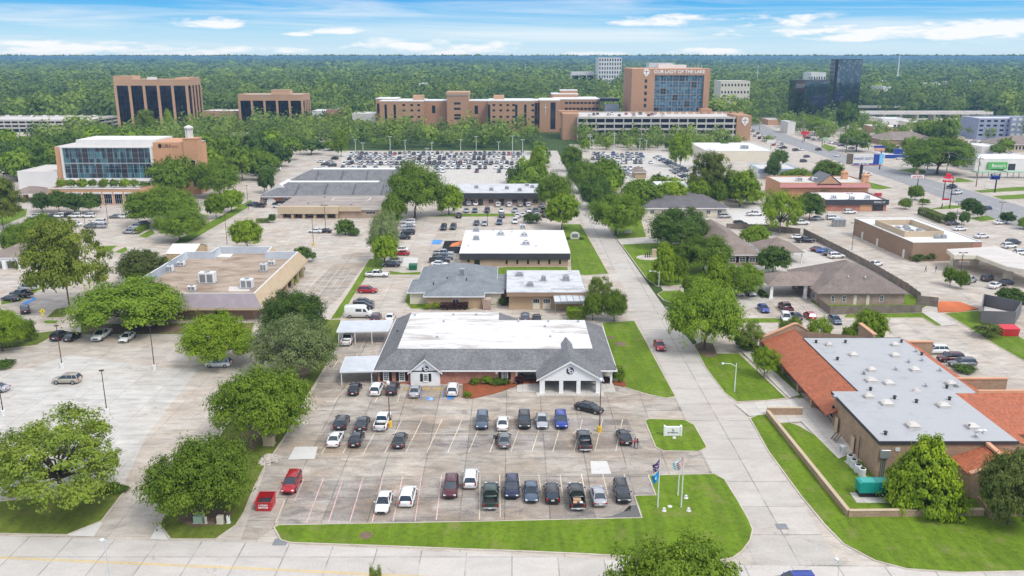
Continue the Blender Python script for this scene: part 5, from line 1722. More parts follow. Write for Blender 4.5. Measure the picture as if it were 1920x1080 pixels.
for i in range(12):
 x,y=-440+i*9.8,690
 b=MB();b.box(x-1.4,x+1.4,y,y+.5,ZY(655,226),ZY(655,226)+1.8);b.build('parapet_panel',M['offwhite'],grf)
gt,grf=garage('parking_garage', 'long four level parking garage with brick ends below the glass fronted hospital tower',XY(585,1083,240),XY(585,1392,240),585,640,4,ZY(585,221),18, 'garage_concrete')
gh=ZY(585,221)
b=MB();b.box(XY(585,1380,240),XY(585,1407,240),584,612,0,gh+1.6);eo=b.build('stair_tower',M['hospital_brick'],gt)
b=MB();b.box(XY(585,1056,240),XY(585,1086,240),590,612,0,gh+2.2);b.build('stair_tower',M['hospital_brick'],gt)
b=MB();b.box(XY(585,1340,240),XY(585,1362,240),630,640,gh,gh+3.2);b.build('stair_tower',M['hospital_brick'],gt)
b=MB();b.box(XY(585,1052,200),XY(585,1090,200),612,622,gh,gh+3);b.build('stair_tower',M['hospital_brick'],gt)
def crossmark(par,x,y,z,r):
 b=MB()
 n=24
 pts=[(x+r*math.cos(2*math.pi*i/n),z+r*math.sin(2*math.pi*i/n))for i in range(n)]
 pts[18-1]=(x-.2*r,z-1.35*r);pts[18]=(x,z-1.5*r);pts[19]=(x+.2*r,z-1.35*r)
 b.add([(p[0],y,p[1])for p in pts]+[(p[0],y+.2,p[1])for p in pts],[tuple(range(n))]+[(i,i+n,(i+1)%n+n,(i+1)%n)for i in range(n)])
 b.f=[f[::-1]if len(f)>4 else f for f in b.f]
 o=b.build('emblem',M['white_paint'],par)
 k=MB()
 k.box(x-.10*r,x+.10*r,y-.1,y-.01,z-r*1.1,z+r*.82)
 k.box(x-.82*r,x+.82*r,y-.1,y-.01,z+r*.02,z+r*.22)
 k.build('cross',M['hospital_brick'],o)
crossmark(gt,XY(584,1397,226),583.7,ZY(584,226),2.4)
for i in range(16):
 x=XY(620,1190,212)+i*5.2
 b=MB();b.box(x-1.6,x+1.6,628,628.5,gh,gh+1.5);b.build('parapet_panel',M['salmon'],grf)
OY=655
ox0,ox1,oh=XY(OY,1184,170),XY(OY,1330,170),ZY(OY,130)
t=thing('hospital_tower', 'tall brick hospital tower with a wide blue glass front and white lettering on top', 'hospital',((ox0+ox1)/2,OY+25,0))
gx0,gx1,gz1,gz0=XY(OY,1227,170),XY(OY,1319,170),ZY(OY,141),ZY(OY,213)
w=MB()
w.prism([(ox0,OY),(gx0,OY),(gx0,OY+2),(gx1,OY+2),(gx1,OY),(ox1,OY),(ox1,OY+48),(ox0,OY+48)],0,gz1,top=False)
w.box(ox0,ox1,OY,OY+48,gz1,oh)
w.build('wall',M['hospital_brick'],t)
b=MB();b.box(ox0-.1,ox1+.1,OY-.1,OY+48.1,oh+.002,oh+.6);b.build('coping',M['terracotta_trim'],t)
nbx,nbz=8,6
cw,chh=(gx1-gx0)/nbx,(gz1-gz0)/nbz
for i in range(nbx):
 for k in range(nbz):
  window(t, 'S',gx0+i*cw+.12,gx0+(i+1)*cw-.12,gz0+k*chh+.1,gz0+(k+1)*chh-.1,OY+1.95, 'grey_metal', 'olol_panes' if(i*5+k*3)%7 else 'dark_glass',2,2,.25,.2)
bands(t, 'S',XY(OY,1208,170),XY(OY,1213,170),OY,[(ZY(OY,y+3.2),ZY(OY,y-3.2))for y in(152,163,175,187,198)], 'dark_glass',1,.1)
tx=XY(OY,1274,134)
text('lettering', 'OUR LADY OF THE LAKE',3.4,(tx,OY-.1,ZY(OY,134.8)),M['white_paint'],t,depth=.3,bold=.07)
crossmark(t,XY(OY,1212,136),OY-.25,ZY(OY,135),2.3)
for x0_,x1_,hh,y0_ in((1243,1270,3.2,20),(1272,1300,2.4,26)):
 b=MB();b.box(XY(OY,x0_,125),XY(OY,x1_,125),OY+y0_,OY+y0_+12,oh+.6,oh+.6+hh);b.build('penthouse',M['offwhite'],t)
for i in range(7):
 b=MB();x=XY(OY,1284+i*6.5,125);b.tube([(x,OY+14,oh+.5),(x,OY+14,oh+2.5+(i%3)*.7)],.12,5);b.build('antenna',M['white_metal'],t)
t=thing('hospital_building', 'broad salmon brick hospital of stepped wings with small square windows', 'hospital',(-10,670,0))
def wing(px0,px1,Y,dep,ptop,zb=0,mat='hospital_brick'):
 x0,x1,h=XY(Y,px0,200),XY(Y,px1,200),ZY(Y,ptop)
 w=MB();w.box(x0,x1,Y,Y+dep,zb,h);o=w.build('wing',M[mat],t)
 b=MB();b.box(x0-.15,x1+.15,Y-.15,Y+dep+.15,h+.002,h+.6);b.build('coping',M['offwhite'],o)
 b=MB();b.box(x0+.4,x1-.4,Y+.4,Y+dep-.4,h+.6,h+.65);b.build('roof',M['clean_white_roof'],o)
 return o,x0,x1,h
def sqwin(o,Y,pxs,pys,wd=2.0,hd=1.5,mat='dark_glass'):
 for a in pxs:
  for c in pys:
   x,z=XY(Y,a,200),ZY(Y,c)
   b=MB();b.box(x-wd/2,x+wd/2,Y-.05,Y+.1,z-hd/2,z+hd/2);b.build('window',M[mat],o)
def strip(o,Y,pxs,p0,p1,wd=2.0):
 for a in pxs:
  x=XY(Y,a,200)
  b=MB();b.box(x-wd/2,x+wd/2,Y-.05,Y+.1,ZY(Y,p1),ZY(Y,p0));b.build('window',M['dark_glass'],o)
o,*_=wing(705,745,668,22,186);strip(o,668,(709,),194,212,1.6)
o,*_=wing(712,794,655,34,190.5);strip(o,655,(723,740),196,238,1.8);sqwin(o,655,(757,772,785),(197,207,219,230))
o,*_=wing(794,840,668,22,190);strip(o,668,(813,),198,212,2.6)
o,x0,x1,h=wing(838,878,660,26,180);sqwin(o,660,(857.5,),(194,204,216,222),5.0,1.6)
b=MB();b.box(x0-.6,x1+.6,659.4,686,h+.65,h+2.8);b.build('parapet',M['salmon'],o)
o,*_=wing(876,917,668,22,190);strip(o,668,(893,),198,214,2.6)
o,*_=wing(915,1002,652,34,190);sqwin(o,652,(926,939,952,963,999),(197,207,219,229));strip(o,652,(917,968,985),196,236,1.8)
o,*_=wing(1002,1014,658,24,189.5);strip(o,658,(1005,1011),193,232,2.0)
o,*_=wing(1012,1050,650,34,189);strip(o,650,(1037,),192,242,3.8)
b=MB();x,z=XY(650,1023,205),ZY(650,205);b.box(x-.18,x+.18,649.7,649.9,z-4,z+3.6);b.box(x-1.5,x+1.5,649.72,649.88,z+1.2,z+1.6);b.build('cross',M['offwhite'],o)
o,*_=wing(1040,1125,690,40,187);sqwin(o,690,tuple(1062+7.2*i for i in range(9)),(193,204),2.4,1.7)
o,*_=wing(1034,1084,720,22,177);o,*_=wing(1050,1082,728,12,170)
for a,yq in((783,660),(935,665)):
 b=MB();x=XY(yq,a,183);b.box(x-4,x+4,yq+4,yq+12,ZY(yq,190),ZY(yq,179));b.build('penthouse',M['salmon'],t)
b=MB();x0,x1=XY(680,1124,190),XY(680,1160,190);b.box(x0,x1,678,690,ZY(680,190),ZY(680,184));b.build('bridge',M['dark_glass'],t)
b=MB();b.box(x0+4,x1,676,690,0,ZY(680,196));b.build('link_wall',M['galv'],t)
for lab,a,c,Y,top,mat in(('low salmon service block between the two dark glass buildings',382,448,700,208, 'salmon'),('salmon plant block right of the shorter dark glass building',612,634,680,205, 'salmon_dark'),('white roofed service wing behind the plant block',585,615,700,208, 'offwhite'),('pale flat roofed annex in the trees before the old hospital',660,704,670,213, 'deck_roof')):
 flat_building('service_building',lab, 'service building',XY(Y,a,210),XY(Y,c,210),Y,Y+22,ZY(Y,top),mat, 'clean_white_roof',.4)
def mirror(name,label,x0,x1,y0,y1,h,notch):
 t=thing(name,label, 'office tower',((x0+x1)/2,(y0+y1)/2,0))
 fl=4.0
 P=[(x0,y0+notch),(x0+notch,y0),(x1-notch,y0),(x1-notch,y0+notch*1.2),(x1,y0+notch*1.2),(x1,y1),(x0,y1)]
 w=MB();w.prism(P,0,h);o=w.build('glass_wall',M['tower_glass'],t)
 b=MB();b.prism(P,h+.002,h+.7);b.build('coping',M['charcoal'],t)
 return t
panes('tower_glass',((0.13,0.16,0.18),(0.17,0.20,0.22),(0.28,0.29,0.31)),1.6,2.0,(0.02,0.025,0.03),.06,1.0,.05)
BY=760
mirror('office_tower', 'lower black mirrored office block standing in front of the taller black tower',XY(BY,1496,160),XY(BY,1562,160),BY,BY+23,ZY(BY,152),6)
BY=800
mirror('office_tower', 'tallest black mirrored tower at the right rising above the forest horizon',XY(BY,1567,130),XY(BY,1618,130),BY,BY+14,ZY(BY,112.5),2)
def gridblock(name,label,cat,pa,pb,Y,dep,ptop,cols,rows,wall,gm='dark_glass',wd=.5,hd=.45,zfoot=2.0,roof='clean_white_roof'):
 x0,x1,h=XY(Y,pa,ptop),XY(Y,pb,ptop),ZY(Y,ptop)
 t,rf=flat_building(name,label,cat,x0,x1,Y,Y+dep,h,wall,roof,.8, 'offwhite',pt=.5)
 cw,rh=(x1-x0)/cols,(h-zfoot)/rows
 for i in range(cols):
  for k in range(rows):
   b=MB();xc,zc=x0+cw*(i+.5),zfoot+rh*(k+.45)
   b.box(xc-cw*wd/2,xc+cw*wd/2,Y-.06,Y+.1,zc-rh*hd/2,zc+rh*hd/2);b.build('window',M[gm],t)
 return t,rf
t,_=gridblock('hotel', 'grey blue four storey hotel at the right edge with square windows', 'hotel',1836,1990,590,24,222,12,4, 'steel_blue',wd=.55,hd=.42)
b=MB();b.box(XY(588,1893,240),XY(588,1990,240),587,589.98,0,ZY(588,220));b.build('bay',M['steel_blue'],t)
for i in range(8):
 for k in range(4):
  b=MB();xc,zc=XY(587,1900+i*11,240),3+k*3.4;b.box(xc-1.2,xc+1.2,586.94,587.05,zc,zc+1.5);b.build('window',M['offwhite'],t);
gridblock('hotel', 'cream and brick hotel standing beyond the hospital tower', 'hotel',1352,1407,900,30,152,9,4, 'cream',wd=.45,hd=.35)
gridblock('office_tower', 'pale gridded office tower rising just above the horizon behind the hospital tower', 'office tower',1123,1166,1250,45,108,9,9, 'offwhite',wd=.5,hd=.6)
gridblock('office_block', 'white framed dark glass block in the woods left of the pale gridded tower', 'office block',1072,1114,1300,30,135,3,1, 'offwhite', 'dark_mirror',.85,.8,1)
gridblock('office_block', 'white framed dark glass block peeking over the roof of the hospital tower', 'office block',1217,1263,1350,30,118,3,1, 'offwhite', 'dark_mirror',.85,.8,1)
gridblock('office_block', 'pale low office block beside the black mirrored towers', 'office block',1521,1549,1150,30,136,6,2, 'offwhite')
for lab,a,c,Y,top in(('tiny white building far off on the left horizon beyond the salmon tower',455,553,5200,108.6),('small white roof in the distant forest above the two salmon blocks',315,335,1900,119),('distant white roofs on the horizon above the old hospital',683,701,4200,111.2),('small white house in the woods left of the pale gridded tower',1022,1046,1700,130),('distant white block in the woods right of the hospital tower',1368,1386,3000,117),('far pale block in the woods at the right, near the horizon',1797,1820,2600,116.5),('far white block close to the right horizon',1845,1868,3600,111.5),('low white roof seen in the woods beyond the cream hotel',1390,1425,1500,140),('small white roof in the mid woods above the hospital roof',785,797,1050,154),('white shed in the woods right of the black towers',1657,1672,1050,159)):
 Y=56000/(top-106)
 flat_building('distant_building',lab, 'building',XY(Y,a,top),XY(Y,c,top),Y,Y+40,20, 'offwhite', 'clean_white_roof',.5)
x0,x1=300,460
t=thing('elevated_highway', 'long raised concrete highway on columns running behind the black mirrored towers', 'highway',(380,800,0))
b=MB();b.box(XY(770,1612,230),XY(770,1850,230),762,776,6.2,7.4);b.build('deck',M['deck_roof'],t)
b=MB();b.box(XY(770,1612,230),XY(770,1850,230),761.6,761.98,6.0,8.4);b.build('barrier',M['deck_roof'],t)
b=MB();b.box(XY(770,1612,230),XY(770,1850,230),776.02,776.4,6.2,8.4);b.build('barrier',M['deck_roof'],t)
for i in range(8):
 b=MB();x=XY(770,1620+i*31,235);b.box(x-.8,x+.8,764,774,0,6.2);b.build('pier',M['deck_roof'],t)
t=thing('elevated_highway', 'second pale concrete ramp climbing behind the first raised highway', 'highway',(420,900,0))
b=MB();b.box(XY(900,1600,215),XY(900,1960,215),895,912,4.2,5.6);b.build('deck',M['walk_concrete'],t)
b=MB();b.box(XY(900,1600,215),XY(900,1960,215),894.6,894.98,4.0,6.6);b.build('barrier',M['walk_concrete'],t)
t,rf=flat_building('shop_building', 'orange brick shop with white corner bays and a pale flat roof by the avenue', 'shop',XY(640,1640,245),XY(640,1700,245),640,665,ZY(640,238), 'salmon', 'clean_white_roof',.4)
for a in(1647,1677,1684,1693):
 x=XY(640,a,245);window(t, 'S',x-1.1,x+1.1,3.5,6.5,640, 'white_paint', 'dark_glass',2,2)
b=MB();b.box(XY(640,1638.5,245),XY(640,1650,245),639.5,641,0,ZY(640,239));b.build('corner_bay',M['offwhite'],t)
house('long_shop', 'long brown hip roofed shop row across the avenue behind the bushy trees', 'shop',(XY(560,1645,270),XY(560,1752,270),555,580),3.6,7.5, 'taupe_shingle', 'brown_wall')
t,_=house('long_shop', 'long brown hip roofed row with pale window bays at the right edge', 'shop',(XY(520,1868,285),XY(520,1990,285),515,540),4.2,8.5, 'taupe_shingle', 'tan_light')
for i in range(10):
 x=XY(515.6,1878+i*6.5,290);window(t, 'S',x-.7,x+.7,1,3.2,515.6, 'white_paint', 'dark_glass',1,1)
for lab,a,c,Y,top,mat in(('white stucco shop in the trees below the black towers',1478,1492,640,229, 'offwhite'),('white flat roofed sheds right of the black towers',1562,1602,690,232, 'offwhite'),('low pale shop with small windows left of the orange brick shop',1596,1636,665,243, 'cream'),('blue trimmed auto shop behind the billboard',1660,1742,480,290, 'offwhite')):
 t,rf=flat_building('shop_building',lab, 'shop',XY(Y,a,top),XY(Y,c,top),Y,Y+18,ZY(Y,top),mat, 'clean_white_roof',.4)
 if 'blue' in lab:
  b=MB();b.box(XY(Y,a,top),XY(Y,1700,top),Y-.3,Y-.02,ZY(Y,top)-2.2,ZY(Y,top));b.build('fascia',M['sign_blue'],t)
  b=MB();b.box(XY(Y,1680,top),XY(Y,1696,top),Y+2,Y+3,ZY(Y,top),ZY(Y,top)+3);b.build('arch',M['sign_blue'],t)
  text('lettering', '>>>',2.0,(XY(Y,1708,top),Y-.35,ZY(Y,top)-1.2),M['dark_metal'],t,depth=.05)
Y=425
bt0,bt1=XY(Y,1828,310),XY(Y,1960,310)
t,rf=flat_building('restaurant', 'white flat roofed car wash with green awnings and a bright green sign', 'shop',bt0,bt1,Y,Y+22,ZY(Y,298), 'offwhite', 'clean_white_roof',.3)
b=MB();b.box(XY(Y,1852,305),XY(Y,1888,305),Y-.8,Y-.1,ZY(Y,317),ZY(Y,304));so=b.build('sign_panel',M['sign_green'],t)
text('lettering', "Benny's",2.3,(XY(Y,1871,310),Y-.85,ZY(Y,310.5)),M['white_paint'],so,depth=.06,bold=.02)
for a in(1863,1874,1895):
 b=MB();x=XY(Y,a,325);b.box(x-1.8,x+1.8,Y-.06,Y,.2,3.6);b.build('bay_door',M['dark_glass'],t)
for a,c in((1826,1874),(1884,1930)):
 b=MB();ax,cx2=XY(Y-25,a,330),XY(Y-25,c,330);b.box(ax,cx2,Y-27,Y-22,2.7,3.2);b.build('awning',M['pale_green'],t)
 for k in range(5):
  b=MB();x=ax+.4+(cx2-ax-.8)*k/4;b.box(x-.12,x+.12,Y-26.5,Y-26.2,0,2.7);b.build('post',M['grey_metal'],t)
t,rf=flat_building('shop_building', 'pale stone shop in the shade of the big roadside oak', 'shop',XY(455,1765,305),XY(455,1822,305),455,470,5.5, 'tan_light', 'clean_white_roof',.4)
for a in(1775,1800,1812):
 x=XY(455,a,310);window(t, 'S',x-.9,x+.9,1,3,455, 'brown_wall', 'dark_glass',2,1)
t=thing('brick_house', 'small brown hip roofed house in the trees behind the right car lot', 'house',(40,400,0))
eaved(t,XY(400,1188,330),XY(400,1213,330),398,410,2.9,4.8, 'taupe_shingle',wall='tan_wall')
t=thing('brick_house', 'salmon house with a brown hip roof in the trees right of the terraced medical building', 'house',(-125,430,0))
eaved(t,XY(430,432,290),XY(430,490,290),430,445,3.4,6.0, 'taupe_shingle',wall='salmon')
for lab,a,c,Y,top,mat,rfm in(('long pale warehouse roof across the avenue beyond the orange brick shop',1705,1745,690,236, 'cream', 'clean_white_roof'),('white shop with a grey roof behind the billboard forecourt',1600,1632,560,262, 'offwhite', 'grey_white_roof'),('tan shop with a brown roof in front of the grey blue hotel',1770,1808,560,262, 'tan_light', 'brown_roof'),('white flat shop near the wide roadside oak',1842,1880,500,280, 'offwhite', 'clean_white_roof'),('low brick shop halfway up the far avenue',1440,1466,720,232, 'salmon', 'deck_roof'),('white strip shop before the raised highway',1655,1700,730,230, 'offwhite', 'clean_white_roof'),('pale shop between the black towers and the raised highway',1622,1650,745,228, 'cream', 'grey_white_roof'),('small tan office right of the raised highway trees',1790,1825,720,234, 'tan_light', 'clean_white_roof')):
 flat_building('shop_building',lab, 'shop',XY(Y,a,top),XY(Y,c,top),Y,Y+20,max(ZY(Y,top),4.5),mat,rfm,.4)
PAINT={}
for n_,c_ in(('white',(0.78,0.78,0.77)),('black',(0.010,0.010,0.012)),('charcoal',(0.045,0.047,0.052)),('silver',(0.42,0.43,0.45)),('grey',(0.16,0.165,0.17)),('red',(0.42,0.012,0.02)),('maroon',(0.10,0.018,0.025)),('blue',(0.015,0.045,0.30)),('navy',(0.012,0.02,0.06)),('slate blue',(0.075,0.11,0.16)),('dark green',(0.02,0.05,0.035)),('beige',(0.42,0.38,0.31)),('brown',(0.08,0.05,0.04)),('bright blue',(0.02,0.12,0.45))):
 PAINT[n_]=plain('paint_'+n_.replace(' ', '_'),c_,0.28,0.25 if n_ not in('white', 'black')else 0.0,0.5,0.05,0.7,0.6)
DIM={'sedan':(4.85,1.84), 'suv':(4.75,1.92), 'pickup':(5.8,2.02), 'van':(6.0,2.06), 'hatch':(4.4,1.8)}
def loft(mb,st,cap=True,mi=0):
 """stations (y, half width, z low, z top) -> a rounded hull"""
 n=None
 base=len(mb.v)
 v,f=[],[]
 for y,w,zb,zt in st:
  h=[(w*.84,zb),(w*.985,zb+.10),(w,zb+(zt-zb)*.45),(w*.985,zt-.14),(w*.90,zt-.03),(w*.55,zt+.015),(0,zt+.03)]
  sec=[(x,z)for x,z in h]+[(-x,z)for x,z in h[-2::-1]]
  n=len(sec)
  v+=[(x,y,z)for x,z in sec]
 for i in range(len(st)-1):
  for k in range(n):
   f.append((i*n+k,(i+1)*n+k,(i+1)*n+(k+1)%n,i*n+(k+1)%n))
 if cap:
  f.append(tuple(range(n)))
  f.append(tuple(range((len(st))*n-1,(len(st)-1)*n-1,-1)))
 f=[q[::-1]for q in f]
 mb.add(v,f,mi)
def cabin(mb,b0,b1,r0,r1,zb,zr,wb,wr,mi=0):
 """a glass house: base from y b0 to b1, roof from r0 to r1"""
 zm=zb+(zr-zb)*.94
 v=[(-wb,b0,zb),(wb,b0,zb),(wb,b1,zb),(-wb,b1,zb),(-wr,r0,zm),(wr,r0,zm),(wr,r1,zm),(-wr,r1,zm)]
 mb.add(v,[(4,5,6,7),(0,1,5,4),(1,2,6,5),(2,3,7,6),(3,0,4,7),(3,2,1,0)],mi)
def roofpan(mb,b0,b1,r0,r1,zb,zr,wb,wr,mid,mi=0):
 """painted roof and pillars over the glass house"""
 z0,z1=zb+(zr-zb)*.92,zr
 o,i_=.035,.14
 sec=[(-wr-o,z0),(-wr*.92,z1-.02),(-wr*.5,z1+.02),(0,z1+.035),(wr*.5,z1+.02),(wr*.92,z1-.02),(wr+o,z0)]
 v,f=[],[]
 ys=[r0-.05,r0+.15,(r0+r1)/2,r1-.15,r1+.05]
 for y in ys:
  d=.03 if y in(ys[0],ys[-1])else 0
  v+=[(x,y,z-d)for x,z in sec]
 m=len(sec)
 for k in range(len(ys)-1):
  for j in range(m-1):
   f.append((k*m+j,k*m+j+1,(k+1)*m+j+1,(k+1)*m+j))
 mb.add(v,f,mi)
 for s in(-1,1):
  mb.tube([(s*(wb+.01),b1-.02,zb),(s*(wr+.015),r1,z0+.02)],.045,5,mi)
  mb.tube([(s*(wb+.01),b0+.02,zb),(s*(wr+.015),r0,z0+.02)],.075,5,mi)
  for y in mid:
   t_=0.5
   mb.tube([(s*(wb+.012),y,zb),(s*(wr+.015),y*.97,z0+.02)],.035,5,mi)
def car_parts(kind):
 L,W_=DIM[kind]
 h=L/2
 w=W_/2
 P={}
 body,glass_=MB(),MB()
 if kind in('sedan', 'hatch'):
  k=L/4.85
  loft(body,[(-h,w*.72,.42,.78),(-h+.10,w*.88,.28,.93),(-h+.55,w*.97,.22,.99),(-.6*k,w,.2,.96),(.7*k,w,.2,.94),(1.15*k,w*.985,.2,.90),(h-.5,w*.94,.22,.78),(h-.12,w*.82,.28,.68),(h,w*.60,.40,.58)])
  a=(-1.80*k if kind=='sedan' else-h+.15,1.15*k,-1.02*k if kind=='sedan' else-h+.55,.22*k,.93,1.45,w*.87,w*.66)
  cabin(glass_,*a)
  roofpan(body,*a,mid=(-.35*k,))
  wy,wr=(-h+1.0,h-.93),.335
  hl,tl=(h-.22,.60),(-h+.06,.74)
  mir=(.75*k,.98)
 elif kind=='suv':
  loft(body,[(-h,w*.80,.45,.98),(-h+.08,w*.92,.32,1.06),(-h+.5,w*.985,.26,1.10),(-.5,w,.25,1.08),(.8,w,.25,1.06),(1.2,w*.985,.25,1.03),(h-.45,w*.94,.26,.94),(h-.1,w*.84,.32,.82),(h,w*.66,.44,.66)])
  a=(-h+.10,1.18,-h+.42,.28,1.05,1.70,w*.88,w*.70)
  cabin(glass_,*a)
  roofpan(body,*a,mid=(-.35,-1.35))
  for s in(-1,1):
   body.tube([(s*w*.60,-1.7,1.73),(s*w*.60,.1,1.75)],.025,5)
  wy,wr=(-h+.95,h-.93),.37
  hl,tl=(h-.2,.72),(-h+.03,.9)
  mir=(.8,1.12)
 elif kind=='pickup':
  loft(body,[(-1.05,w*.97,.42,1.18),(-.6,w,.36,1.2),(1.0,w,.36,1.2),(1.5,w*.99,.36,1.17),(h-.35,w*.96,.38,1.10),(h-.08,w*.9,.44,.98),(h,w*.8,.5,.8)])
  body.box(-w*.93,w*.93,-h+.05,-1.05,.42,.74)
  for s in(-1,1):
   x0,x1=sorted((s*w*.83,s*w*.985))
   body.bevbox(x0,x1,-h+.05,-1.02,.5,1.22,.04)
  body.bevbox(-w*.95,w*.95,-h,-h+.11,.55,1.2,.03)
  a=(-1.02,1.42,-.86,.62,1.17,1.88,w*.88,w*.74)
  cabin(glass_,*a)
  roofpan(body,*a,mid=(.18,))
  bl=MB()
  bl.box(-w*.82,w*.82,-h+.12,-1.06,.745,.78)
  for s in(-1,1):
   x0,x1=sorted((s*w*.815,s*w*.829))
   bl.box(x0,x1,-h+.12,-1.06,.79,1.2)
  P['cargo_bed']=(bl, 'bed_liner')
  bp=MB();bp.bevbox(-w*.9,w*.9,-h-.12,-h+.02,.42,.6,.03);bp.bevbox(-w*.9,w*.9,h-.1,h+.08,.4,.62,.03)
  P['bumper']=(bp, 'galv')
  wy,wr=(-h+1.25,h-1.0),.40
  hl,tl=(h-.12,.88),(-h+.02,.92)
  mir=(1.0,1.3)
 else:
  loft(body,[(-h,w*.96,.42,2.55),(-h+.1,w,.34,2.66),(0,w,.32,2.70),(1.2,w*.99,.32,2.66),(1.75,w*.97,.32,2.30),(2.35,w*.95,.32,1.45),(h-.2,w*.9,.36,1.15),(h,w*.75,.45,.85)])
  g=glass_
  g.add([(-w*.80,2.28,1.60),(w*.80,2.28,1.60),(w*.76,1.74,2.36),(-w*.76,1.74,2.36)],[(0,1,2,3)])
  for s in(-1,1):
   q=[(s*(w+.006),1.05,1.45),(s*(w*.985+.004),1.95,1.45),(s*(w*.99+.004),1.50,2.12),(s*(w+.006),1.05,2.15)]
   g.add(q,[(0,1,2,3)if s>0 else(3,2,1,0)])
   q=[(s*(w+.006),-.55,1.5),(s*(w+.006),.75,1.5),(s*(w+.006),.75,2.15),(s*(w+.006),-.55,2.15)]
   g.add(q,[(0,1,2,3)if s>0 else(3,2,1,0)])
  g.add([(x,-h-.012,z)for x,z in((-.8,1.5),(-.06,1.5),(-.06,2.2),(-.8,2.2),(.06,1.5),(.8,1.5),(.8,2.2),(.06,2.2))],[(0,1,2,3),(4,5,6,7)])
  wy,wr=(-h+1.15,h-1.1),.37
  hl,tl=(h-.12,.95),(-h+.01,1.4)
  mir=(1.9,1.6)
 P['body']=(body,None)
 P['window_glass']=(glass_, 'car_glass')
 wheels=[]
 for s in(-1,1):
  for y in wy:
   t_,r_=MB(),MB()
   n=16
   for mb,rr,xa,xb in((t_,wr,s*(w-.24),s*(w+.012)),(r_,wr*.66,s*(w-.1),s*(w+.022))):
    v=[(xx,y+rr*math.cos(2*math.pi*i/n),wr+.03+rr*math.sin(2*math.pi*i/n))for xx in(xa,xb)for i in range(n)]
    mb.add(v,[tuple(range(n)),tuple(range(2*n-1,n-1,-1))]+[(i,(i+1)%n,n+(i+1)%n,n+i)for i in range(n)])
   wheels.append((t_,r_))
 P['wheel']=wheels
 for nm,(yy,z),mt in(('headlight',hl, 'headlight'),('taillight',tl, 'taillight')):
  lst=[]
  for s in(-1,1):
   b=MB()
   ww,hh=(.16,.07)if kind!='pickup' else(.15,.12)
   if nm=='taillight':
    ww,hh=(.17,.075)if kind in('sedan', 'hatch')else(.09,.19)
    b.bevbox(s*w*.76-ww,s*w*.76+ww,yy-.09,yy+.06,z-hh,z+hh,.02)
   else:
    b.bevbox(s*w*.68-ww,s*w*.68+ww,yy-.02,yy+.17,z-hh,z+hh,.02)
   lst.append(b)
  P[nm]=(lst,mt)
 pl=MB();zp=.62 if kind in('sedan', 'hatch')else .78
 pl.box(-.2,.2,-h-.05 if kind!='pickup' else-h-.16,-h+.02,zp-.09,zp+.09)if kind!='pickup' else pl.box(-.2,.2,-h-.135,-h-.115,.44,.58)
 P['licence_plate']=(pl, 'plate')
 gr=MB();gr.box(-w*.5,w*.5,h-.06,h+.012,.38,.58 if kind!='pickup' else .86)
 P['grille']=(gr, 'black')
 mi_=MB()
 lst=[]
 for s in(-1,1):
  b=MB();b.bevbox(s*(w+.1)-.1,s*(w+.1)+.1,mir[0]-.06,mir[0]+.06,mir[1]-.07,mir[1]+.09,.02);lst.append(b)
 P['wing_mirror']=(lst,None)
 return P
CARPROTO={}
CARMESH={}
PAINTPART={'body', 'wing_mirror'}
for kd in DIM:
 P=car_parts(kd)
 rec=[]
 ph=PAINT['white']
 def add_rec(nm,mb,mt,sub=None):
  me=mb.mesh(nm,M[mt]if mt else ph)
  rec.append((nm,me,mt is None,sub))
 allm=MB()
 ml=[ph,M['car_glass'],M['tyre'],M['headlight'],M['taillight'],M['bed_liner']]
 for nm,val in P.items():
  if nm=='wheel':
   for t_,r_ in val:
    rec.append(('wheel',t_.mesh('wheel',M['tyre']),False,('rim',r_.mesh('rim',M['rim']))))
    allm.add(t_.v,t_.f,2)
   continue
  mbs,mt=val
  for mb in(mbs if isinstance(mbs,list)else[mbs]):
   add_rec(nm,mb,mt)
   idx={None:0, 'car_glass':1, 'headlight':3, 'taillight':4, 'bed_liner':5}.get(mt)
   if idx is not None:
    allm.add(mb.v,mb.f,idx)
 CARPROTO[kd]=rec
 CARMESH[kd]=(allm,allm.mesh('parked_car',ml))
 for nm,me,pnt,sub in rec:
  if nm in('body',):
   me.polygons.foreach_set('use_smooth',[True]*len(me.polygons))
NAMES={'sedan':'sedan', 'suv':'suv', 'pickup':'pickup_truck', 'van':'cargo_van', 'hatch':'hatchback'}
CATS={'sedan':'car', 'suv':'car', 'pickup':'pickup truck', 'van':'van', 'hatch':'car'}
N_CARS=[0]
def car(kind,col,x,y,rz,label,group=None,detail=True):
 N_CARS[0]+=1
 p=PAINT[col]
 if not detail:
  o=D.objects.new('parked_car',CARMESH[kind][1])
  C.objects.link(o)
  o.location=(x,y,0.055)
  o.rotation_euler=(0,0,rz)
  o.material_slots[0].link='OBJECT'
  o.material_slots[0].material=p
  tag(o,label,CATS[kind],group)
  return o
 t=thing(NAMES[kind],label,CATS[kind],(x,y,0.055),group)
 t.rotation_euler=(0,0,rz)
 for nm,me,pnt,sub in CARPROTO[kind]:
  o=D.objects.new(nm,me)
  C.objects.link(o)
  o.parent=t
  if pnt:
   o.material_slots[0].link='OBJECT'
   o.material_slots[0].material=p
  if sub:
   q=D.objects.new(sub[0],sub[1])
   C.objects.link(q)
   q.parent=o
 return t
def carpx(kind,col,px,py,rz,label,group=None,detail=True):
 """px, py: where the nearest edge of the car meets the ground in the survey photo"""
 L,W_=DIM[kind]
 x,y=G(px,py)
 r=math.radians(rz)
 d=abs(math.cos(r))*L/2+abs(math.sin(r))*W_/2
 return car(kind,col,x+x/y*d*.0,y+d,r,label,group,detail)
GF='cars parked in front of the brick office'
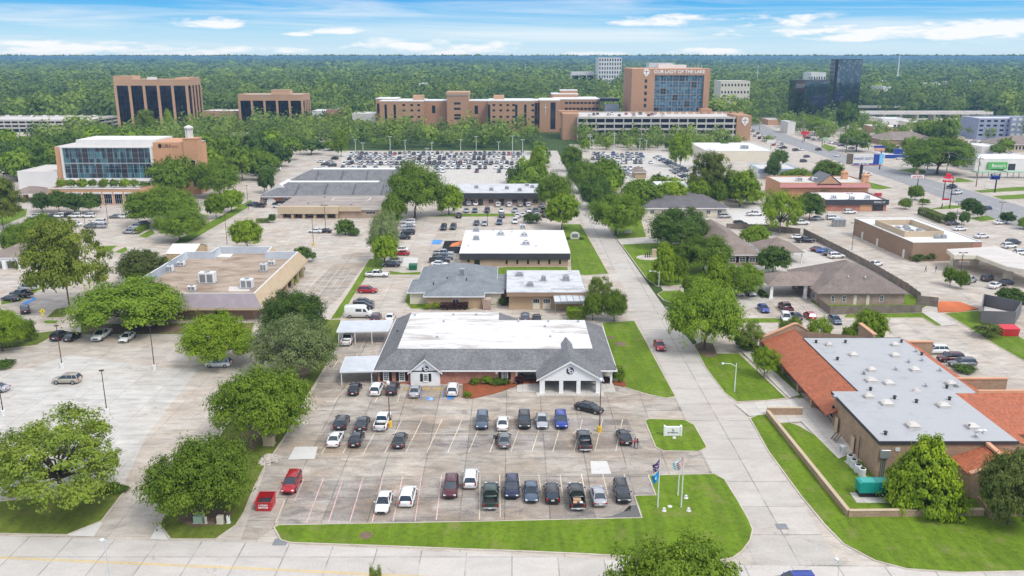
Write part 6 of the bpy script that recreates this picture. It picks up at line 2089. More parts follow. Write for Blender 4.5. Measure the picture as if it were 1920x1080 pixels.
for k,c,px,py,rz,lab in(('sedan', 'black',661,745,0, 'black sedan parked nose in, nearest the front carport of the brick office'),('suv', 'white',703,746,-2, 'white suv with black rear glass parked nose in below the first shuttered window'),('suv', 'black',733,745,-1, 'black suv parked nose in behind the rust brown lamp post'),('sedan', 'silver',775.5,749.5,0, 'silver sedan parked nose in before the small white gable'),('suv', 'white',847.5,746.5,0, 'white suv parked nose in beside the round clipped bush and orange mulch bed'),('suv', 'charcoal',635.5,811,0, 'charcoal suv at the far west end of the upper middle stall row'),('sedan', 'charcoal',675,812,0, 'charcoal sedan between the charcoal suv and the white pickup truck'),('pickup', 'white',712.5,812,-1, 'white pickup truck with a black open bed beside the rust brown lamp post'),('suv', 'slate blue',903,809,180, 'slate blue suv facing out, first of the group in the upper middle row'),('sedan', 'white',942,812,0, 'white sedan seen from behind, directly above the grey sedan with its door open'),('suv', 'black',983.5,808,180, 'black suv facing out between the white sedan and the silver sedan'),('sedan', 'silver',1017,808,180, 'silver sedan with a dark sunroof facing out beside the bright blue suv'),('suv', 'blue',1053.5,808,180, 'bright blue suv facing out at the east end of the upper middle row'),('sedan', 'white',623,843,-1, 'white sedan seen from behind at the west end of the lower middle row'),('sedan', 'black',663,843,-1, 'black sedan right beside the white sedan in the lower middle row'),('sedan', 'charcoal',746,845,0, 'dark sedan parked alone in the lower middle row below the lamp base'),('sedan', 'grey',945.5,845,0, 'grey sedan with red tail lamps and a person in black standing at its side'),('pickup', 'charcoal',1098,850,0, 'charcoal pickup truck with an empty bed in the lower middle row'),('sedan', 'black',1174,839,3, 'black sedan beside the two people embracing, near the sign island'),('suv', 'red',539,931,180, 'red suv facing out near the red dumpster'),('sedan', 'white',714.5,968,180, 'white sedan facing the lawn between pink stall lines'),('suv', 'white',761,956,-1, 'white suv with roof rails and a tow hitch, seen from behind'),('suv', 'maroon',843,939.5,180, 'maroon suv facing the lawn between two pink stall lines'),('suv', 'white',881,921,0, 'white suv seen from behind, set back between the maroon suv and the green pickup truck'),('pickup', 'dark green',919,960,0, 'dark green pickup truck with an open bed backed towards the lawn'),('suv', 'navy',960,940,180, 'navy suv facing the lawn beside the dark green pickup truck'),('sedan', 'slate blue',996.5,947.5,180, 'slate blue sedan facing the lawn'),('suv', 'black',1036.5,949.5,0, 'black suv seen from behind beside the loaded pickup truck'),('pickup', 'black',1084,961,0, 'black pickup truck with a tan load and a white bucket in its bed'),('sedan', 'silver',1125,955,2, 'silver white sedan with a dark sunroof beside the puddle'),('suv', 'black',1170,949,181, 'black suv facing the lawn at the edge of the dark puddle')):
 carpx(k,c,px,py,rz,lab,GF)
for k,c,px,py,rz,lab in(('sedan', 'black',1107,781,-122, 'black sedan driving out past the white portico'),('sedan', 'red',1240,661,180, 'red sedan driving down the side street'),('suv', 'blue',1494,1114,92, 'blue suv turning at the bottom of the side street'),('pickup', 'white',648,651,0, 'white pickup truck backed under the wide silver carport'),('van', 'white',672,597.5,-90, 'tall white cargo van parked behind the wide silver carport'),('suv', 'black',681,581,-90, 'black suv parked just beyond the white cargo van'),('sedan', 'charcoal',681,573,-90, 'charcoal sedan hidden behind the black suv next to the cargo van'),('suv', 'red',688.5,551,-90, 'red suv parked by the grass strip west of the clinic'),('pickup', 'white',706,521,-90, 'white pickup truck at the end of the grass strip'),('suv', 'maroon',702,607,0, 'maroon suv whose roof shows above the wide silver carport'),('sedan', 'white',729,606,0, 'white sedan between the silver carport and the office roof'),('suv', 'slate blue',985,607,0, 'slate blue suv tucked behind the white office roof'),('sedan', 'black',1007,608,0, 'black sedan tucked behind the white office roof'),('suv', 'charcoal',101,642,0, 'charcoal suv parked beside the west lawn in the pale lot'),('sedan', 'charcoal',125,643,0, 'charcoal sedan with silver trim beside the charcoal suv in the pale lot'),('pickup', 'white',179,643,180, 'white pickup truck facing out under the great oak'),('sedan', 'white',229,645,180, 'white sedan with a black roof facing out under the great oak'),('suv', 'beige',121,722,90, 'grey beige suv driving across the pale empty lot'),('suv', 'white',407,691,90, 'white suv parked beneath the spreading tree at the small island'),('sedan', 'silver',-16,738,90, 'silver car cut off by the left picture edge'),('sedan', 'black',12,568,70, 'black sedan among the cars by the left lawn strip'),('pickup', 'charcoal',32,561,70, 'charcoal pickup truck beside the black sedan by the left lawn strip'),('suv', 'silver',44,548,70, 'silver suv behind the charcoal pickup truck by the left lawn strip'),('suv', 'white',62,534,70, 'white suv behind the silver suv, half under the tall pine'),('suv', 'black',36,592,30, 'black suv driving past the yellow crossing sign'),('suv', 'white',120,508,10, 'white suv glimpsed through the tall pine'),('suv', 'white',1757,666,90, 'white suv behind the tiled building, first of three'),('suv', 'maroon',1786,681,90, 'maroon suv behind the tiled building, middle of three'),('suv', 'grey',1808,691,90, 'grey suv behind the tiled building beside the clipped hedge'),('suv', 'white',1390,557,0, 'white suv beside the trunk of the forked tree by the porte cochere'),('suv', 'silver',1412,558,180, 'silver suv facing out by the low hedge of the porte cochere'),('sedan', 'blue',1437,589,180, 'blue sedan facing out before the porte cochere'),('pickup', 'maroon',1480,589,0, 'maroon pickup truck by the white hatched bay'),('suv', 'white',1480,608,170, 'white suv just below the grass strip behind the tiled building'),('sedan', 'black',1498,604,0, 'black sedan squeezed between the white suv and the red hatchback'),('hatch', 'red',1524,602,0, 'red hatchback half hidden by small trees behind the tiled building'),('sedan', 'slate blue',1573,611,180, 'slate blue sedan facing out behind the small trees'),('sedan', 'white',1498,449,-90, 'white sedan behind the black pickup truck near the pavilion'),('pickup', 'black',1511,456,-90, 'black pickup truck near the pavilion'),('sedan', 'maroon',1537,473,-80, 'maroon sedan, first of the row along the board fence'),('sedan', 'bright blue',1549,476,-80, 'bright blue sedan, second of the row along the board fence'),('sedan', 'charcoal',1560,481,-80, 'charcoal sedan, third of the row along the board fence'),('suv', 'white',1571,486,-80, 'white suv, last of the row along the board fence'),('sedan', 'white',1647,502,-60, 'white sedan parked outside the board fence'),('pickup', 'silver',1826,536,-50, 'silver pickup truck near the drive up canopy'),('suv', 'charcoal',1860,530,-50, 'charcoal suv near the drive up canopy'),('sedan', 'white',1874,544,-50, 'white sedan near the drive up canopy at the picture edge'),('sedan', 'black',1895,538,-60, 'black sedan near the drive up canopy at the picture edge')):
 carpx(k,c,px,py,rz,lab,None)
GM='cars parked around the middle buildings'
ORD=('first', 'second', 'third', 'fourth', 'fifth', 'sixth', 'seventh', 'eighth', 'ninth', 'tenth', 'eleventh', 'twelfth', 'thirteenth', 'fourteenth', 'fifteenth', 'sixteenth')
KN={'sedan':'sedan', 'suv':'suv', 'pickup':'pickup truck', 'van':'van', 'hatch':'hatchback'}
def row(lst,where,rz,group=GM,detail=True):
 for i,(k,c,px,py)in enumerate(lst):
  carpx(k,c,px,py,rz+random.uniform(-3,3), '%s %s, %s %s'%(c,KN[k],ORD[i],where),group,detail)
row([('suv', 'white',765,421),('sedan', 'white',765,427),('suv', 'silver',764,433),('suv', 'black',764,441),('sedan', 'black',755,450)], 'from the back in the side-on row left of the white roofed building',90)
row([('sedan', 'white',750,473),('sedan', 'red',752,480),('sedan', 'silver',738,494),('sedan', 'black',733,502)], 'from the back in the row under the bright green trees',90)
row([('pickup', 'silver',831,481),('pickup', 'grey',830,488),('pickup', 'charcoal',824,494),('sedan', 'white',824,500.5),('sedan', 'silver',824,507)], 'from the back in the side-on row by the orange tarpaulin',-90)
row([('suv', 'black',831,433),('suv', 'charcoal',849,432),('sedan', 'charcoal',893,424),('sedan', 'silver',908,425),('suv', 'slate blue',936,423),('suv', 'white',966,421)], 'from the left in the row just behind the white roof',180)
row([('suv', 'black',860,410),('suv', 'charcoal',941,410),('suv', 'white',970,410),('sedan', 'white',980,408),('suv', 'silver',1007,409),('suv', 'black',1022,409)], 'from the left in the row below the grass strip',0)
row([('sedan', 'silver',874,400),('sedan', 'slate blue',890,400),('suv', 'black',913,400),('sedan', 'white',940,400),('suv', 'silver',966,400),('sedan', 'white',992,400),('sedan', 'charcoal',1005,400),('suv', 'maroon',1019,400)], 'from the left in the row above the grass strip',180)
row([('suv', 'silver',879,387),('sedan', 'white',892,387),('suv', 'white',934,389),('suv', 'white',955,389),('suv', 'beige',976,389),('suv', 'white',991,389),('sedan', 'silver',1015,390)], 'from the left in the row before the long shop row',0)
row([('suv', 'white',64,410),('sedan', 'charcoal',94,409),('suv', 'white',108,409),('suv', 'charcoal',124,409),('suv', 'white',138,409),('suv', 'white',164,409),('sedan', 'grey',215,410),('suv', 'white',230,410),('suv', 'charcoal',246,410)], 'from the left in the row below the terraced medical building',90)
row([('sedan', 'white',138,425),('suv', 'grey',167,429),('suv', 'white',183,421),('suv', 'silver',184,429),('sedan', 'black',265,423),('suv', 'white',252,430),('suv', 'silver',240,440)], 'in the loose group on the terraced medical building lot',80)
row([('suv', 'charcoal',485,390),('sedan', 'white',521,391),('suv', 'black',521,386),('sedan', 'white',590,438),('sedan', 'black',607,438),('suv', 'charcoal',471,388)], 'of the scattered cars around the flat brown roofed building',80)
row([('suv', 'silver',1360,410),('pickup', 'white',1417,406),('suv', 'charcoal',1390,424),('pickup', 'white',1503,423),('sedan', 'silver',1536,414),('suv', 'white',1564,413),('suv', 'white',1596,402)], 'of those by the black fascia restaurant',-80)
row([('sedan', 'charcoal',1790,424),('sedan', 'white',1803,434),('sedan', 'white',1845,448),('suv', 'charcoal',1905,460),('suv', 'white',1897,467),('suv', 'white',1920,480),('sedan', 'white',1880,422)], 'of the cars beyond the big tan box',-75)
GA='traffic on the avenue'
row([('pickup', 'white',1800,366),('pickup', 'black',1790,355),('sedan', 'navy',1857,395),('suv', 'white',1629,331),('sedan', 'white',1572,294),('suv', 'black',1509,305),('sedan', 'navy',1515,296),('sedan', 'white',1506,283),('suv', 'charcoal',1494,284),('pickup', 'black',1471,280),('sedan', 'charcoal',1554,305),('suv', 'brown',1537,283)], 'of the spread out avenue traffic',-55,GA)
for i in range(14):
 k=('sedan', 'suv', 'suv', 'pickup')[i%4]
 col=('white', 'silver', 'black', 'white', 'charcoal', 'red')[i%6]
 carpx(k,col,1408+(i%7)*9+(i//7)*6,253+(i%7)*4.1-(i//7)*5,-28, '%s %s in the far avenue queue beyond the parking garage, %s along'%(col,KN[k],ORD[i]),GA,False)
GC='cars on the forecourts across the avenue'
for i,(px,py)in enumerate([(1560,270),(1570,272),(1580,275),(1590,277),(1600,280),(1540,262),(1527,263),(1516,261),(1690,300),(1705,302),(1740,287),(1755,288),(1720,314),(1860,286),(1880,286),(1900,290),(1830,268),(1845,270),(1860,272),(1698,296),(1715,298),(1728,300),(1810,275),(1820,280),(1885,275),(1905,278),(1745,312),(1590,240),(1600,243)]):
 k,col=('sedan', 'suv')[i%2],('white', 'silver', 'charcoal', 'white', 'grey')[i%5]
 carpx(k,col,px,py,30*(i%3), 'small %s %s on the forecourts across the avenue'%(col,KN[k]),GC,False)
for i,(px,py)in enumerate([(600,306),(609,311),(618,305),(626,300),(604,317),(622,313),(595,320),(505,322),(517,320),(490,325),(30,320),(12,328),(50,305),(22,310)]):
 k,col=('sedan', 'suv')[i%2],('white', 'charcoal', 'silver', 'black')[i%4]
 carpx(k,col,px,py,60+20*(i%3), '%s %s, %s of those between the trees beside the grey roofed complex'%(col,KN[k],ORD[i]), 'cars between the trees on the left',False)
COLS=['white']*14+['silver']*9+['black']*5+['charcoal']*5+['grey']*3+['red', 'maroon', 'blue', 'navy', 'beige', 'slate blue']
far_v,far_f,far_m,FARM=[],[],[],[]
stuff=[]
SPOT=[]
def lotrow(Y,xa,xb,rz,fill,where,lean=0.0):
 x=xa
 i=0
 while x<xb:
  if random.random()<fill:
   SPOT.append((Y+random.uniform(-.3,.3)+lean*(x-xa),x,rz,where))
  x+=2.75
for Y,fill,a,c in((420,.25,820,975),(433,.93,642,780),(434,.85,818,968),(450,.88,645,985),(455.5,.88,650,985),(473,.9,655,985),(478.5,.9,658,985),(496,.9,660,985),(501.5,.85,662,985)):
 lotrow(Y,XY(Y,a,300),XY(Y,c,300),0 if int(Y)%2 else math.pi,fill, 'in the crowded left hospital lot')
for Y,fill,a,c in((398,.4,1150,1195),(411,.85,1143,1217),(416.5,.85,1141,1217),(430,.8,1131,1220),(455,.9,1120,1170),(456,.6,1172,1222),(472,.95,1112,1210),(478,.95,1112,1212),(492,.8,1112,1212),(498,.5,1105,1215)):
 lotrow(Y,XY(Y,a,300),XY(Y,c,300),0 if int(Y)%2 else math.pi,fill, 'in the right hospital lot')
for i in range(13):
 a,c=G(1232,297),G(1283,322)
 SPOT.append((a[1]+(c[1]-a[1])*i/12,a[0]+(c[0]-a[0])*i/12,math.radians(70), 'in the long slanting hospital row'))
for i in range(8):
 a,c=G(1262,320),G(1290,337)
 SPOT.append((a[1]+(c[1]-a[1])*i/7,a[0]+(c[0]-a[0])*i/7,math.radians(70), 'in the shorter slanting hospital row'))
SPOT.sort(key=lambda s:s[0])
cnt={}
room=296-N_CARS[0]
bykey={}
for n_,(Y,x,rz,where)in enumerate(SPOT):
 k=random.choice(('sedan', 'suv', 'suv', 'sedan', 'pickup'))
 col=random.choice(COLS)
 if n_<room:
  zone=where
  key='%s %s, small in the distance, %s'%(col,KN[k],zone)
  o=car(k,col,x,Y,rz+random.uniform(-.04,.04),key, 'cars '+where,False)
 else:
  stuff.append((k,col,x,Y,rz))
mats=[]
mb_v,mb_f,mb_m=[],[],[]
off=0
for k,col,x,Y,rz in stuff:
 a=CARMESH[k][0]
 c,s=math.cos(rz),math.sin(rz)
 for vx,vy,vz in a.v:
  mb_v.append((x+vx*c-vy*s,Y+vx*s+vy*c,vz+.055))
 pm=PAINT[col]
 loc_=[]
 for m_ in(pm,M['car_glass'],M['tyre'],M['headlight'],M['taillight'],M['bed_liner']):
  if m_ not in mats:
   mats.append(m_)
  loc_.append(mats.index(m_))
 for f,mi in zip(a.f,a.m):
  mb_f.append(tuple(i+off for i in f))
  mb_m.append(loc_[mi])
 off+=len(a.v)
if stuff:
 me=D.meshes.new('parked_cars')
 me.from_pydata(mb_v,[],mb_f)
 for m_ in mats:
  me.materials.append(m_)
 me.polygons.foreach_set('material_index',mb_m)
 o=D.objects.new('parked_cars',me)
 C.objects.link(o)
 tag(o, 'packed rows of tiny cars filling the rear of the hospital lots', 'cars',None, 'stuff')
gz=ZY(585,221)-.14
for i in range(16):
 x=XY(610,1105,215)+i*3.4
 k,col=('sedan', 'suv')[i%2],('white', 'black', 'silver', 'charcoal', 'red')[(i*3)%5]
 if random.random()<.8 and N_CARS[0]<312:
  o=car(k,col,x,605+(i%3)*8,math.pi*(i%2), '%s %s parked on the roof of the long garage, tiny in the distance'%(col,KN[k]), 'cars on the garage roof',False)
  o.location.z=gz
lx,ly=G(1084,961)
ld=thing('cargo_load', 'tan boxes and a white bucket in the open bed of the black pickup truck', 'cargo',(lx,ly+1.2,.84))
b=MB();b.bevbox(lx-.55,lx+.45,ly+1.0,ly+1.7,.84,1.15,.03);b.build('box',M['bag_tan'],ld)
b=MB();b.bevbox(lx-.6,lx-.1,ly+.45,ly+.9,.84,1.1,.03);b.build('box',M['terracotta_trim'],ld)
b=MB();b.cyl(lx+.42,ly+.62,.84,1.12,.22,14);b.build('bucket',M['white_paint'],ld)
def pole_lamp(px,py,ptop,label,kind='shoebox',mat='brown_pole',base='offwhite',group='parking lot lamp posts',r=.09,arm=1.2,side=1):
 x,y=G(px,py)
 h=ZY(y,ptop)
 t=thing('lamp_post',label, 'lamp post',(x,y,0),group)
 if base:
  b=MB();b.lathe(x,y,[(.36,.02),(.36,.85),(.30,.95)],14);b.build('base',M[base],t)
 b=MB();b.tube([(x,y,.05),(x,y,h)],[r,r*.65],8);p=b.build('pole',M[mat],t)
 hd=MB()
 if kind=='shoebox':
  hd.bevbox(x-.35,x+.35,y-.25,y+.25,h-.05,h+.12,.04)
  hd.build('lamp_head',M[mat],t)
 elif kind=='double':
  for s in(-1,1):
   hd=MB();hd.bevbox(x+s*.75-.4,x+s*.75+.4,y-.25,y+.25,h-.08,h+.1,.04);hd.build('lamp_head',M[mat],t)
  b=MB();b.tube([(x-.7,y,h),(x+.7,y,h)],.04,6);b.build('arm',M[mat],t)
 elif kind=='cobra':
  a=MB();a.tube([(x,y,h-.6),(x-side*arm*.4,y,h-.1),(x-side*arm,y,h)],.05,6);a.build('arm',M[mat],t)
  hd.lathe(x-side*arm,y,[(.10,h-.22),(.24,h-.12),(.22,h+.05),(.08,h+.12)],10)
  hd.build('lamp_head',M['lampglass'],t)
 elif kind=='globe':
  hd.lathe(x,y,[(.10,h),(.26,h+.2),(.28,h+.45),(.12,h+.62)],12)
  hd.build('lamp_head',M['lampglass'],t)
 return t
pole_lamp(731,800,722, 'rust brown lamp post with a white lantern head beside the white pickup truck', 'globe', 'rust_pole', 'yellow_paint')
pole_lamp(1124,810,716, 'rust brown lamp post with a white lantern head right of the portico', 'globe', 'rust_pole', 'yellow_paint')
pole_lamp(117,690,611, 'brown lamp post at the top of the pale lot beside the charcoal suvs')
pole_lamp(201,776,695, 'brown lamp post standing alone in the middle of the pale lot')
pole_lamp(290,693,611, 'brown lamp post on a white plinth below the great oak')
pole_lamp(7,779,705, 'brown lamp post on a white plinth at the left picture edge')
SG='white street lights along the side street'
pole_lamp(1377,736,681, 'white curved arm street light on the lawn above the garden wall', 'cobra', 'white_metal',None,SG,.10,2.3)
pole_lamp(1235,538,508, 'white curved arm street light below the conical bright green trees', 'cobra', 'white_metal',None,SG,.10,2.3)
pole_lamp(1158,440,409, 'white curved arm street light on the small lawn beside the grey hipped building', 'cobra', 'white_metal',None,SG,.10,2.3)
pole_lamp(216,1152,1012, 'tall white street light at the front road, cut by the lower picture edge', 'cobra', 'white_metal',None,SG,.09,.3)
pole_lamp(1560,1178,1048, 'short white street light at the bottom edge near the blue suv', 'cobra', 'white_metal',None,SG,.05,.3)
pole_lamp(588,461,404, 'dark lamp post on a yellow base in the lot before the flat brown roof', 'double', 'dark_metal', 'yellow_paint')
pole_lamp(611,437,385, 'second dark lamp post on a yellow base near the two parked sedans', 'double', 'dark_metal', 'yellow_paint')
pole_lamp(426,458,402, 'dark lamp post behind the mansard building, by the bright round tree', 'shoebox', 'dark_metal',None)
pole_lamp(1597,470,418, 'dark double headed lamp post beside the big tan box wall', 'double', 'brown_pole',None)
pole_lamp(1801,511,474, 'dark double headed lamp post before the drive up canopy', 'double', 'brown_pole',None)
pole_lamp(1792,420,378, 'dark double headed lamp post by the clustered round trees near the avenue', 'double', 'dark_metal',None)
pole_lamp(1874,418,379, 'dark double headed lamp post at the right beside the avenue', 'double', 'dark_metal',None)
pole_lamp(1728,397,363, 'dark lamp post between the avenue and the hedge of the tan box', 'shoebox', 'dark_metal',None)
pole_lamp(1590,394,363, 'dark lamp post in front of the black fascia restaurant', 'double', 'dark_metal',None)
pole_lamp(914,423,400, 'thin dark lamp post behind the white roofed building', 'shoebox', 'dark_metal',None)
pole_lamp(162,441,408, 'dark lamp post beside the lawn islands of the terraced medical building', 'shoebox', 'dark_metal',None)
pole_lamp(176,456,413, 'second dark lamp post beside the lawn islands of the terraced medical building', 'cobra', 'dark_metal',None,arm=1.2)
pole_lamp(203,420,384, 'thin dark lamp post on the narrow grass island by the parked suvs', 'shoebox', 'dark_metal',None)
pole_lamp(466,393,348, 'dark lamp post by the road left of the grey roofed complex', 'shoebox', 'dark_metal',None)
FL='tall pale lamp posts of the hospital lots'
for px,py,pt in((667,288,262),(681,289,268),(732,289,256),(760,286,263),(810,289,268),(801,303,278),(864,289,262),(893,290,256),(935,291,266),(961,290,255),(1106,290,256),(1112,291,263),(1151,290,250),(1199,290,260),(1211,292,264),(1237,300,278),(1247,330,316),(980,298,262)):
 pole_lamp(px,py,pt, 'tall pale lamp post rising from the hospital car lots', 'double', 'white_metal',None,FL,.16)
def flagpole(px,py,ptop,label,flags):
 x,y=G(px,py)
 h=ZY(y,ptop)
 t=thing('flag_pole',label, 'flag pole',(x,y,.15))
 b=MB();b.tube([(x,y,.14),(x,y,h)],[.09,.05],10);b.build('pole',M['white_metal'],t)
 b=MB();b.lathe(x,y,[(.03,h),(.09,h+.08),(.03,h+.17)],10);b.build('finial',M['galv'],t)
 for mt,z1,lab,pat in flags:
  f=MB()
  nu,nv=10,8
  vs=[]
  for i in range(nu+1):
   u=i/nu
   for j in range(nv+1):
    v=j/nv
    vs.append((x-.06-u*.85*(1-.25*v),y+.16*math.sin(u*7+v*2)*u,z1-v*1.15-u*1.05-.12*math.sin(u*5)))
  fs=[(i*(nv+1)+j,(i+1)*(nv+1)+j,(i+1)*(nv+1)+j+1,i*(nv+1)+j+1)for i in range(nu)for j in range(nv)]
  f.add(vs,fs)
  if pat:
   f.m=[1 if pat(k//nv,k%nv)else 0 for k in range(len(fs))]
   o=f.build('flag',[M[mt],M['white_paint']],t,True)
  else:
   o=f.build('flag',[M[mt],M[mt]],t,True)
  o['label']=lab
flagpole(1233,953,858, 'white flag pole flying a purple flag above a bright blue one',[('flag_purple',ZY(G(1233,953)[1],860), 'limp purple flag with white marks',lambda i,j:(i*3+j)%5==0 and 1<j<7),('flag_blue',ZY(G(1233,953)[1],881), 'limp bright blue flag with a small white emblem',lambda i,j:3<i<6 and 2<j<5)])
flagpole(1271,931,856, 'shorter white flag pole with a pale blue flag',[('flag_pale',ZY(G(1271,931)[1],857), 'limp pale blue flag',None)])
flagpole(1277,953,856, 'white flag pole with a red and white striped flag',[('flag_red',ZY(G(1277,953)[1],857), 'limp striped flag',lambda i,j:j%2==1)])
for i,(px,py,lab)in enumerate(((1245,960, 'small white ground floodlight in front of the purple flag pole'),(1291,960, 'small white ground floodlight in front of the striped flag pole'),(1286,936, 'small white ground floodlight behind the striped flag pole'),(1256,952, 'small white disc shaped marker on the lawn between the flag poles'))):
 x,y=G(px,py)
 t=thing('ground_light',lab, 'floodlight',(x,y,.15))
 b=MB();b.lathe(x,y,[(.30,.15),(.30,.22),(.12,.26)],10);b.build('base',M['offwhite'],t)
 if i<3:
  b=MB();b.bevbox(x-.16,x+.16,y-.12,y+.12,.26,.58,.03);b.build('lamp_head',M['white_metal'],t)
x,y=G(1261,818)
t=thing('monument_sign', 'white monument sign with dark lettering on the grass island', 'sign',(x,y,.15))
b=MB();b.box(x-1.1,x+1.1,y-.15,y+.25,.15,1.55);b.box(x-1.35,x-1.1,y-.25,y+.35,.15,1.7);b.box(x+1.1,x+1.35,y-.25,y+.35,.15,1.7);b.build('panel',M['white_paint'],t)
text('lettering', 'S',.34,(x-.07,y-.17,1.12),M['navy'],t,depth=.03)
text('lettering', 'D',.34,(x+.08,y-.18,1.0),M['navy'],t,depth=.03)
text('lettering', 'SD MEDICAL',.28,(x,y-.17,.66),M['dark_metal'],t,depth=.03)
x,y=G(1261,822)
x,y=G(1264,823)
t=thing('ground_light', 'small pale floodlight before the white monument sign', 'floodlight',(x,y,.15));b=MB();b.lathe(x,y,[(.3,.15),(.25,.3),(.05,.34)],10);b.build('lamp_head',M['offwhite'],t)
x,y=G(1078,449)
t=thing('monument_sign', 'grey arched monument sign between two low bushes beside the side street', 'sign',(x,y,.15))
b=MB();b.add([(x+r*math.cos(a),yy,.2+zz_)for yy in(y-.2,y+.3)for r,a,zz_ in[(1.4,0,0)]+[(1.4,a_,1.3+.9*math.sin(a_))for a_ in np.linspace(0,math.pi,9)]+[(1.4,math.pi,0)]],[tuple(range(11)),tuple(range(21,10,-1))]+[(i,i+11,(i+1)%11+11,(i+1)%11)for i in range(11)])
b.f[2:]=[f[::-1]for f in b.f[2:]];b.build('stone',M['offwhite'],t)
b=MB();b.box(x-.95,x+.95,y-.26,y-.2,.7,1.8);b.build('panel',M['grey_metal'],t)
x,y=G(1178,440)
t=thing('monument_sign', 'small white lawn sign before the grey hipped building', 'sign',(x,y,.15))
b=MB();b.box(x-1.1,x+1.1,y,y+.2,.5,1.6);b.build('panel',M['offwhite'],t)
b=MB();b.box(x-1.0,x+1.0,y-.03,y+.23,.15,.5);b.build('base',M['brown_wall'],t)
x,y=G(1217,484)
t=thing('monument_sign', 'tan stone entrance pier with dark posts in a ring of pale gravel', 'sign',(x,y,.15))
b=MB();b.lathe(x-.6,y,[(3.0,.15),(2.9,.24)],20);b.build('gravel_ring',M['rubble'],t)
b=MB();b.box(x+.8,x+2.0,y-.4,y+.5,.2,2.6);b.build('pier',M['tan_light'],t)
for k in range(3):
 b=MB();b.box(x-1.2+k*.6,x-.95+k*.6,y-.1,y+.1,.2,1.4+.3*k);b.build('post',M['charcoal'],t)
x,y=G(83,606)
t=thing('crossing_sign', 'yellow pedestrian crossing sign on a thin post', 'road sign',(x,y,.1))
b=MB();b.tube([(x,y,.1),(x,y,3.1)],.04,6);b.build('post',M['galv'],t)
b=MB();r=.62;z=2.7;b.add([(x,y-.06,z-r),(x+r,y-.06,z),(x,y-.06,z+r),(x-r,y-.06,z),(x,y-.03,z-r),(x+r,y-.03,z),(x,y-.03,z+r),(x-r,y-.03,z)],[(0,1,2,3),(7,6,5,4),(0,4,5,1),(1,5,6,2),(2,6,7,3),(3,7,4,0)]);sp=b.build('sign_plate',M['sign_yellow'],t)
b=MB();b.box(x-.05,x+.09,y-.075,y-.062,z-.05,z+.16);b.box(x-.04,x+.02,y-.075,y-.062,z-.3,z-.05);b.box(x+.05,x+.11,y-.075,y-.062,z-.28,z-.05);b.box(x-.02,x+.07,y-.075,y-.062,z+.18,z+.27);b.build('pictogram',M['black'],sp)
b=MB();b.box(x-.35,x+.35,y-.06,y-.03,1.7,2.0);b.build('sign_plate',M['sign_yellow'],t)
def dumpster(px,py,label,mat,lid,w=2.0,d=1.6,h=1.4,open_=False,rz=0.0,txt=None):
 x,y=G(px,py)
 t=thing('dumpster',label, 'dumpster',(x,y+d/2,.05))
 t.rotation_euler=(0,0,0)
 b=MB()
 y0,y1=y,y+d
 b.add([(x-w/2*.94,y0+.1,.08),(x+w/2*.94,y0+.1,.08),(x+w/2*.94,y1-.05,.08),(x-w/2*.94,y1-.05,.08),(x-w/2,y0,h*.82),(x+w/2,y0,h*.82),(x+w/2,y1,h),(x-w/2,y1,h)],[(3,2,1,0),(0,1,5,4),(1,2,6,5),(2,3,7,6),(3,0,4,7)])
 for s in(-1,1):
  b.box(x+s*w/2-.04,x+s*w/2+.04,y0+.3,y0+.8,h*.35,h*.55)
 b.build('bin',M[mat],t)
 if open_:
  b=MB();b.box(x-w/2+.06,x+w/2-.06,y0+.08,y1-.08,h*.5,h*.52);b.build('contents',M['charcoal'],t)
  b=MB()
  for a in((x-w/2-.06,x+w/2+.06,y0-.06,y0+.05,h*.82),(x-w/2-.06,x+w/2+.06,y1-.05,y1+.06,h)):
   b.box(*a[:4],a[4]-.02,a[4]+.08)
  for s in(-1,1):
   xx=x+s*w/2
   b.add([(xx-.06,y0+.05,h*.8),(xx+.06,y0+.05,h*.8),(xx+.06,y1-.05,h*.98),(xx-.06,y1-.05,h*.98),(xx-.06,y0+.05,h*.82+.08),(xx+.06,y0+.05,h*.82+.08),(xx+.06,y1-.05,h+.08),(xx-.06,y1-.05,h+.08)],[(3,2,1,0),(4,5,6,7),(1,2,6,5),(3,0,4,7)])
  b.build('rim',M[mat],t)
 else:
  b=MB();b.add([(x-w/2-.05,y0-.05,h*.83),(x+w/2+.05,y0-.05,h*.83),(x+w/2+.05,y1+.05,h*1.01),(x-w/2-.05,y1+.05,h*1.01),(x-w/2-.05,y0-.05,h*.89),(x+w/2+.05,y0-.05,h*.89),(x+w/2+.05,y1+.05,h*1.07),(x-w/2-.05,y1+.05,h*1.07)],[(3,2,1,0),(4,5,6,7),(0,1,5,4),(1,2,6,5),(2,3,7,6),(3,0,4,7)]);b.build('lid',M[lid],t)
 if txt:
  for k,s_ in enumerate(txt):
   text('lettering',s_,.30,(x,y0+.0,h*.60-k*.32),M['white_paint'],t,rot=(math.pi/2+.06,0,0),depth=.02,bold=.012)
 return t
dumpster(494,960, 'open red dumpster with white lettering beside the red suv', 'red_paint', 'red_paint',2.0,2.3,1.5,True,txt=['1-TRASH', 'SERVICES'])
dumpster(774,507, 'dark green dumpster at the edge of the grass strip behind the clinic', 'green_bin', 'green_bin',2.1,1.6,1.5)
dumpster(1895,632, 'bright red dumpster with a pale lid beside the palm at the right edge', 'red_paint', 'bright_red',3.4,2.2,1.9)
dumpster(494,382, 'blue dumpster by the grey roofed complex', 'sign_blue', 'blue_tarp',2.4,1.8,1.6)
P=gp([(1836,608),(1900,610),(1912,590),(1842,575)])
t=thing('bin_enclosure', 'square dark grey panel enclosure on the lawn by the red dumpster', 'enclosure',(P[0][0],P[0][1],0))
w=MB()
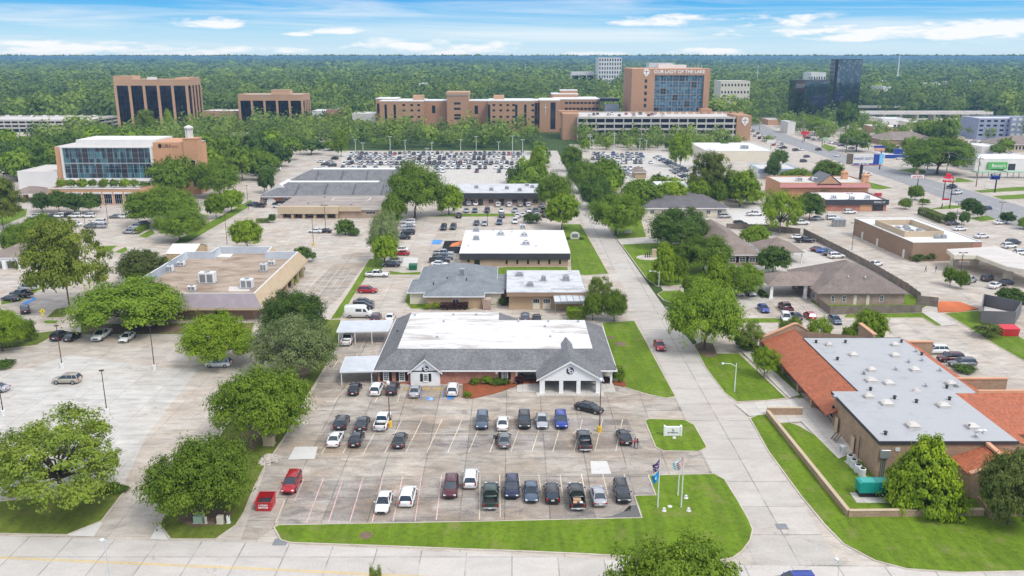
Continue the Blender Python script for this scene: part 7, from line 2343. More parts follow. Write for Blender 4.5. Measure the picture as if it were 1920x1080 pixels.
for i in range(4):
 a,c=Vector(P[i]),Vector(P[(i+1)%4]);d=(c-a).normalized();n=Vector((-d.y,d.x))*.12
 w.add([(p.x,p.y,z)for z in(.1,3.0)for p in(a-n,c-n,c+n,a+n)],[(4,5,6,7),(0,1,5,4),(1,2,6,5),(2,3,7,6),(3,0,4,7)])
w.build('wall',M['slate_panel'],t)
b=MB();b.prism(inset(P,.4),.12,.3);b.build('floor_slab',M['deck_roof'],t)
for px,py,w_,h_,mt,lab in((371,984,1.1,.95, 'pale_green', 'pale green transformer box under the tree by the drive'),(386,984,.28,.9, 'cream', 'thin cream utility pedestal beside the pale green box'),(412,985,.75,1.0, 'cream', 'cream utility box, third of the four in the strip'),(428,984,.38,1.0, 'white_paint', 'slim white utility pedestal at the end of the four boxes'),(503,838,1.5,1.4, 'tan_light', 'tan yellow cabinet at the edge of the lot under the trees')):
 x,y=G(px,py)
 t=thing('utility_box',lab, 'utility box',(x,y,.15))
 b=MB();b.bevbox(x-w_/2,x+w_/2,y,y+w_*.8,.15,.15+h_,.05);b.build('cabinet',M[mt],t)
 b=MB();b.box(x-w_/2-.08,x+w_/2+.08,y-.08,y+w_*.8+.08,.14,.2);b.build('base',M['kerb'],t)
x,y=G(500,872)
rb_=MB()
rr=np.random.default_rng(4)
for i in range(70):
 a,q=rr.uniform(0,6.28),rr.uniform(0,1)**.6
 cx,cy,s=x+math.cos(a)*q*1.3,y+1.2+math.sin(a)*q*1.6,rr.uniform(.12,.38)
 z=.15+(1-q)*.75
 v=[(cx+s*ux+rr.uniform(-.1,.1),cy+s*uy+rr.uniform(-.1,.1),z+s*uz*.7)for ux,uy,uz in((-1,-1,-.5),(1,-1,-.5),(1,1,-.5),(-1,1,-.5),(-.7,-.7,.7),(.8,-.6,.6),(.6,.8,.8),(-.8,.6,.5))]
 rb_.add(v,[(3,2,1,0),(4,5,6,7),(0,1,5,4),(1,2,6,5),(2,3,7,6),(3,0,4,7)])
o=rb_.build('rubble',M['rubble']);tag(o, 'heap of pale broken rubble at the lot edge', 'rubble',kind='stuff')
for px,py,w_,d_,lab in((526,1017,1.6,1.4, 'storm drain grating set in the kerb of the front road'),(1466,988,1.3,1.2, 'square drain grating in the side street'),(1249,577,1.0,1.0, 'small drain grating by the grass island up the side street')):
 x,y=G(px,py)
 b=MB();b.box(x-w_/2,x+w_/2,y-d_/2,y+d_/2,.05,.10)
 o=b.build('drain_grate',M['grey_metal'],loc=(x,y,.05));tag(o,lab, 'drain')
for o in S.objects:
 if o.name.startswith('wheel_stop'):
  o['label']={'wheel_stop':'yellow concrete wheel stop ahead of the silver sedan', 'wheel_stop.001':'yellow concrete wheel stop below the shuttered white gable', 'wheel_stop.002':'yellow concrete wheel stop beside the white suv'}[o.name]
  o['category']='wheel stop'
A=G(517,983);B2=G(534,941)
b=MB();d=Vector((B2[0]-A[0],B2[1]-A[1])).normalized();n=Vector((-d.y,d.x))*.1
b.add([(p[0]+s*n.x,p[1]+s*n.y,z)for z in(.03,.2)for p,s in((A,-1),(B2,-1),(B2,1),(A,1))],[(4,5,6,7),(0,1,5,4),(1,2,6,5),(2,3,7,6),(3,0,4,7)])
struct(b.build('kerb',M['kerb']))
x0,y0=G(1612,938);x1=G(1670,938)[0]
t=thing('generator', 'teal enclosed standby generator on a black base beside the tiled building', 'generator',((x0+x1)/2,y0,.25))
y0+=.3
b=MB();b.bevbox(x0+.1,x1-.1,y0+.1,y0+1.5,.25,.85,.04);b.build('base',M['black'],t)
b=MB()
pr_=[(x0,.85),(x1,.85),(x1,2.15),(x1-.25,2.3),(x0+.25,2.3),(x0,2.15)]
b.add([(a,yy,z)for yy in(y0,y0+1.6)for a,z in pr_],[tuple(range(6)),tuple(range(11,5,-1))]+[(i+6,i,(i+1)%6,(i+1)%6+6)[::-1]for i in range(6)])
bd=b.build('housing',M['teal'],t)
b=MB();xm=x0+(x1-x0)*.55
b.box(xm-.03,xm+.03,y0-.02,y0+1.62,.9,2.33);b.box(x0+.3,xm-.1,y0+.15,y0+1.4,2.302,2.33);b.box(xm+.1,x1-.3,y0+.15,y0+1.4,2.302,2.33);b.build('roof_panel',M['teal_light'],bd)
for k in range(2):
 b=MB();xx=xm+.4+k*.6;b.box(xx-.03,xx+.03,y0-.05,y0,1.2,1.5);b.build('latch',M['black'],bd)
b=MB();b.add([(x1-1.1,y0+.02,.58),(x1-.95,y0+.02,.43),(x1-.8,y0+.02,.58),(x1-.95,y0+.02,.73)],[(0,1,2,3)]);b.build('hazard_plate',M['white_paint'],t)
for i,(px,py)in enumerate(((1595,872),(1602,880),(1610,890),(1618,897))):
 x,y=G(px,py)
 t=thing('condenser_unit', 'round grey air conditioning condenser in the row of four along the west wall', 'condenser',(x,y,.2), 'four condensers along the wall')
 b=MB();b.lathe(x,y+.4,[(.45,.2),(.47,1.15),(.47,1.25),(.42,1.3)],18);b.build('cabinet',M['white_metal'],t)
 b=MB();b.lathe(x,y+.4,[(.33,1.3),(.33,1.32)],18);b.build('fan_grille',M['black'],t)
 t['label']='round grey condenser by the west wall, %s of four counted from the far end'%ORD[i]
x,y=G(1583,855)
t=thing('condenser_unit', 'boxy white air handler by the tan door in the west wall', 'condenser',(x,y,.2));b=MB();b.bevbox(x-.45,x+.2,y,y+.9,.2,1.4,.04);b.build('cabinet',M['white_metal'],t);b=MB();b.box(x-.47,x-.45,y+.1,y+.8,.4,1.2);b.build('grille',M['galv'],t)
for k in range(3):
 x,y=G(1562+k*4,826+k*3)
 b=MB();b.add([(x-.25,y,.2),(x+.5,y+.1,1.25),(x+.5,y+.35,1.25),(x-.25,y+.25,.2),(x-.3,y,.26),(x+.45,y+.1,1.3),(x+.45,y+.35,1.3),(x-.3,y+.25,.26)],[(0,1,2,3),(7,6,5,4),(0,4,5,1),(1,5,6,2),(2,6,7,3),(3,7,4,0)])
 o=b.build('wooden_pallet',M['wood_pole'],loc=(x,y,.2));tag(o, 'brown wooden pallet leaning on the west wall by the condensers, %s of three'%ORD[k], 'pallet', 'three leaning pallets')
def fence(label,pts,h,mat='fence_wood',post=2.6):
 P=gp(pts)
 t=thing('board_fence',label, 'fence',(P[0][0],P[0][1],0))
 for a,c in zip(P,P[1:]):
  a,c=Vector(a),Vector(c)
  d=(c-a).normalized();L=(c-a).length;n=Vector((-d.y,d.x))*.03
  m_='fence_wood' if abs(d.x)>abs(d.y)else 'fence_wood_side'
  b=MB();b.add([(p.x,p.y,z)for z in(.05,h)for p in(a-n,c-n,c+n,a+n)],[(4,5,6,7),(0,1,5,4),(1,2,6,5),(2,3,7,6),(3,0,4,7)]);b.build('boards',M[m_],t)
  b=MB()
  for i in range(int(L/post)+1):
   p=a+d*i*post+n*4
   b=MB();b.box(p.x-.06,p.x+.06,p.y-.06,p.y+.06,.03,h+.1);b.build('post',M['wood_pole'],t)
fence('long weathered board fence running diagonally beside the big tan box',[(1506,440),(1575,475),(1640,510),(1700,546),(1725,565)],2.0)
fence('weathered board fence across the back of the brown hipped brick house',[(1533,573),(1555,590),(1728,587)],1.9)
fence('short weathered board fence beside the red earth bank',[(1718,572),(1758,576)],2.3)
fence('grey board fence behind the taupe hipped house',[(1362,429),(1432,431),(1460,433)],1.8)
fence('dark board fence below the big willow green trees',[(1436,433),(1500,440)],2.0)
def pylon(px,py,name,label,parts,posts,cat='sign'):
 x,y=G(px,py)
 t=thing(name,label,cat,(x,y,0))
 for dx,top,r in posts:
  b=MB();xx=XY(y,px+dx,py);b.tube([(xx,y,.05),(xx,y,ZY(y,top))],r,8);b.build('post',M['dark_metal']if r<.5 else M['black'],t)
 for a,c,p0,p1,mt,s,sz,tm in parts:
  b=MB();x0,x1,z1,z0=XY(y,a,p0),XY(y,c,p0),ZY(y,p0),ZY(y,p1)
  b.bevbox(x0,x1,y-.45,y-.1,z0,z1,.06);o=b.build('sign_panel',M[mt],t)
  if s:
   text('lettering',s,sz,((x0+x1)/2,y-.48,(z0+z1)/2),M[tm],o,depth=.05,bold=.02)
 return t
pylon(1616,336, 'billboard', 'big billboard with a white advertisement and a dark blue end on a thick black post',[(1600,1638,289,306, 'offwhite', 'WANT OUT?',1.5, 'sign_blue'),(1638.2,1649,289,308.5, 'sign_blue',None,1,None),(1600,1638,306.2,308.5, 'sign_blue', '225 . 200 . 2000',.7, 'white_paint'),(1649.2,1657,288,307, 'sign_cyan',None,1,None),(1588,1599.8,288,308, 'wood_pole',None,1,None),(1596,1654,308.7,310.5, 'red_metal',None,1,None)],[(-3,309,.75)], 'billboard')
pylon(1648,318, 'shop_sign', 'dark blue sign with orange lettering above the billboard',[(1638,1660,273,277, 'sign_blue',None,1,None),(1640,1659,277.2,283.5, 'orange_tarp', 'CENTER',1.3, 'white_paint')],[(1,280,.3)])
pylon(1720,358, 'shop_sign', 'white and red roadside sign on a single dark post in the avenue verge',[(1708,1732,328,334, 'white_paint', "JACKIE'S",1.15, 'red_paint'),(1716.5,1722.5,320,327, 'brown_wall',None,1,None)],[(-1,332,.18)])
pylon(1770,392, 'shop_sign', 'tall red fast food sign with white script on two dark posts',[(1768,1788.5,331,341, 'bright_red', "Wendy's",1.5, 'white_paint'),(1773.5,1784,325,330.7, 'bright_red',None,1,None),(1766,1779.5,371.5,375, 'red_paint',None,1,None),(1766,1779,375.2,381.5, 'offwhite',None,1,None)],[(-6.5+2,331,.18),(10,336,.18)])
pylon(1865,361, 'shop_sign', 'navy electronic sign with small coloured icons on a pale post',[(1857,1875,325.5,329, 'navy', 'Carwash',.8, 'white_paint'),(1857,1875,329.2,336.5, 'sign_blue',None,1,None),(1859,1863,331,335, 'pink_cloth',None,1,None),(1864,1867.5,331,335, 'sign_cyan',None,1,None),(1869,1873,331.5,334.5, 'sign_cyan',None,1,None)],[(0,330,.3)])
pylon(1851,354, 'shop_sign', 'small white notice board on the verge before the car wash',[(1846,1857,346,353, 'offwhite',None,1,None)],[(0,348,.12)])
pylon(1745,325, 'shop_sign', 'white roadside notice board by the big oak trunk',[(1736,1753,317.5,325.5, 'offwhite',None,1,None)],[(0,320,.15)])
pylon(1508,265, 'shop_sign', 'small red and white pharmacy style sign far up the avenue',[(1502,1517,246,251.5, 'bright_red',None,1,None),(1505,1511,252,257, 'bright_red',None,1,None)],[(0,250,.25)])
pylon(1548,268, 'shop_sign', 'pale green shop sign on a post far up the avenue',[(1541,1553,258,264, 'pale_green',None,1,None)],[(-2,262,.2)])
pylon(1445,280, 'shop_sign', 'white panel sign at the corner of the white roofed shop',[(1438,1453,262,269, 'offwhite',None,1,None)],[(0,266,.15)])
pylon(1646,368, 'shop_sign', 'small dark red panel sign behind the black fascia restaurant',[(1639,1653,361.5,367.5, 'red_paint',None,1,None)],[(-6.5,362,.08),(6.5,362,.08)])
PO=[(1424,244,213),(1505,268,227),(1541,277,236),(1586,288,256),(1628,281,256),(1738,322,280),(1773,335,282),(1830,350,294)]
wires=[]
for px,py,pt in PO:
 x,y=G(px,py)
 h=ZY(y,pt)
 t=thing('utility_pole', 'weathered wooden utility pole carrying wires along the avenue', 'utility pole',(x,y,0), 'utility poles along the avenue')
 b=MB();b.tube([(x,y,.05),(x,y,h)],[.22,.14],8);b.build('pole',M['wood_pole'],t)
 b=MB();b.box(x-1.6,x+1.6,y-.1,y+.1,h-1.0,h-.75);b.build('crossarm',M['wood_pole'],t)
 b=MB();b.lathe(x+.4,y,[(.25,h-3.4),(.25,h-2.3)],8);b.build('transformer',M['galv'],t)
 wires.append((x,y,h-.7))
for i in range(len(PO)):
 for o in S.objects:
  pass
ups=[o for o in S.objects if o.name.startswith('utility_pole')]
for i,o in enumerate(sorted(ups,key=lambda q:-q.location.y)):
 o['label']='wooden utility pole with wires along the avenue, %s counted from the far end'%ORD[i]
for k,dxo in enumerate((-1.4,1.4)):
 b=MB()
 ws=sorted(wires,key=lambda q:-q[1])
 for a,c in zip(ws,ws[1:]):
  pts=[(a[0]+(c[0]-a[0])*s/8+dxo,a[1]+(c[1]-a[1])*s/8,a[2]+(c[2]-a[2])*s/8-1.6*math.sin(math.pi*s/8))for s in range(9)]
  b.tube(pts,.05,4,caps=False)
 o=b.build('power_line',M['grey_metal']);tag(o, 'thin sagging power line strung %s the avenue poles'%('on the west arms of' if k==0 else 'on the east arms of'), 'power line')
for px,py,pt,lab,r in((1679,175,102, 'very tall pale communications mast at the right, reaching above the horizon',1.4),(706,143,118, 'thin distant radio mast in the forest above the old hospital',.5),(985,155,120, 'thin distant pole in the woods left of the pale gridded tower',.5),(1418,175,122, 'tall white pole in the woods right of the cream hotel',.6),(1471,175,150, 'white pole just left of the black mirrored block',.5)):
 x,y=G(px,py)
 h=min(ZY(y,pt),57.3)
 t=thing('radio_mast',lab, 'mast',(x,y,0))
 b=MB();b.tube([(x,y,0),(x,y,h)],[r,r*.5],8);b.build('pole',M['white_metal'],t)
 b=MB();b.lathe(x,y,[(1.8,h*.45),(1.8,h*.45+1.6)]if r>.8 else[(r*1.4,h-1.2),(r*1.4,h-.2)],8);b.build('antenna',M['white_metal'],t)
def person(name_label,x,y,rz,joints,radii,clothes,hair=True,skirt=None,z0=.06):
 """one continuous skinned body; hair and clothing are children"""
 t_loc=(x,y,z0)
 edges=[('pelvis', 'chest'),('chest', 'neck'),('neck', 'head'),('head', 'crown'),('chest', 'shl'),('chest', 'shr'),('shl', 'ell'),('shr', 'elr'),('ell', 'wrl'),('elr', 'wrr'),('wrl', 'hal'),('wrr', 'har'),('pelvis', 'hil'),('pelvis', 'hir'),('hil', 'knl'),('hir', 'knr'),('knl', 'anl'),('knr', 'anr'),('anl', 'tol'),('anr', 'tor')]
 names=list(joints)
 me=D.meshes.new('person')
 me.from_pydata([joints[n]for n in names],[(names.index(a),names.index(c))for a,c in edges],[])
 o=D.objects.new('person',me)
 C.objects.link(o)
 sk=o.modifiers.new('skin', 'SKIN')
 sk.use_smooth_shade=True
 for i,n in enumerate(names):
  r=radii.get(n,.05)
  me.skin_vertices[0].data[i].radius=(r,r)
  me.skin_vertices[0].data[i].use_root=(n=='pelvis')
 sb=o.modifiers.new('sub', 'SUBSURF');sb.levels=1;sb.render_levels=1
 dg=bpy.context.evaluated_depsgraph_get()
 m2=D.meshes.new_from_object(o.evaluated_get(dg))
 o.modifiers.clear()
 o.data=m2
 m2.materials.clear()
 for m_ in(M['skin'],M[clothes[0]],M[clothes[1]],M['black']):
  m2.materials.append(m_)
 hipz,neckz,anz=joints['pelvis'][2],joints['neck'][2],.09
 for p in m2.polygons:
  c=p.center
  near=min(names,key=lambda n:(Vector(joints[n])-c).length)
  if near in('head', 'crown', 'neck', 'hal', 'har', 'wrl', 'wrr'):
   p.material_index=0
  elif near in('chest', 'shl', 'shr', 'ell', 'elr'):
   p.material_index=1
  elif near in('tol', 'tor'):
   p.material_index=3
  else:
   p.material_index=1 if(near=='pelvis' and c.z>hipz+.03)else 2
 o.location=t_loc
 o.rotation_euler=(0,0,rz)
 OR[o.name]=(0,0,0)
 tag(o,name_label, 'person')
 hx,hy,hz=joints['crown']
 hb=MB()
 v,f=[],[]
 n,m_=10,6
 for i in range(m_+1):
  ph=math.pi*.62*i/m_
  for k in range(n):
   th=2*math.pi*k/n
   v.append((hx+.112*math.sin(ph)*math.cos(th),hy-.015+.118*math.sin(ph)*math.sin(th),hz-.045+.125*math.cos(ph)))
 for i in range(m_):
  for k in range(n):
   f.append((i*n+k,(i+1)*n+k,(i+1)*n+(k+1)%n,i*n+(k+1)%n))
 hb.add(v,f)
 hb.build('hair',M['hair'],o,True)
 for s in(-1,1):
  for zf in(0,):
   fb=MB();fb.lathe(hx+s*.035,hy+.1,[(.004,hz-.095),(.014,hz-.088),(.004,hz-.08)],6);fb.build('eye',M['black'],o)
 nb_=MB();nb_.add([(hx-.018,hy+.098,hz-.14),(hx+.018,hy+.098,hz-.14),(hx,hy+.098,hz-.085),(hx,hy+.135,hz-.132)],[(0,1,3),(1,2,3),(2,0,3)]);nb_.build('nose',M['skin'],o)
 return o
def standing(lean=0.0,arml=None,armr=None,stride=0.0,hgt=1.7):
 k=hgt/1.7
 J={'pelvis':(0,0,.95), 'chest':(0,lean*.35,1.28), 'neck':(0,lean*.55,1.46), 'head':(0,lean*.65+.01,1.56), 'crown':(0,lean*.68+.01,1.64), 'shl':(-.18,lean*.45,1.38), 'shr':(.18,lean*.45,1.38), 'ell':(-.23,.02,1.12), 'elr':(.23,.02,1.12), 'wrl':(-.23,.10,.88), 'wrr':(.23,.10,.88), 'hal':(-.22,.13,.78), 'har':(.22,.13,.78), 'hil':(-.09,0,.90), 'hir':(.09,0,.90), 'knl':(-.10,.02+stride*.5,.50), 'knr':(.10,.02-stride*.4,.50), 'anl':(-.10,stride*.8,.09), 'anr':(.10,-stride*.9,.09), 'tol':(-.11,stride*.8+.16,.04), 'tor':(.11,-stride*.9+.16,.04)}
 if arml:J['ell'],J['wrl'],J['hal']=arml
 if armr:J['elr'],J['wrr'],J['har']=armr
 return{n:(a*k,b*k,c*k)for n,(a,b,c)in J.items()}
RD={'pelvis':.145, 'chest':.155, 'neck':.055, 'head':.10, 'crown':.085, 'shl':.075, 'shr':.075, 'ell':.048, 'elr':.048, 'wrl':.032, 'wrr':.032, 'hal':.036, 'har':.036, 'hil':.10, 'hir':.10, 'knl':.065, 'knr':.065, 'anl':.045, 'anr':.045, 'tol':.04, 'tor':.04}
x,y=G(1191.5,842)
person('person in a pink top and dark trousers embracing another beside the black sedan',x-.14,y+.1,-math.pi/2,standing(.12,((-.24,.22,1.25),(-.10,.44,1.22),(-.02,.50,1.24)),((.24,.22,1.25),(.10,.44,1.18),(.02,.50,1.18)),0,1.66),RD,('pink_cloth', 'black_cloth'))
person('person in a black top and grey trousers being embraced beside the black sedan',x+.30,y-.05,math.pi/2,standing(.08,((-.26,.20,1.16),(-.14,.40,1.04),(-.05,.46,1.04)),((.26,.20,1.16),(.14,.40,1.04),(.05,.46,1.04)),0,1.62),RD,('black_cloth', 'grey_metal'))
x,y=G(929.5,836)
person('person all in black leaning into the open door of the grey sedan',x,y+.3,-.9,standing(.45,((-.26,.36,1.20),(-.2,.55,1.08),(-.18,.62,1.04)),None,.12),RD,('black_cloth', 'black_cloth'))
for i,(px,py,lab,cl)in enumerate(((1735,511, 'person in dark clothes walking on the pavement before the big tan box',('black_cloth', 'blue_cloth')),(1754,511, 'second walker in dark clothes with pale trousers before the big tan box',('blue_cloth', 'grey_metal')))):
 x,y=G(px,py)
 person(lab,x,y,-1.2 if i else .9,standing(.03,None,None,.28),RD,cl)
x,y=G(945.5,845)
b=MB();b.add([(x-.95,y+2.95,.35),(x-1.65,y+3.35,.35),(x-1.65,y+3.35,1.0),(x-.95,y+2.95,1.0),(x-.98,y+2.90,.35),(x-1.68,y+3.30,.35),(x-1.68,y+3.30,1.0),(x-.98,y+2.90,1.0)],[(0,1,2,3),(7,6,5,4),(3,2,6,7),(1,5,6,2),(0,4,5,1)])
for o in list(S.objects):
 if o.name.startswith('sedan')and o.get('label', '').startswith('grey sedan with red tail'):
  od=b.build('door',PAINT['grey'],o);od['label']='front door swung open'
def leafquads(pts,nrm,size,rng,tint,jit=.55,up=.75):
 """one bent leaf clump per point: 4 vertices, two faces"""
 n=len(pts)
 nrm=nrm+rng.normal(0,jit,(n,3))
 nrm[:,2]+=up
 nrm/=np.linalg.norm(nrm,axis=1)[:,None]+1e-9
 r=rng.normal(0,1,(n,3))
 a=np.cross(nrm,r)
 a/=np.linalg.norm(a,axis=1)[:,None]+1e-9
 b=np.cross(nrm,a)
 s=size*rng.uniform(.6,1.35,n)[:,None]
 el=rng.uniform(.55,1.0,n)[:,None]
 v=np.stack([pts-a*s,pts-b*s*el+nrm*s*.25,pts+a*s,pts+b*s*el+nrm*s*.25],1)
 return v.reshape(-1,3),np.repeat(tint,2)
def np_mesh(name,v,tint,mat):
 nq=len(v)//4
 me=D.meshes.new(name)
 me.vertices.add(len(v))
 me.vertices.foreach_set('co',v.astype(np.float32).ravel())
 base=np.arange(nq)[:,None]*4
 f=np.concatenate([base+np.array([[0,1,2]]),base+np.array([[0,2,3]])],1).reshape(-1,3)
 me.loops.add(f.size)
 me.loops.foreach_set('vertex_index',f.astype(np.int32).ravel())
 me.polygons.add(len(f))
 me.polygons.foreach_set('loop_start',np.arange(0,f.size,3,dtype=np.int32))
 me.polygons.foreach_set('loop_total',np.full(len(f),3,dtype=np.int32))
 at=me.attributes.new('tint', 'FLOAT', 'FACE')
 at.data.foreach_set('value',tint.astype(np.float32))
 me.materials.append(mat)
 me.update()
 me.validate()
 return me
def crown_pts(rng,shape,ncl,nleaf,cr,gap=0.0):
 """cluster centres in a unit crown (radius 1, z 0..1) and the leaf points on them"""
 cen=[]
 tries=0
 ph=rng.uniform(0,6.28,6)
 while len(cen)<ncl and tries<ncl*60:
  tries+=1
  u=rng.normal(0,1,3)
  u/=np.linalg.norm(u)
  th=math.atan2(u[1],u[0])
  lob=1+.13*math.sin(2*th+ph[0])+.10*math.sin(3*th+ph[1])+.07*math.sin(5*th+ph[2])
  q=rng.uniform(.25,1)**.45
  if shape=='dome':
   if u[2]<-.6:
    continue
   z=.50+u[2]*.44*q*(1+.12*math.sin(4*th+ph[3]))
   c=np.array([u[0]*q*.84*lob,u[1]*q*.84*lob,z])
  elif shape=='round':
   if u[2]<-.75:
    continue
   c=np.array([u[0]*q*.80*lob,u[1]*q*.80*lob,.53+u[2]*.41*q])
  elif shape=='cone':
   z=rng.uniform(.10,.97)
   w=(1-z)**.75*.95+.06
   th=rng.uniform(0,6.28)
   w*=rng.uniform(.55,1)**.5
   c=np.array([math.cos(th)*w,math.sin(th)*w,z])
  elif shape=='pine':
   lay=rng.integers(0,8)
   z=.36+lay*.083+rng.normal(0,.015)
   w=(1.0-abs(z-.55)*1.1)*rng.uniform(.15,1.05)
   th=lay*2.1+rng.choice([0,1.3,2.6,3.9,5.1])+rng.normal(0,.22)
   c=np.array([math.cos(th)*w*.9,math.sin(th)*w*.9,z])
  elif shape=='bush':
   if u[2]<-.2:
    continue
   c=np.array([u[0]*q*.78*lob,u[1]*q*.78*lob,.32+u[2]*.52*q])
  else:
   z=.45+u[2]*.42*q
   c=np.array([u[0]*q*.85*lob,u[1]*q*.85*lob,z])
  if gap and cen and min(np.linalg.norm(c-k)for k in cen)<gap:
   continue
  cen.append(c)
 cen=np.array(cen)
 P,N,T=[],[],[]
 for c in cen:
  r=cr*rng.uniform(.65,1.35)
  ns=max(1,nleaf//13)
  d=rng.normal(0,1,(ns,3))
  d/=np.linalg.norm(d,axis=1)[:,None]
  d[:,2]=np.where(d[:,2]<-.45,-d[:,2],d[:,2])
  rr=r*rng.uniform(.30,1.15,ns)[:,None]
  sq=np.array([1.15,1.15,.68 if shape!='pine' else .42])
  sub=c+d*rr*sq
  k=nleaf//ns
  o_=rng.normal(0,1,(ns,k,3))*(r*(.20 if ns>1 else .6))*np.array([1,1,.6])
  P.append((sub[:,None,:]+o_).reshape(-1,3))
  N.append((d[:,None,:]*1.0+o_/(r*.9)+np.array([c[0],c[1],(c[2]-.35)*1.4])*.5).reshape(-1,3))
  tc_=rng.uniform(.1,.75)
  ts=np.clip(tc_+rng.normal(0,.16,ns),0,1)
  T.append(np.clip((ts[:,None]+rng.normal(0,.10,(ns,k))),0,1).reshape(-1))
 return cen,np.concatenate(P),np.concatenate(N),np.concatenate(T)
def trunk_mesh(rng,cen,h0,mat,multi=1,r=.035,limbs=9,n=6,wide=1.0):
 b=MB()
 for k in range(multi):
  ox,oy=(0,0)if multi==1 else(rng.uniform(-.12,.12),rng.uniform(-.12,.12))
  top=(ox*2+rng.normal(0,.03),oy*2+rng.normal(0,.03),h0)
  b.tube([(ox*.3,oy*.3,-.01),(ox*.35,oy*.35,.03),(ox,oy,h0*.5),top],[r*1.7,r*1.1,r*.9,r*.75],n)
  idx=rng.permutation(len(cen))[:limbs]
  for i in idx:
   c=cen[i]
   z0=h0*rng.uniform(.75,1.0)
   s=np.array([top[0],top[1],z0])
   m_=s+(c-s)*.5+np.array([rng.normal(0,.04),rng.normal(0,.04),.04+rng.normal(0,.02)])
   b.tube([tuple(s),tuple(m_),tuple(c)],[r*.55,r*.36,r*.10],5)
 return b
KINDS={'oak':('dome',100,420,.21,.0185, 'leaf_oak', 'bark',.30,14,.10), 'oak_bright':('dome',92,420,.21,.0185, 'leaf_bright', 'bark',.30,16,.11), 'oak_fore':('dome',120,430,.16,.0165, 'leaf_oak', 'bark',.30,16,.12), 'oak_dark':('dome',110,400,.20,.018, 'leaf_dark', 'bark',.30,12,.10), 'airy':('dome',76,320,.155,.0155, 'leaf_airy', 'bark',.34,34,.17), 'airy_bright':('dome',80,190,.17,.022, 'leaf_bright', 'bark_grey',.34,28,.14), 'pale':('dome',88,280,.19,.016, 'leaf_pale', 'bark_grey',.34,60,.12), 'olive':('round',100,300,.19,.021, 'leaf_olive', 'bark',.25,20,.10), 'round':('round',80,200,.21,.032, 'leaf_oak', 'bark',.28,12,.11), 'round_bright':('round',80,200,.21,.032, 'leaf_bright', 'bark',.28,12,.11), 'round_dark':('round',80,200,.21,.032, 'leaf_dark', 'bark',.28,12,.11), 'cone':('cone',95,180,.19,.034, 'leaf_bright', 'bark',.5,14,.08), 'magnolia':('cone',78,330,.17,.030, 'leaf_magnolia', 'bark',.6,12,.17), 'pine':('pine',96,260,.185,.020, 'leaf_pine', 'bark',.92,30,.11), 'bush':('bush',44,150,.26,.045, 'leaf_oak', 'bark',.2,4,.14), 'bush_dark':('bush',44,150,.26,.045, 'leaf_dark', 'bark',.2,4,.14), 'bush_bright':('bush',44,150,.26,.045, 'leaf_bright', 'bark',.2,4,.14), 'bush_purple':('bush',44,150,.26,.045, 'leaf_purple', 'bark',.2,4,.14), 'mid':('round',40,78,.27,.058, 'leaf_oak', 'bark',.3,4,.16), 'mid_bright':('round',40,78,.27,.058, 'leaf_bright', 'bark',.3,4,.16), 'mid_dark':('dome',40,78,.28,.058, 'leaf_dark', 'bark',.3,4,.16),}
TREEMESH={}
def tree_mesh(kind,var):
 key=(kind,var)
 if key not in TREEMESH:
  sh,ncl,nl,cr,ls,lm,bk,h0,limbs,gap=KINDS[kind]
  rng=np.random.default_rng(sum(map(ord,kind))*31+var)
  cen,P,N,T=crown_pts(rng,sh,ncl,nl,cr,gap)
  if kind.startswith('mid'):
   N=N*.5+(P-np.array([0,0,.45]))*1.2
  v,t2=leafquads(P,N,ls,rng,T,*((.35,.45)if kind.startswith('mid')else(.34,.55)))
  cm=np_mesh('crown',v,t2,M[lm])
  if kind=='magnolia':
   pass
  tb=trunk_mesh(rng,cen,h0,bk,1,.030 if sh!='pine' else .016,limbs)
  tm=tb.mesh('trunk',M[bk],(0,0,0),True)
  TREEMESH[key]=(cm,tm)
 return TREEMESH[key]
TREE_N={'pine':('pine_tree', 'tree'), 'bush':('shrub', 'shrub'), 'magnolia':('magnolia_tree', 'tree')}
TREES=[]
def tree(kind,x,y,R,H,label,group=None,var=None,z=.1,name=None):
 var=random.randrange(2)if var is None else var
 cm,tm=tree_mesh(kind,var)
 nm,ct=TREE_N.get(kind.split('_')[0],('leafy_tree', 'tree'))
 t=thing(name or nm,label,ct,(x,y,z),group)
 t.rotation_euler=(0,0,random.uniform(0,6.28))
 t.scale=(R,R,H)
 for n_,me in(('trunk',tm),('crown',cm)):
  o=D.objects.new(n_,me)
  C.objects.link(o)
  o.parent=t
 TREES.append((x,y,R))
 return t
def treepx(kind,x0,x1,ytop,bx_,by,label,group=None,var=None):
 """x0..x1: crown sides in the survey photo, ytop its top, bx, by the foot of the trunk"""
 x,y=G(bx_,by)
 ym=(ytop+by)/2
 xc=XY(y,(x0+x1)/2,ym)
 R=(XY(y,x1,ym)-XY(y,x0,ym))/2
 H=ZY(y+R*.25,ytop)
 x=(x+xc)/2
 return tree(kind,x,y,R*1.0,max(H,1.0),label,group,var)
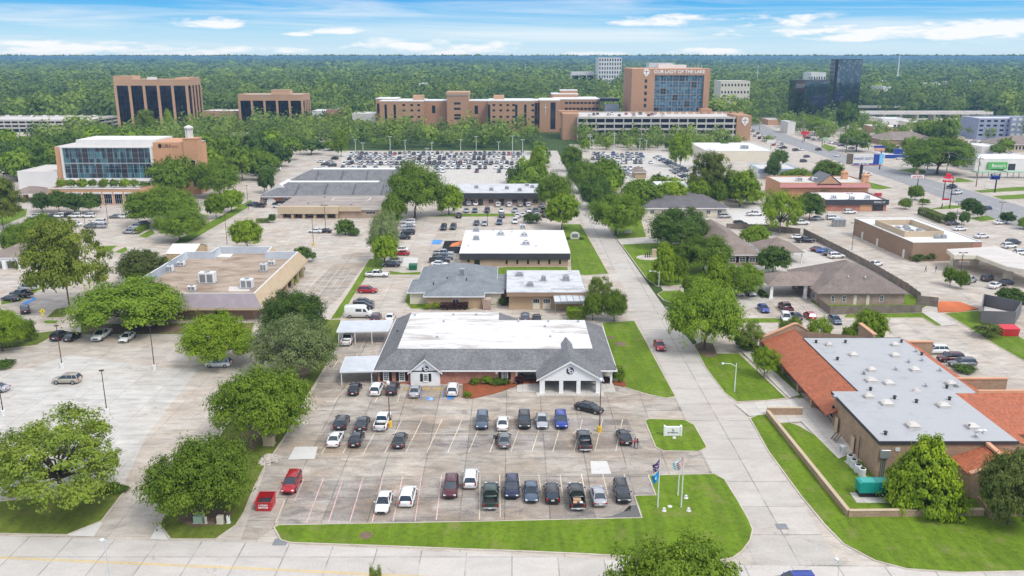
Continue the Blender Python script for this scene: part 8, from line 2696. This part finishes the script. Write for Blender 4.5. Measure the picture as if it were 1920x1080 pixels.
NEAR=[('airy',-40,262,764,112,944, 'huge airy tree with open branches over the lower left lawn'),('oak',278,482,822,384,962, 'broad dense oak in the strip above the pale utility boxes'),('oak',408,585,690,492,828, 'round green tree overhanging the west kerb of the parking lot'),('pale',458,642,592,556,712, 'greyish tree with bare silvery twigs showing through beside the carports'),('oak_bright',332,478,588,412,684, 'spreading yellow green tree on the small island by the white suv'),('oak_dark',488,614,546,552,646, 'dark green tree right of the mansard building front corner'),('oak',138,346,524,246,622, 'great round oak in front of the mansard building'),('pine',42,212,418,124,584, 'tall scraggy pine with bare trunks left of the mansard building'),('oak_bright',-50,52,580,2,658, 'light green tree cut by the left picture edge'),('bush',40,72,598,55,640, 'small young tree with a dark trunk on the west lawn'),('olive',216,322,466,268,532, 'grey green shrubby tree behind the gravel roof'),('round_bright',432,494,410,464,470, 'bright green round tree rising behind the mansard building'),('bush_dark',545,590,460,568,492, 'dark rounded tree at the rear corner of the mansard building'),('oak',1252,1402,528,1318,656, 'tall single trunk tree standing on the kerb of the side street'),('airy',1362,1432,600,1404,658, 'loose leafy tree over the clipped hedge near the tiled roof corner'),('magnolia',1664,1810,820,1733,948, 'conical magnolia with glossy leaves in front of the tiled building'),('olive',1828,1972,842,1892,985, 'dark olive green tree cut by the right picture edge'),('airy_bright',1410,1465,650,1429,708, 'small crape myrtle beside the curved walk to the tiled building'),('airy',1455,1512,592,1485,645, 'thin dull tree behind the north gable of the tiled building'),('airy_bright',1508,1562,594,1535,648, 'feathery small tree next to the slate blue sedan'),('round_bright',1596,1668,581,1630,646, 'bright yellow green tree rising behind the grey flat roof'),('round',1574,1612,612,1595,646, 'small green tree at the foot of the bright yellow green tree'),('round_dark',1866,1924,540,1893,578, 'dark little tree near the grey panel enclosure'),('airy',1098,1152,514,1122,585, 'grey green tree right of the clinic awning'),('oak',1124,1180,545,1152,602, 'round green tree at the north end of the side lawn'),('round',1090,1132,552,1112,600, 'smaller green tree between the bright hedge and the round one'),('pale',684,756,398,720,492, 'thin grey green ash tree above the grass strip'),('round_bright',694,750,438,722,500, 'bright green tree on the grass strip by the clinic drive'),('round',712,764,366,738,424, 'mid green tree left of the shop row'),('oak',718,836,306,778,408, 'very big dark green tree beside the grey roofed complex'),('round_bright',810,876,346,840,402, 'bright round tree at the west end of the shop row'),('bush_dark',626,668,408,647,440, 'small round tree on the lot island before the flat brown roof'),('bush_dark',978,1014,398,996,418, 'dark round tree behind the white flat roof'),('round_bright',1022,1088,362,1052,430, 'bright street tree by the arched monument sign'),('oak',1008,1078,326,1040,398, 'full green street tree behind the bright one'),('cone',984,1028,282,1006,346, 'pointed green street tree near the left hospital lot'),('oak_dark',1212,1340,390,1276,466, 'large dark round tree before the grey hipped building'),('cone',1218,1276,458,1244,532, 'bright green conical tree on the lawn by the entrance pier'),('round_bright',1255,1292,480,1272,530, 'small bright tree right beside the conical one'),('oak',1266,1372,442,1320,512, 'broad green tree hiding the taupe hipped house'),('round_bright',1272,1330,512,1304,572, 'yellow green tree left of the porte cochere lot'),('cone',1306,1378,484,1340,568, 'tall bright pointed tree above the big kerbside tree'),('oak',1352,1434,494,1398,555, 'flat topped forked tree beside the porte cochere'),('round_dark',1416,1484,462,1450,512, 'dark glossy tree below the brown pavilion'),('round',1388,1450,422,1418,466, 'small dark tree behind the taupe hipped house'),('oak',1108,1212,362,1150,442, 'wide green street tree on the small lawn'),('oak_dark',1086,1154,330,1118,392, 'dark street tree right of the side street'),('oak',1064,1134,302,1096,362, 'green street tree right of the side street, farther up'),('round',1050,1096,274,1072,322, 'small street tree near the top of the side street'),('round',1155,1240,338,1200,396, 'pale green tree behind the wide street tree'),('round_bright',1228,1292,338,1260,392, 'fresh green tree behind the grey hipped building'),('round_bright',1284,1334,338,1308,392, 'fresh green tree at the end of the slanting car row'),('pine',1288,1374,290,1328,386, 'dark feathery pine between the right lot and the shops'),('round_bright',1352,1424,318,1388,388, 'large bright green tree by the blue banded shop'),('round',1330,1362,340,1345,392, 'smaller green tree under the dark feathery pine'),('airy_bright',1418,1512,356,1462,438, 'big willowy bright tree beside the black fascia restaurant'),('round_dark',1490,1548,362,1518,412, 'dark tree between the willowy tree and the restaurant'),('bush',1525,1558,342,1540,372, 'small round tree before the red roof skirt'),('oak',240,378,350,304,424, 'big spreading oak in front of the terraced medical building'),('oak',288,384,394,336,452, 'flat crowned tree beside the narrow grass strip'),('round',282,372,294,326,372, 'loose tall tree against the orange brick wall'),('oak',366,456,300,410,370, 'broad tree right of the terraced medical building'),('round_bright',384,426,362,404,410, 'bright small tree by the road, left of a pair'),('round_bright',410,458,355,433,398, 'bright small tree by the road, right of a pair'),('round_dark',58,100,362,78,398, 'dark row tree before the terrace, first of four'),('round_dark',90,130,358,110,398, 'dark row tree before the terrace, second of four'),('round_dark',118,160,362,139,400, 'dark row tree before the terrace, third of four'),('round_dark',148,190,362,168,400, 'dark row tree before the terrace, last of four'),('oak',2,62,420,30,484, 'dark green tree behind the white framed carport'),('oak',40,116,402,78,456, 'full tree on the left lot behind the tall pine'),('pine',-40,48,338,2,430, 'dark pine at the left picture edge by the lawn'),('round',5,60,290,30,330, 'round tree before the white annex'),('round',466,520,280,492,330, 'leafy tree at the back of the grey roofed complex'),('round_dark',482,520,320,500,362, 'dark small tree at the left gable of the grey roofed complex'),('oak',1690,1830,258,1758,326, 'very wide roadside oak across the avenue'),('round',1700,1732,348,1716,375, 'clipped dark tree below the white and red roadside sign'),('round',1684,1712,372,1698,392, 'small clipped tree left of the avenue verge'),('round_dark',1800,1838,372,1816,402, 'dark tree of the clustered trio beside the avenue, tallest'),('round_dark',1822,1846,382,1834,410, 'dark tree of the clustered trio beside the avenue, right one'),('round_dark',1770,1794,398,1782,420, 'small ball tree at the edge of the tan box lot, left one'),('round_dark',1796,1820,398,1808,422, 'small ball tree at the edge of the tan box lot, right one'),('round_dark',1874,1904,398,1888,420, 'small ball tree near the right picture edge'),('round',1907,1935,408,1918,430, 'small tree cut by the right edge near the avenue'),('round',1767,1798,500,1782,536, 'small leafy tree on the island by the drive up canopy'),('round',1790,1816,508,1803,542, 'second leafy tree on the island by the drive up canopy'),('round_dark',1440,1482,282,1460,312, 'dark tree by the corner of the white roofed shop'),('round_dark',1432,1466,298,1448,336, 'dark green tree before the blue banded shop'),('round',1518,1586,302,1552,348, 'olive bushy tree behind the mission style restaurant'),('round',1462,1530,316,1496,346, 'row of low bushy crowns behind the mission style restaurant'),('round',1506,1550,218,1528,254, 'bushy tree before the black mirrored block'),('round_dark',1566,1608,192,1586,246, 'tall dark tree before the taller black tower'),('round',1574,1640,245,1606,284, 'green tree group by the forecourt across the avenue'),('mid_bright',1712,1760,228,1738,268, 'bright tree left of the grey blue hotel'),('mid',1746,1800,222,1772,272, 'dark brown green tree next to the grey blue hotel'),('pine',258,300,208,276,262, 'bald cypress growing before the tall dark glass tower'),('cone',270,300,222,284,268, 'light green pointed tree before the tall dark glass tower'),('cone',305,330,208,318,258, 'second pointed tree before the tall dark glass tower'),('round_bright',624,654,244,640,294, 'bright lime green tree at the corner of the left hospital lot'),('round_bright',1252,1300,250,1276,314, 'tall lime green tree at the corner of the right hospital lot'),]
for k,x0,x1,yt,bx_,by,lab in NEAR:
 treepx(k,x0,x1,yt,bx_,by,lab)
X_,Y_=XY(68.0,1282,1050),68.0
tree('oak_fore',X_,Y_,7.8,ZY(69.5,1022), 'dense bright green treetop rising over the front road at the lower edge')
x,y=G(700,1110)
tree('airy',XY(71,702,1070),71,1.5,ZY(71.3,1062), 'bare twiggy treetop just showing at the lower edge')
for k,px,py,w_,h_,lab in(('bush',876,747,.75,1.1, 'round clipped bush at the tip of the orange mulch bed'),('bush',890,722,1.2,1.3, 'strappy green plant left in the orange mulch bed'),('bush',912,721,1.5,1.6, 'strappy green plant in the middle of the orange mulch bed'),('bush_dark',935,722,1.9,1.3, 'low dark spreading shrub before the last shuttered window'),('bush_purple',976,722,1.0,2.0, 'purple bush by the porch left of the portico'),('bush_purple',1136,720,.9,1.2, 'purple bush by the right portico column'),('bush',1160,718,1.3,3.0, 'tropical leafy plant at the right corner of the portico'),('bush_bright',801,581,1.0,1.5, 'round clipped bush before the clinic, left of a pair'),('bush_bright',818,581,1.0,1.7, 'round clipped bush before the clinic, right of a pair'),('bush_bright',884,577,1.1,3.1, 'upright bright shrub by the clinic door'),('bush_dark',943,573,1.2,1.9, 'dark shrub in the recess of the clinic'),('bush',1405,657,2.4,1.7, 'broad clipped hedge mound at the head of the walk'),('bush_dark',1395,650,1.5,1.6, 'dark hedge mound beside the broad one'),('bush',560,512,1.7,2.3, 'clipped ball bush along the mansard wall, farthest'),('bush',552,524,1.9,2.5, 'clipped ball bush along the mansard wall, biggest'),('bush',546,536,1.7,2.0, 'clipped ball bush along the mansard wall, nearest'),('bush_dark',1812,700,2.4,1.2, 'clipped hedge mound beside the grey suv'),('bush_dark',1065,450,.8,.9, 'low bush left of the arched monument sign'),('bush_dark',1090,450,.8,.9, 'low bush right of the arched monument sign'),('bush_dark',1720,490,2.6,2.2, 'dark shrub mound at the corner of the tan box'),('bush_dark',1742,489,2.6,2.6, 'larger shrub mound at the corner of the tan box'),('bush_dark',664,442,2.2,2.4, 'dark round bush at the arcade of the flat brown roof'),('bush_dark',648,400,2.8,3.0, 'dark clipped bush before the stained brown roof'),('bush_dark',510,418,1.6,3.2, 'small shrub at the left end of the arcade'),('bush',1734,384,2.2,2.4, 'clipped shrub on the avenue verge under the tall red sign'),('bush_dark',222,925,1.2,.9, 'low dark hedge at the edge of the pale lot'),('bush_dark',205,924,1.6,.9, 'low dark hedge under the airy tree'),('bush_dark',5,690,2.2,1.2, 'dark hedge at the left edge of the pale lot')):
 x,y=G(px,py)
 tree(k,x,y+w_*.3,w_,h_,lab)
HED=[((1430,598),(1490,560), 'x')]
def hedge(label,A,B2,w,h,mat):
 """a clipped hedge: leaf clumps packed in a long box"""
 rng=np.random.default_rng(int(A[0]*10)&255)
 a,c=np.array(A),np.array(B2)
 L=np.linalg.norm(c-a)
 n=int(L*w*h*90+500)
 s=rng.uniform(0,1,n)
 u=rng.uniform(-.5,.5,n)
 z=rng.uniform(.05,1,n)
 face=rng.integers(0,3,n)
 z=np.where(face==0,1,z)
 u=np.where(face==1,-.5,np.where(face==2,.5,u))
 d=(c-a)/L
 nn=np.array([-d[1],d[0]])
 P=np.stack([a[0]+d[0]*s*L+nn[0]*u*w,a[1]+d[1]*s*L+nn[1]*u*w,z*h],1)+rng.normal(0,.06,(n,3))
 N=np.stack([nn[0]*u,nn[1]*u,z-.4],1)
 v,t2=leafquads(P,N,.13,rng,rng.uniform(0,1,n))
 o=D.objects.new('hedge',np_mesh('hedge',v-np.array([a[0],a[1],0]),t2,M[mat]))
 C.objects.link(o)
 o.location=(a[0],a[1],.1)
 tag(o,label, 'hedge')
hedge('long dark purple hedge below the clinic windows',G(826,581),G(878,580),1.1,1.5, 'leaf_purple')
hedge('bright green box hedge by the clinic awning',G(1062,596),G(1097,596),3.4,2.0, 'leaf_bright')
hedge('low dark hedge at the foot of the porte cochere column',G(1424,550),G(1436,560),1.0,.9, 'leaf_dark')
hedge('long flowering hedge behind the big tan box',G(1728,402),G(1772,420),3.0,2.4, 'leaf_olive')
hedge('clipped hedge by the entrance lanes of the medical lot',G(254,440),G(275,428),1.6,1.5, 'leaf_oak')
hedge('low clipped hedge left of the arcade',G(480,418),G(504,417),2.0,1.2, 'leaf_oak')
px_,py_=G(1849,632)
t=thing('palm_tree', 'bushy grey green palm on the lawn by the red dumpster', 'palm',(px_,py_,.1))
b=MB();b.tube([(px_,py_,.05),(px_,py_,1.6)],[.35,.28],10);b.build('trunk',M['bark'],t)
V,TT=[],[]
rng=np.random.default_rng(5)
for i in range(84):
 th,up=rng.uniform(0,6.28),rng.uniform(.15,1.35)
 L=rng.uniform(2.7,3.7)
 for s in np.linspace(.08,1,26):
  r=L*s*math.cos(up*(1-.35*s))
  z=1.6+L*s*math.sin(up)-1.5*s*s*L*.45
  c=np.array([r*math.cos(th),r*math.sin(th),max(z,.2)])
  for sd in(-1,1):
   q=np.array([-math.sin(th)*sd,math.cos(th)*sd,-.35])
   e=.42*math.sin(math.pi*min(1,s*.8+.15))
   w=np.array([math.cos(th),math.sin(th),-.2])*.05
   V+=[c-w,c+q*e*.5-w,c+q*e+w*2,c+w]
   TT+=[rng.uniform(0,1)]*2
o=D.objects.new('fronds',np_mesh('fronds',np.array(V),np.array(TT),M['leaf_olive']));C.objects.link(o);o.parent=t
for i in range(12):
 x=xa+2.5+i*(xb-xa-4)/11
 tree(('mid_bright', 'mid', 'bush')[i%3],x,330+(i%3)*2,1.9+.3*(i%2),(3.8,3.2,2.2)[i%3], 'small terrace tree, %s from the left in the planted row above the podium'%ORD[i], 'trees on the planted terrace',z=PZ-.8)
KEEP=[(-107,12,395,518),(36,130,395,512),(-105,-35,318,390),(18,36,80,540),(-190,-118,318,385),(-400,-295,645,705),(-302,-240,630,670),(-240,-150,680,720),(-112,90,640,745),(42,165,578,645),(80,165,648,705),(255,285,750,800),(285,345,795,835),(30,80,298,345),(96,160,300,362),(95,150,425,482),(300,480,690,785),(330,560,850,918),(145,160,398,420),(255,330,635,670),(240,310,550,585),(300,350,685,715),(235,262,558,582),(290,330,558,582),(205,240,718,742),(265,350,725,768),(345,410,715,745),(146,168,500,590)]
def clear(x,y,r=2.0):
 return not any(a-r<x<c+r and b_-r<y<d+r for a,c,b_,d in KEEP)
avc=[(Vector(G(*a)),Vector(G(*c)))for a,c in zip(av,avr[::-1])]
def on_av(x,y,m=6):
 for(a0,b0),(a1,b1)in zip(avc,avc[1:]):
  lo,hi=sorted((a0.y,a1.y))
  if lo-3<=y<=hi+3:
   t_=(y-a0.y)/(a1.y-a0.y+1e-6)
   xl=a0.x+(a1.x-a0.x)*t_
   t2=(y-b0.y)/(b1.y-b0.y+1e-6)
   xr=b0.x+(b1.x-b0.x)*t2
   if min(xl,xr)-m<x<max(xl,xr)+m:
    return True
 return False
BELT=[]
def belt(rect,n,rmin,rmax,label,group,sep=.8,kinds=('mid', 'mid', 'mid_bright', 'mid_dark'),hk=1.25):
 a,c,b_,d=rect
 k=tries=0
 while k<n and tries<n*40:
  tries+=1
  x,y=random.uniform(a,c),random.uniform(b_,d)
  R=random.uniform(rmin,rmax)
  if not clear(x,y,R*.5)or on_av(x,y,R)or any((x-q[0])**2+(y-q[1])**2<((R+q[2])*sep)**2 for q in TREES):
   continue
  BELT.append((y,x,R,R*random.uniform(hk*.8,hk*1.6),random.choice(kinds),label,group))
  TREES.append((x,y,R))
  k+=1
belt((-112,20,530,640),56,3.6,9.0, 'leafy tree in the belt between the left hospital lot and the old hospital', 'trees before the old hospital',.70)
belt((42,165,514,578),36,3.5,8.0, 'leafy tree in the belt before the long parking garage', 'trees before the long garage',.68)
belt((-300,-104,388,640),200,5.0,9.0, 'leafy tree of the wooded blocks behind the terraced medical building', 'trees behind the terraced medical building',.55)
belt((-420,-235,500,548),26,5.0,9.0, 'leafy tree around the far left parking garage and the salmon tower', 'trees by the left garage',.6)
belt((-330,-195,385,520),34,5.0,8.0, 'leafy tree at the left edge beyond the white annex', 'trees beyond the white annex',.65)
belt((-240,-100,640,690),26,5.0,8.5, 'leafy tree around the two salmon blocks with dark glass', 'trees by the salmon blocks',.6)
belt((160,320,560,740),30,3.0,5.5, 'leafy tree along the avenue below the black towers', 'trees below the black towers',.8)
belt((200,440,570,755),60,4.5,8.5, 'leafy tree between the roadside shops and the raised highway', 'trees by the raised highway',.68)
belt((215,330,440,560),12,3.5,6.0, 'leafy tree on the forecourts across the avenue', 'trees across the avenue',1.0)
belt((34,44,345,500),12,4.5,7.0, 'street tree on the east side of the upper side street', 'upper street trees, east side',.6)
belt((2,19,350,520),14,4.5,7.0, 'street tree on the west side of the upper side street', 'upper street trees, west side',.6)
belt((48,130,326,350),14,4.0,6.0, 'leafy tree between the grey hipped building and the right lot', 'trees below the right lot',.6)
BELT.sort(key=lambda q:q[0])
for y,x,R,H,k,label,group in BELT[:188]:
 tree(k,x,y,R,H,label,group,random.randrange(3))
 TREES.pop()
for i,(px,py)in enumerate([(1640,168),(1662,172),(1690,176),(1715,170),(1745,178),(1770,174),(1800,180),(1830,172),(1865,178),(1895,170),(1705,160),(1780,158),(1850,160),(1440,168),(1460,160),(1395,166),(1010,150),(900,138),(770,143),(640,150),(560,132),(410,138),(120,150),(60,135),(1560,128),(1700,124),(1760,132),(1900,126),(1500,130),(1330,140)]):
 x,y=G(px,py)
 k=.8+y/2500
 t=thing('distant_house', 'tiny pale roofed house in the distant trees', 'house',(x,y,0), 'tiny houses in the distant trees')
 w=10*k*random.uniform(.8,1.6)
 b=MB();b.box(x-w,x+w,y,y+12*k,0,10.5+2*k);b.build('wall',M[('offwhite', 'cream', 'tan_light')[i%3]],t)
 b=MB();b.hip(x-w-.6,x+w+.6,y-.6,y+12*k+.6,10.5+2*k,13.5+3*k);b.build('roof',M[('offwhite', 'deck_roof', 'taupe_shingle', 'clean_white_roof')[i%4]],t)
rng=np.random.default_rng(21)
lib=[]
for k in range(8):
 cen,P,N,T=crown_pts(rng, 'round' if k<6 else 'cone',22,13,.34,.18)
 q=rng.permutation(len(P))
 N=(P-np.array([0,0,.45]))*np.array([1,1,1.1])
 N/=np.linalg.norm(N,axis=1)[:,None]
 lib.append((P[q],N[q],T[q]))
FV,FT=[],[]
for y,x,R,H,k,label,group in BELT[188:]:
 P,N,T=lib[rng.integers(0,6)]
 m_=250
 v,t2=leafquads(P[:m_]*np.array([R,R,H])+np.array([x,y,0]),N[:m_],R*.12,rng,np.clip((T[:m_]-.4)*.5+rng.uniform(.2,.9),0,1),.3,.15)
 FV.append(v)
 FT.append(t2)
Y=690.0
while Y<15000:
 R0=max(8.6,Y*.0090)
 step=R0*1.05
 x=-Y*.64-40
 while x<Y*.64+40:
  xx,yy=x+rng.uniform(-.6,.6)*R0,Y+rng.uniform(-.6,.6)*step
  x+=R0*1.42
  R=R0*(rng.uniform(.42,.9)if rng.uniform()<.6 else rng.uniform(.9,1.75))
  if not clear(xx,yy,R*.6):
   continue
  if xx>165 and yy<640 or(xx>160 and yy<800 and rng.uniform()<.35)or on_av(xx,yy,R):
   continue
  clr=math.sin(xx*.009+2)*math.sin(yy*.0053+xx*.002)
  if rng.uniform()<.04+(.5 if clr>(.72 if xx<150 else .45)and Y<5000 else 0):
   continue
  H=min(23,4.5+R*rng.uniform(.35,1.45))
  if yy<760 and-110<xx<165:
   H*=.75
  P,N,T=lib[rng.integers(0,8)]
  m_=270 if Y<1400 else 130 if Y<2800 else 54
  ls=.125 if Y<1400 else .19 if Y<2800 else .31
  pp=P[:m_]*np.array([R,R,H])+np.array([xx,yy,0])
  patch=.5+.5*math.sin(xx*.013+1.7*math.sin(yy*.004))*math.sin(yy*.007+2)
  base=np.clip(rng.normal(.12+.42*patch,.33),0,1)
  v,t2=leafquads(pp,N[:m_],R*ls,rng,np.clip((T[:m_]-.4)*.25+base,0,1),.22,.05)
  FV.append(v)
  FT.append(t2)
 Y+=step
o=D.objects.new('forest',np_mesh('forest',np.concatenate(FV),np.concatenate(FT),M['leaf_forest']))
C.objects.link(o)
tag(o, 'dense green forest stretching to the flat horizon', 'forest',None, 'stuff')
hb_=MB();hb_.box(-16000,16000,-200,24000,-1,58.5)
hm_=D.materials.new('haze')
hm_.use_nodes=True
for n in list(hm_.node_tree.nodes):
 hm_.node_tree.nodes.remove(n)
pv=hm_.node_tree.nodes.new('ShaderNodeVolumePrincipled')
pv.inputs['Color'].default_value=HAZE_C
pv.inputs['Density'].default_value=HAZE_D
pv.inputs['Anisotropy'].default_value=0.2
ho=hm_.node_tree.nodes.new('ShaderNodeOutputMaterial')
hm_.node_tree.links.new(pv.outputs[0],ho.inputs['Volume'])
hz_o=hb_.build('haze',hm_)
tag(hz_o, 'pale blue haze over the distant forest', 'haze',None, 'stuff')
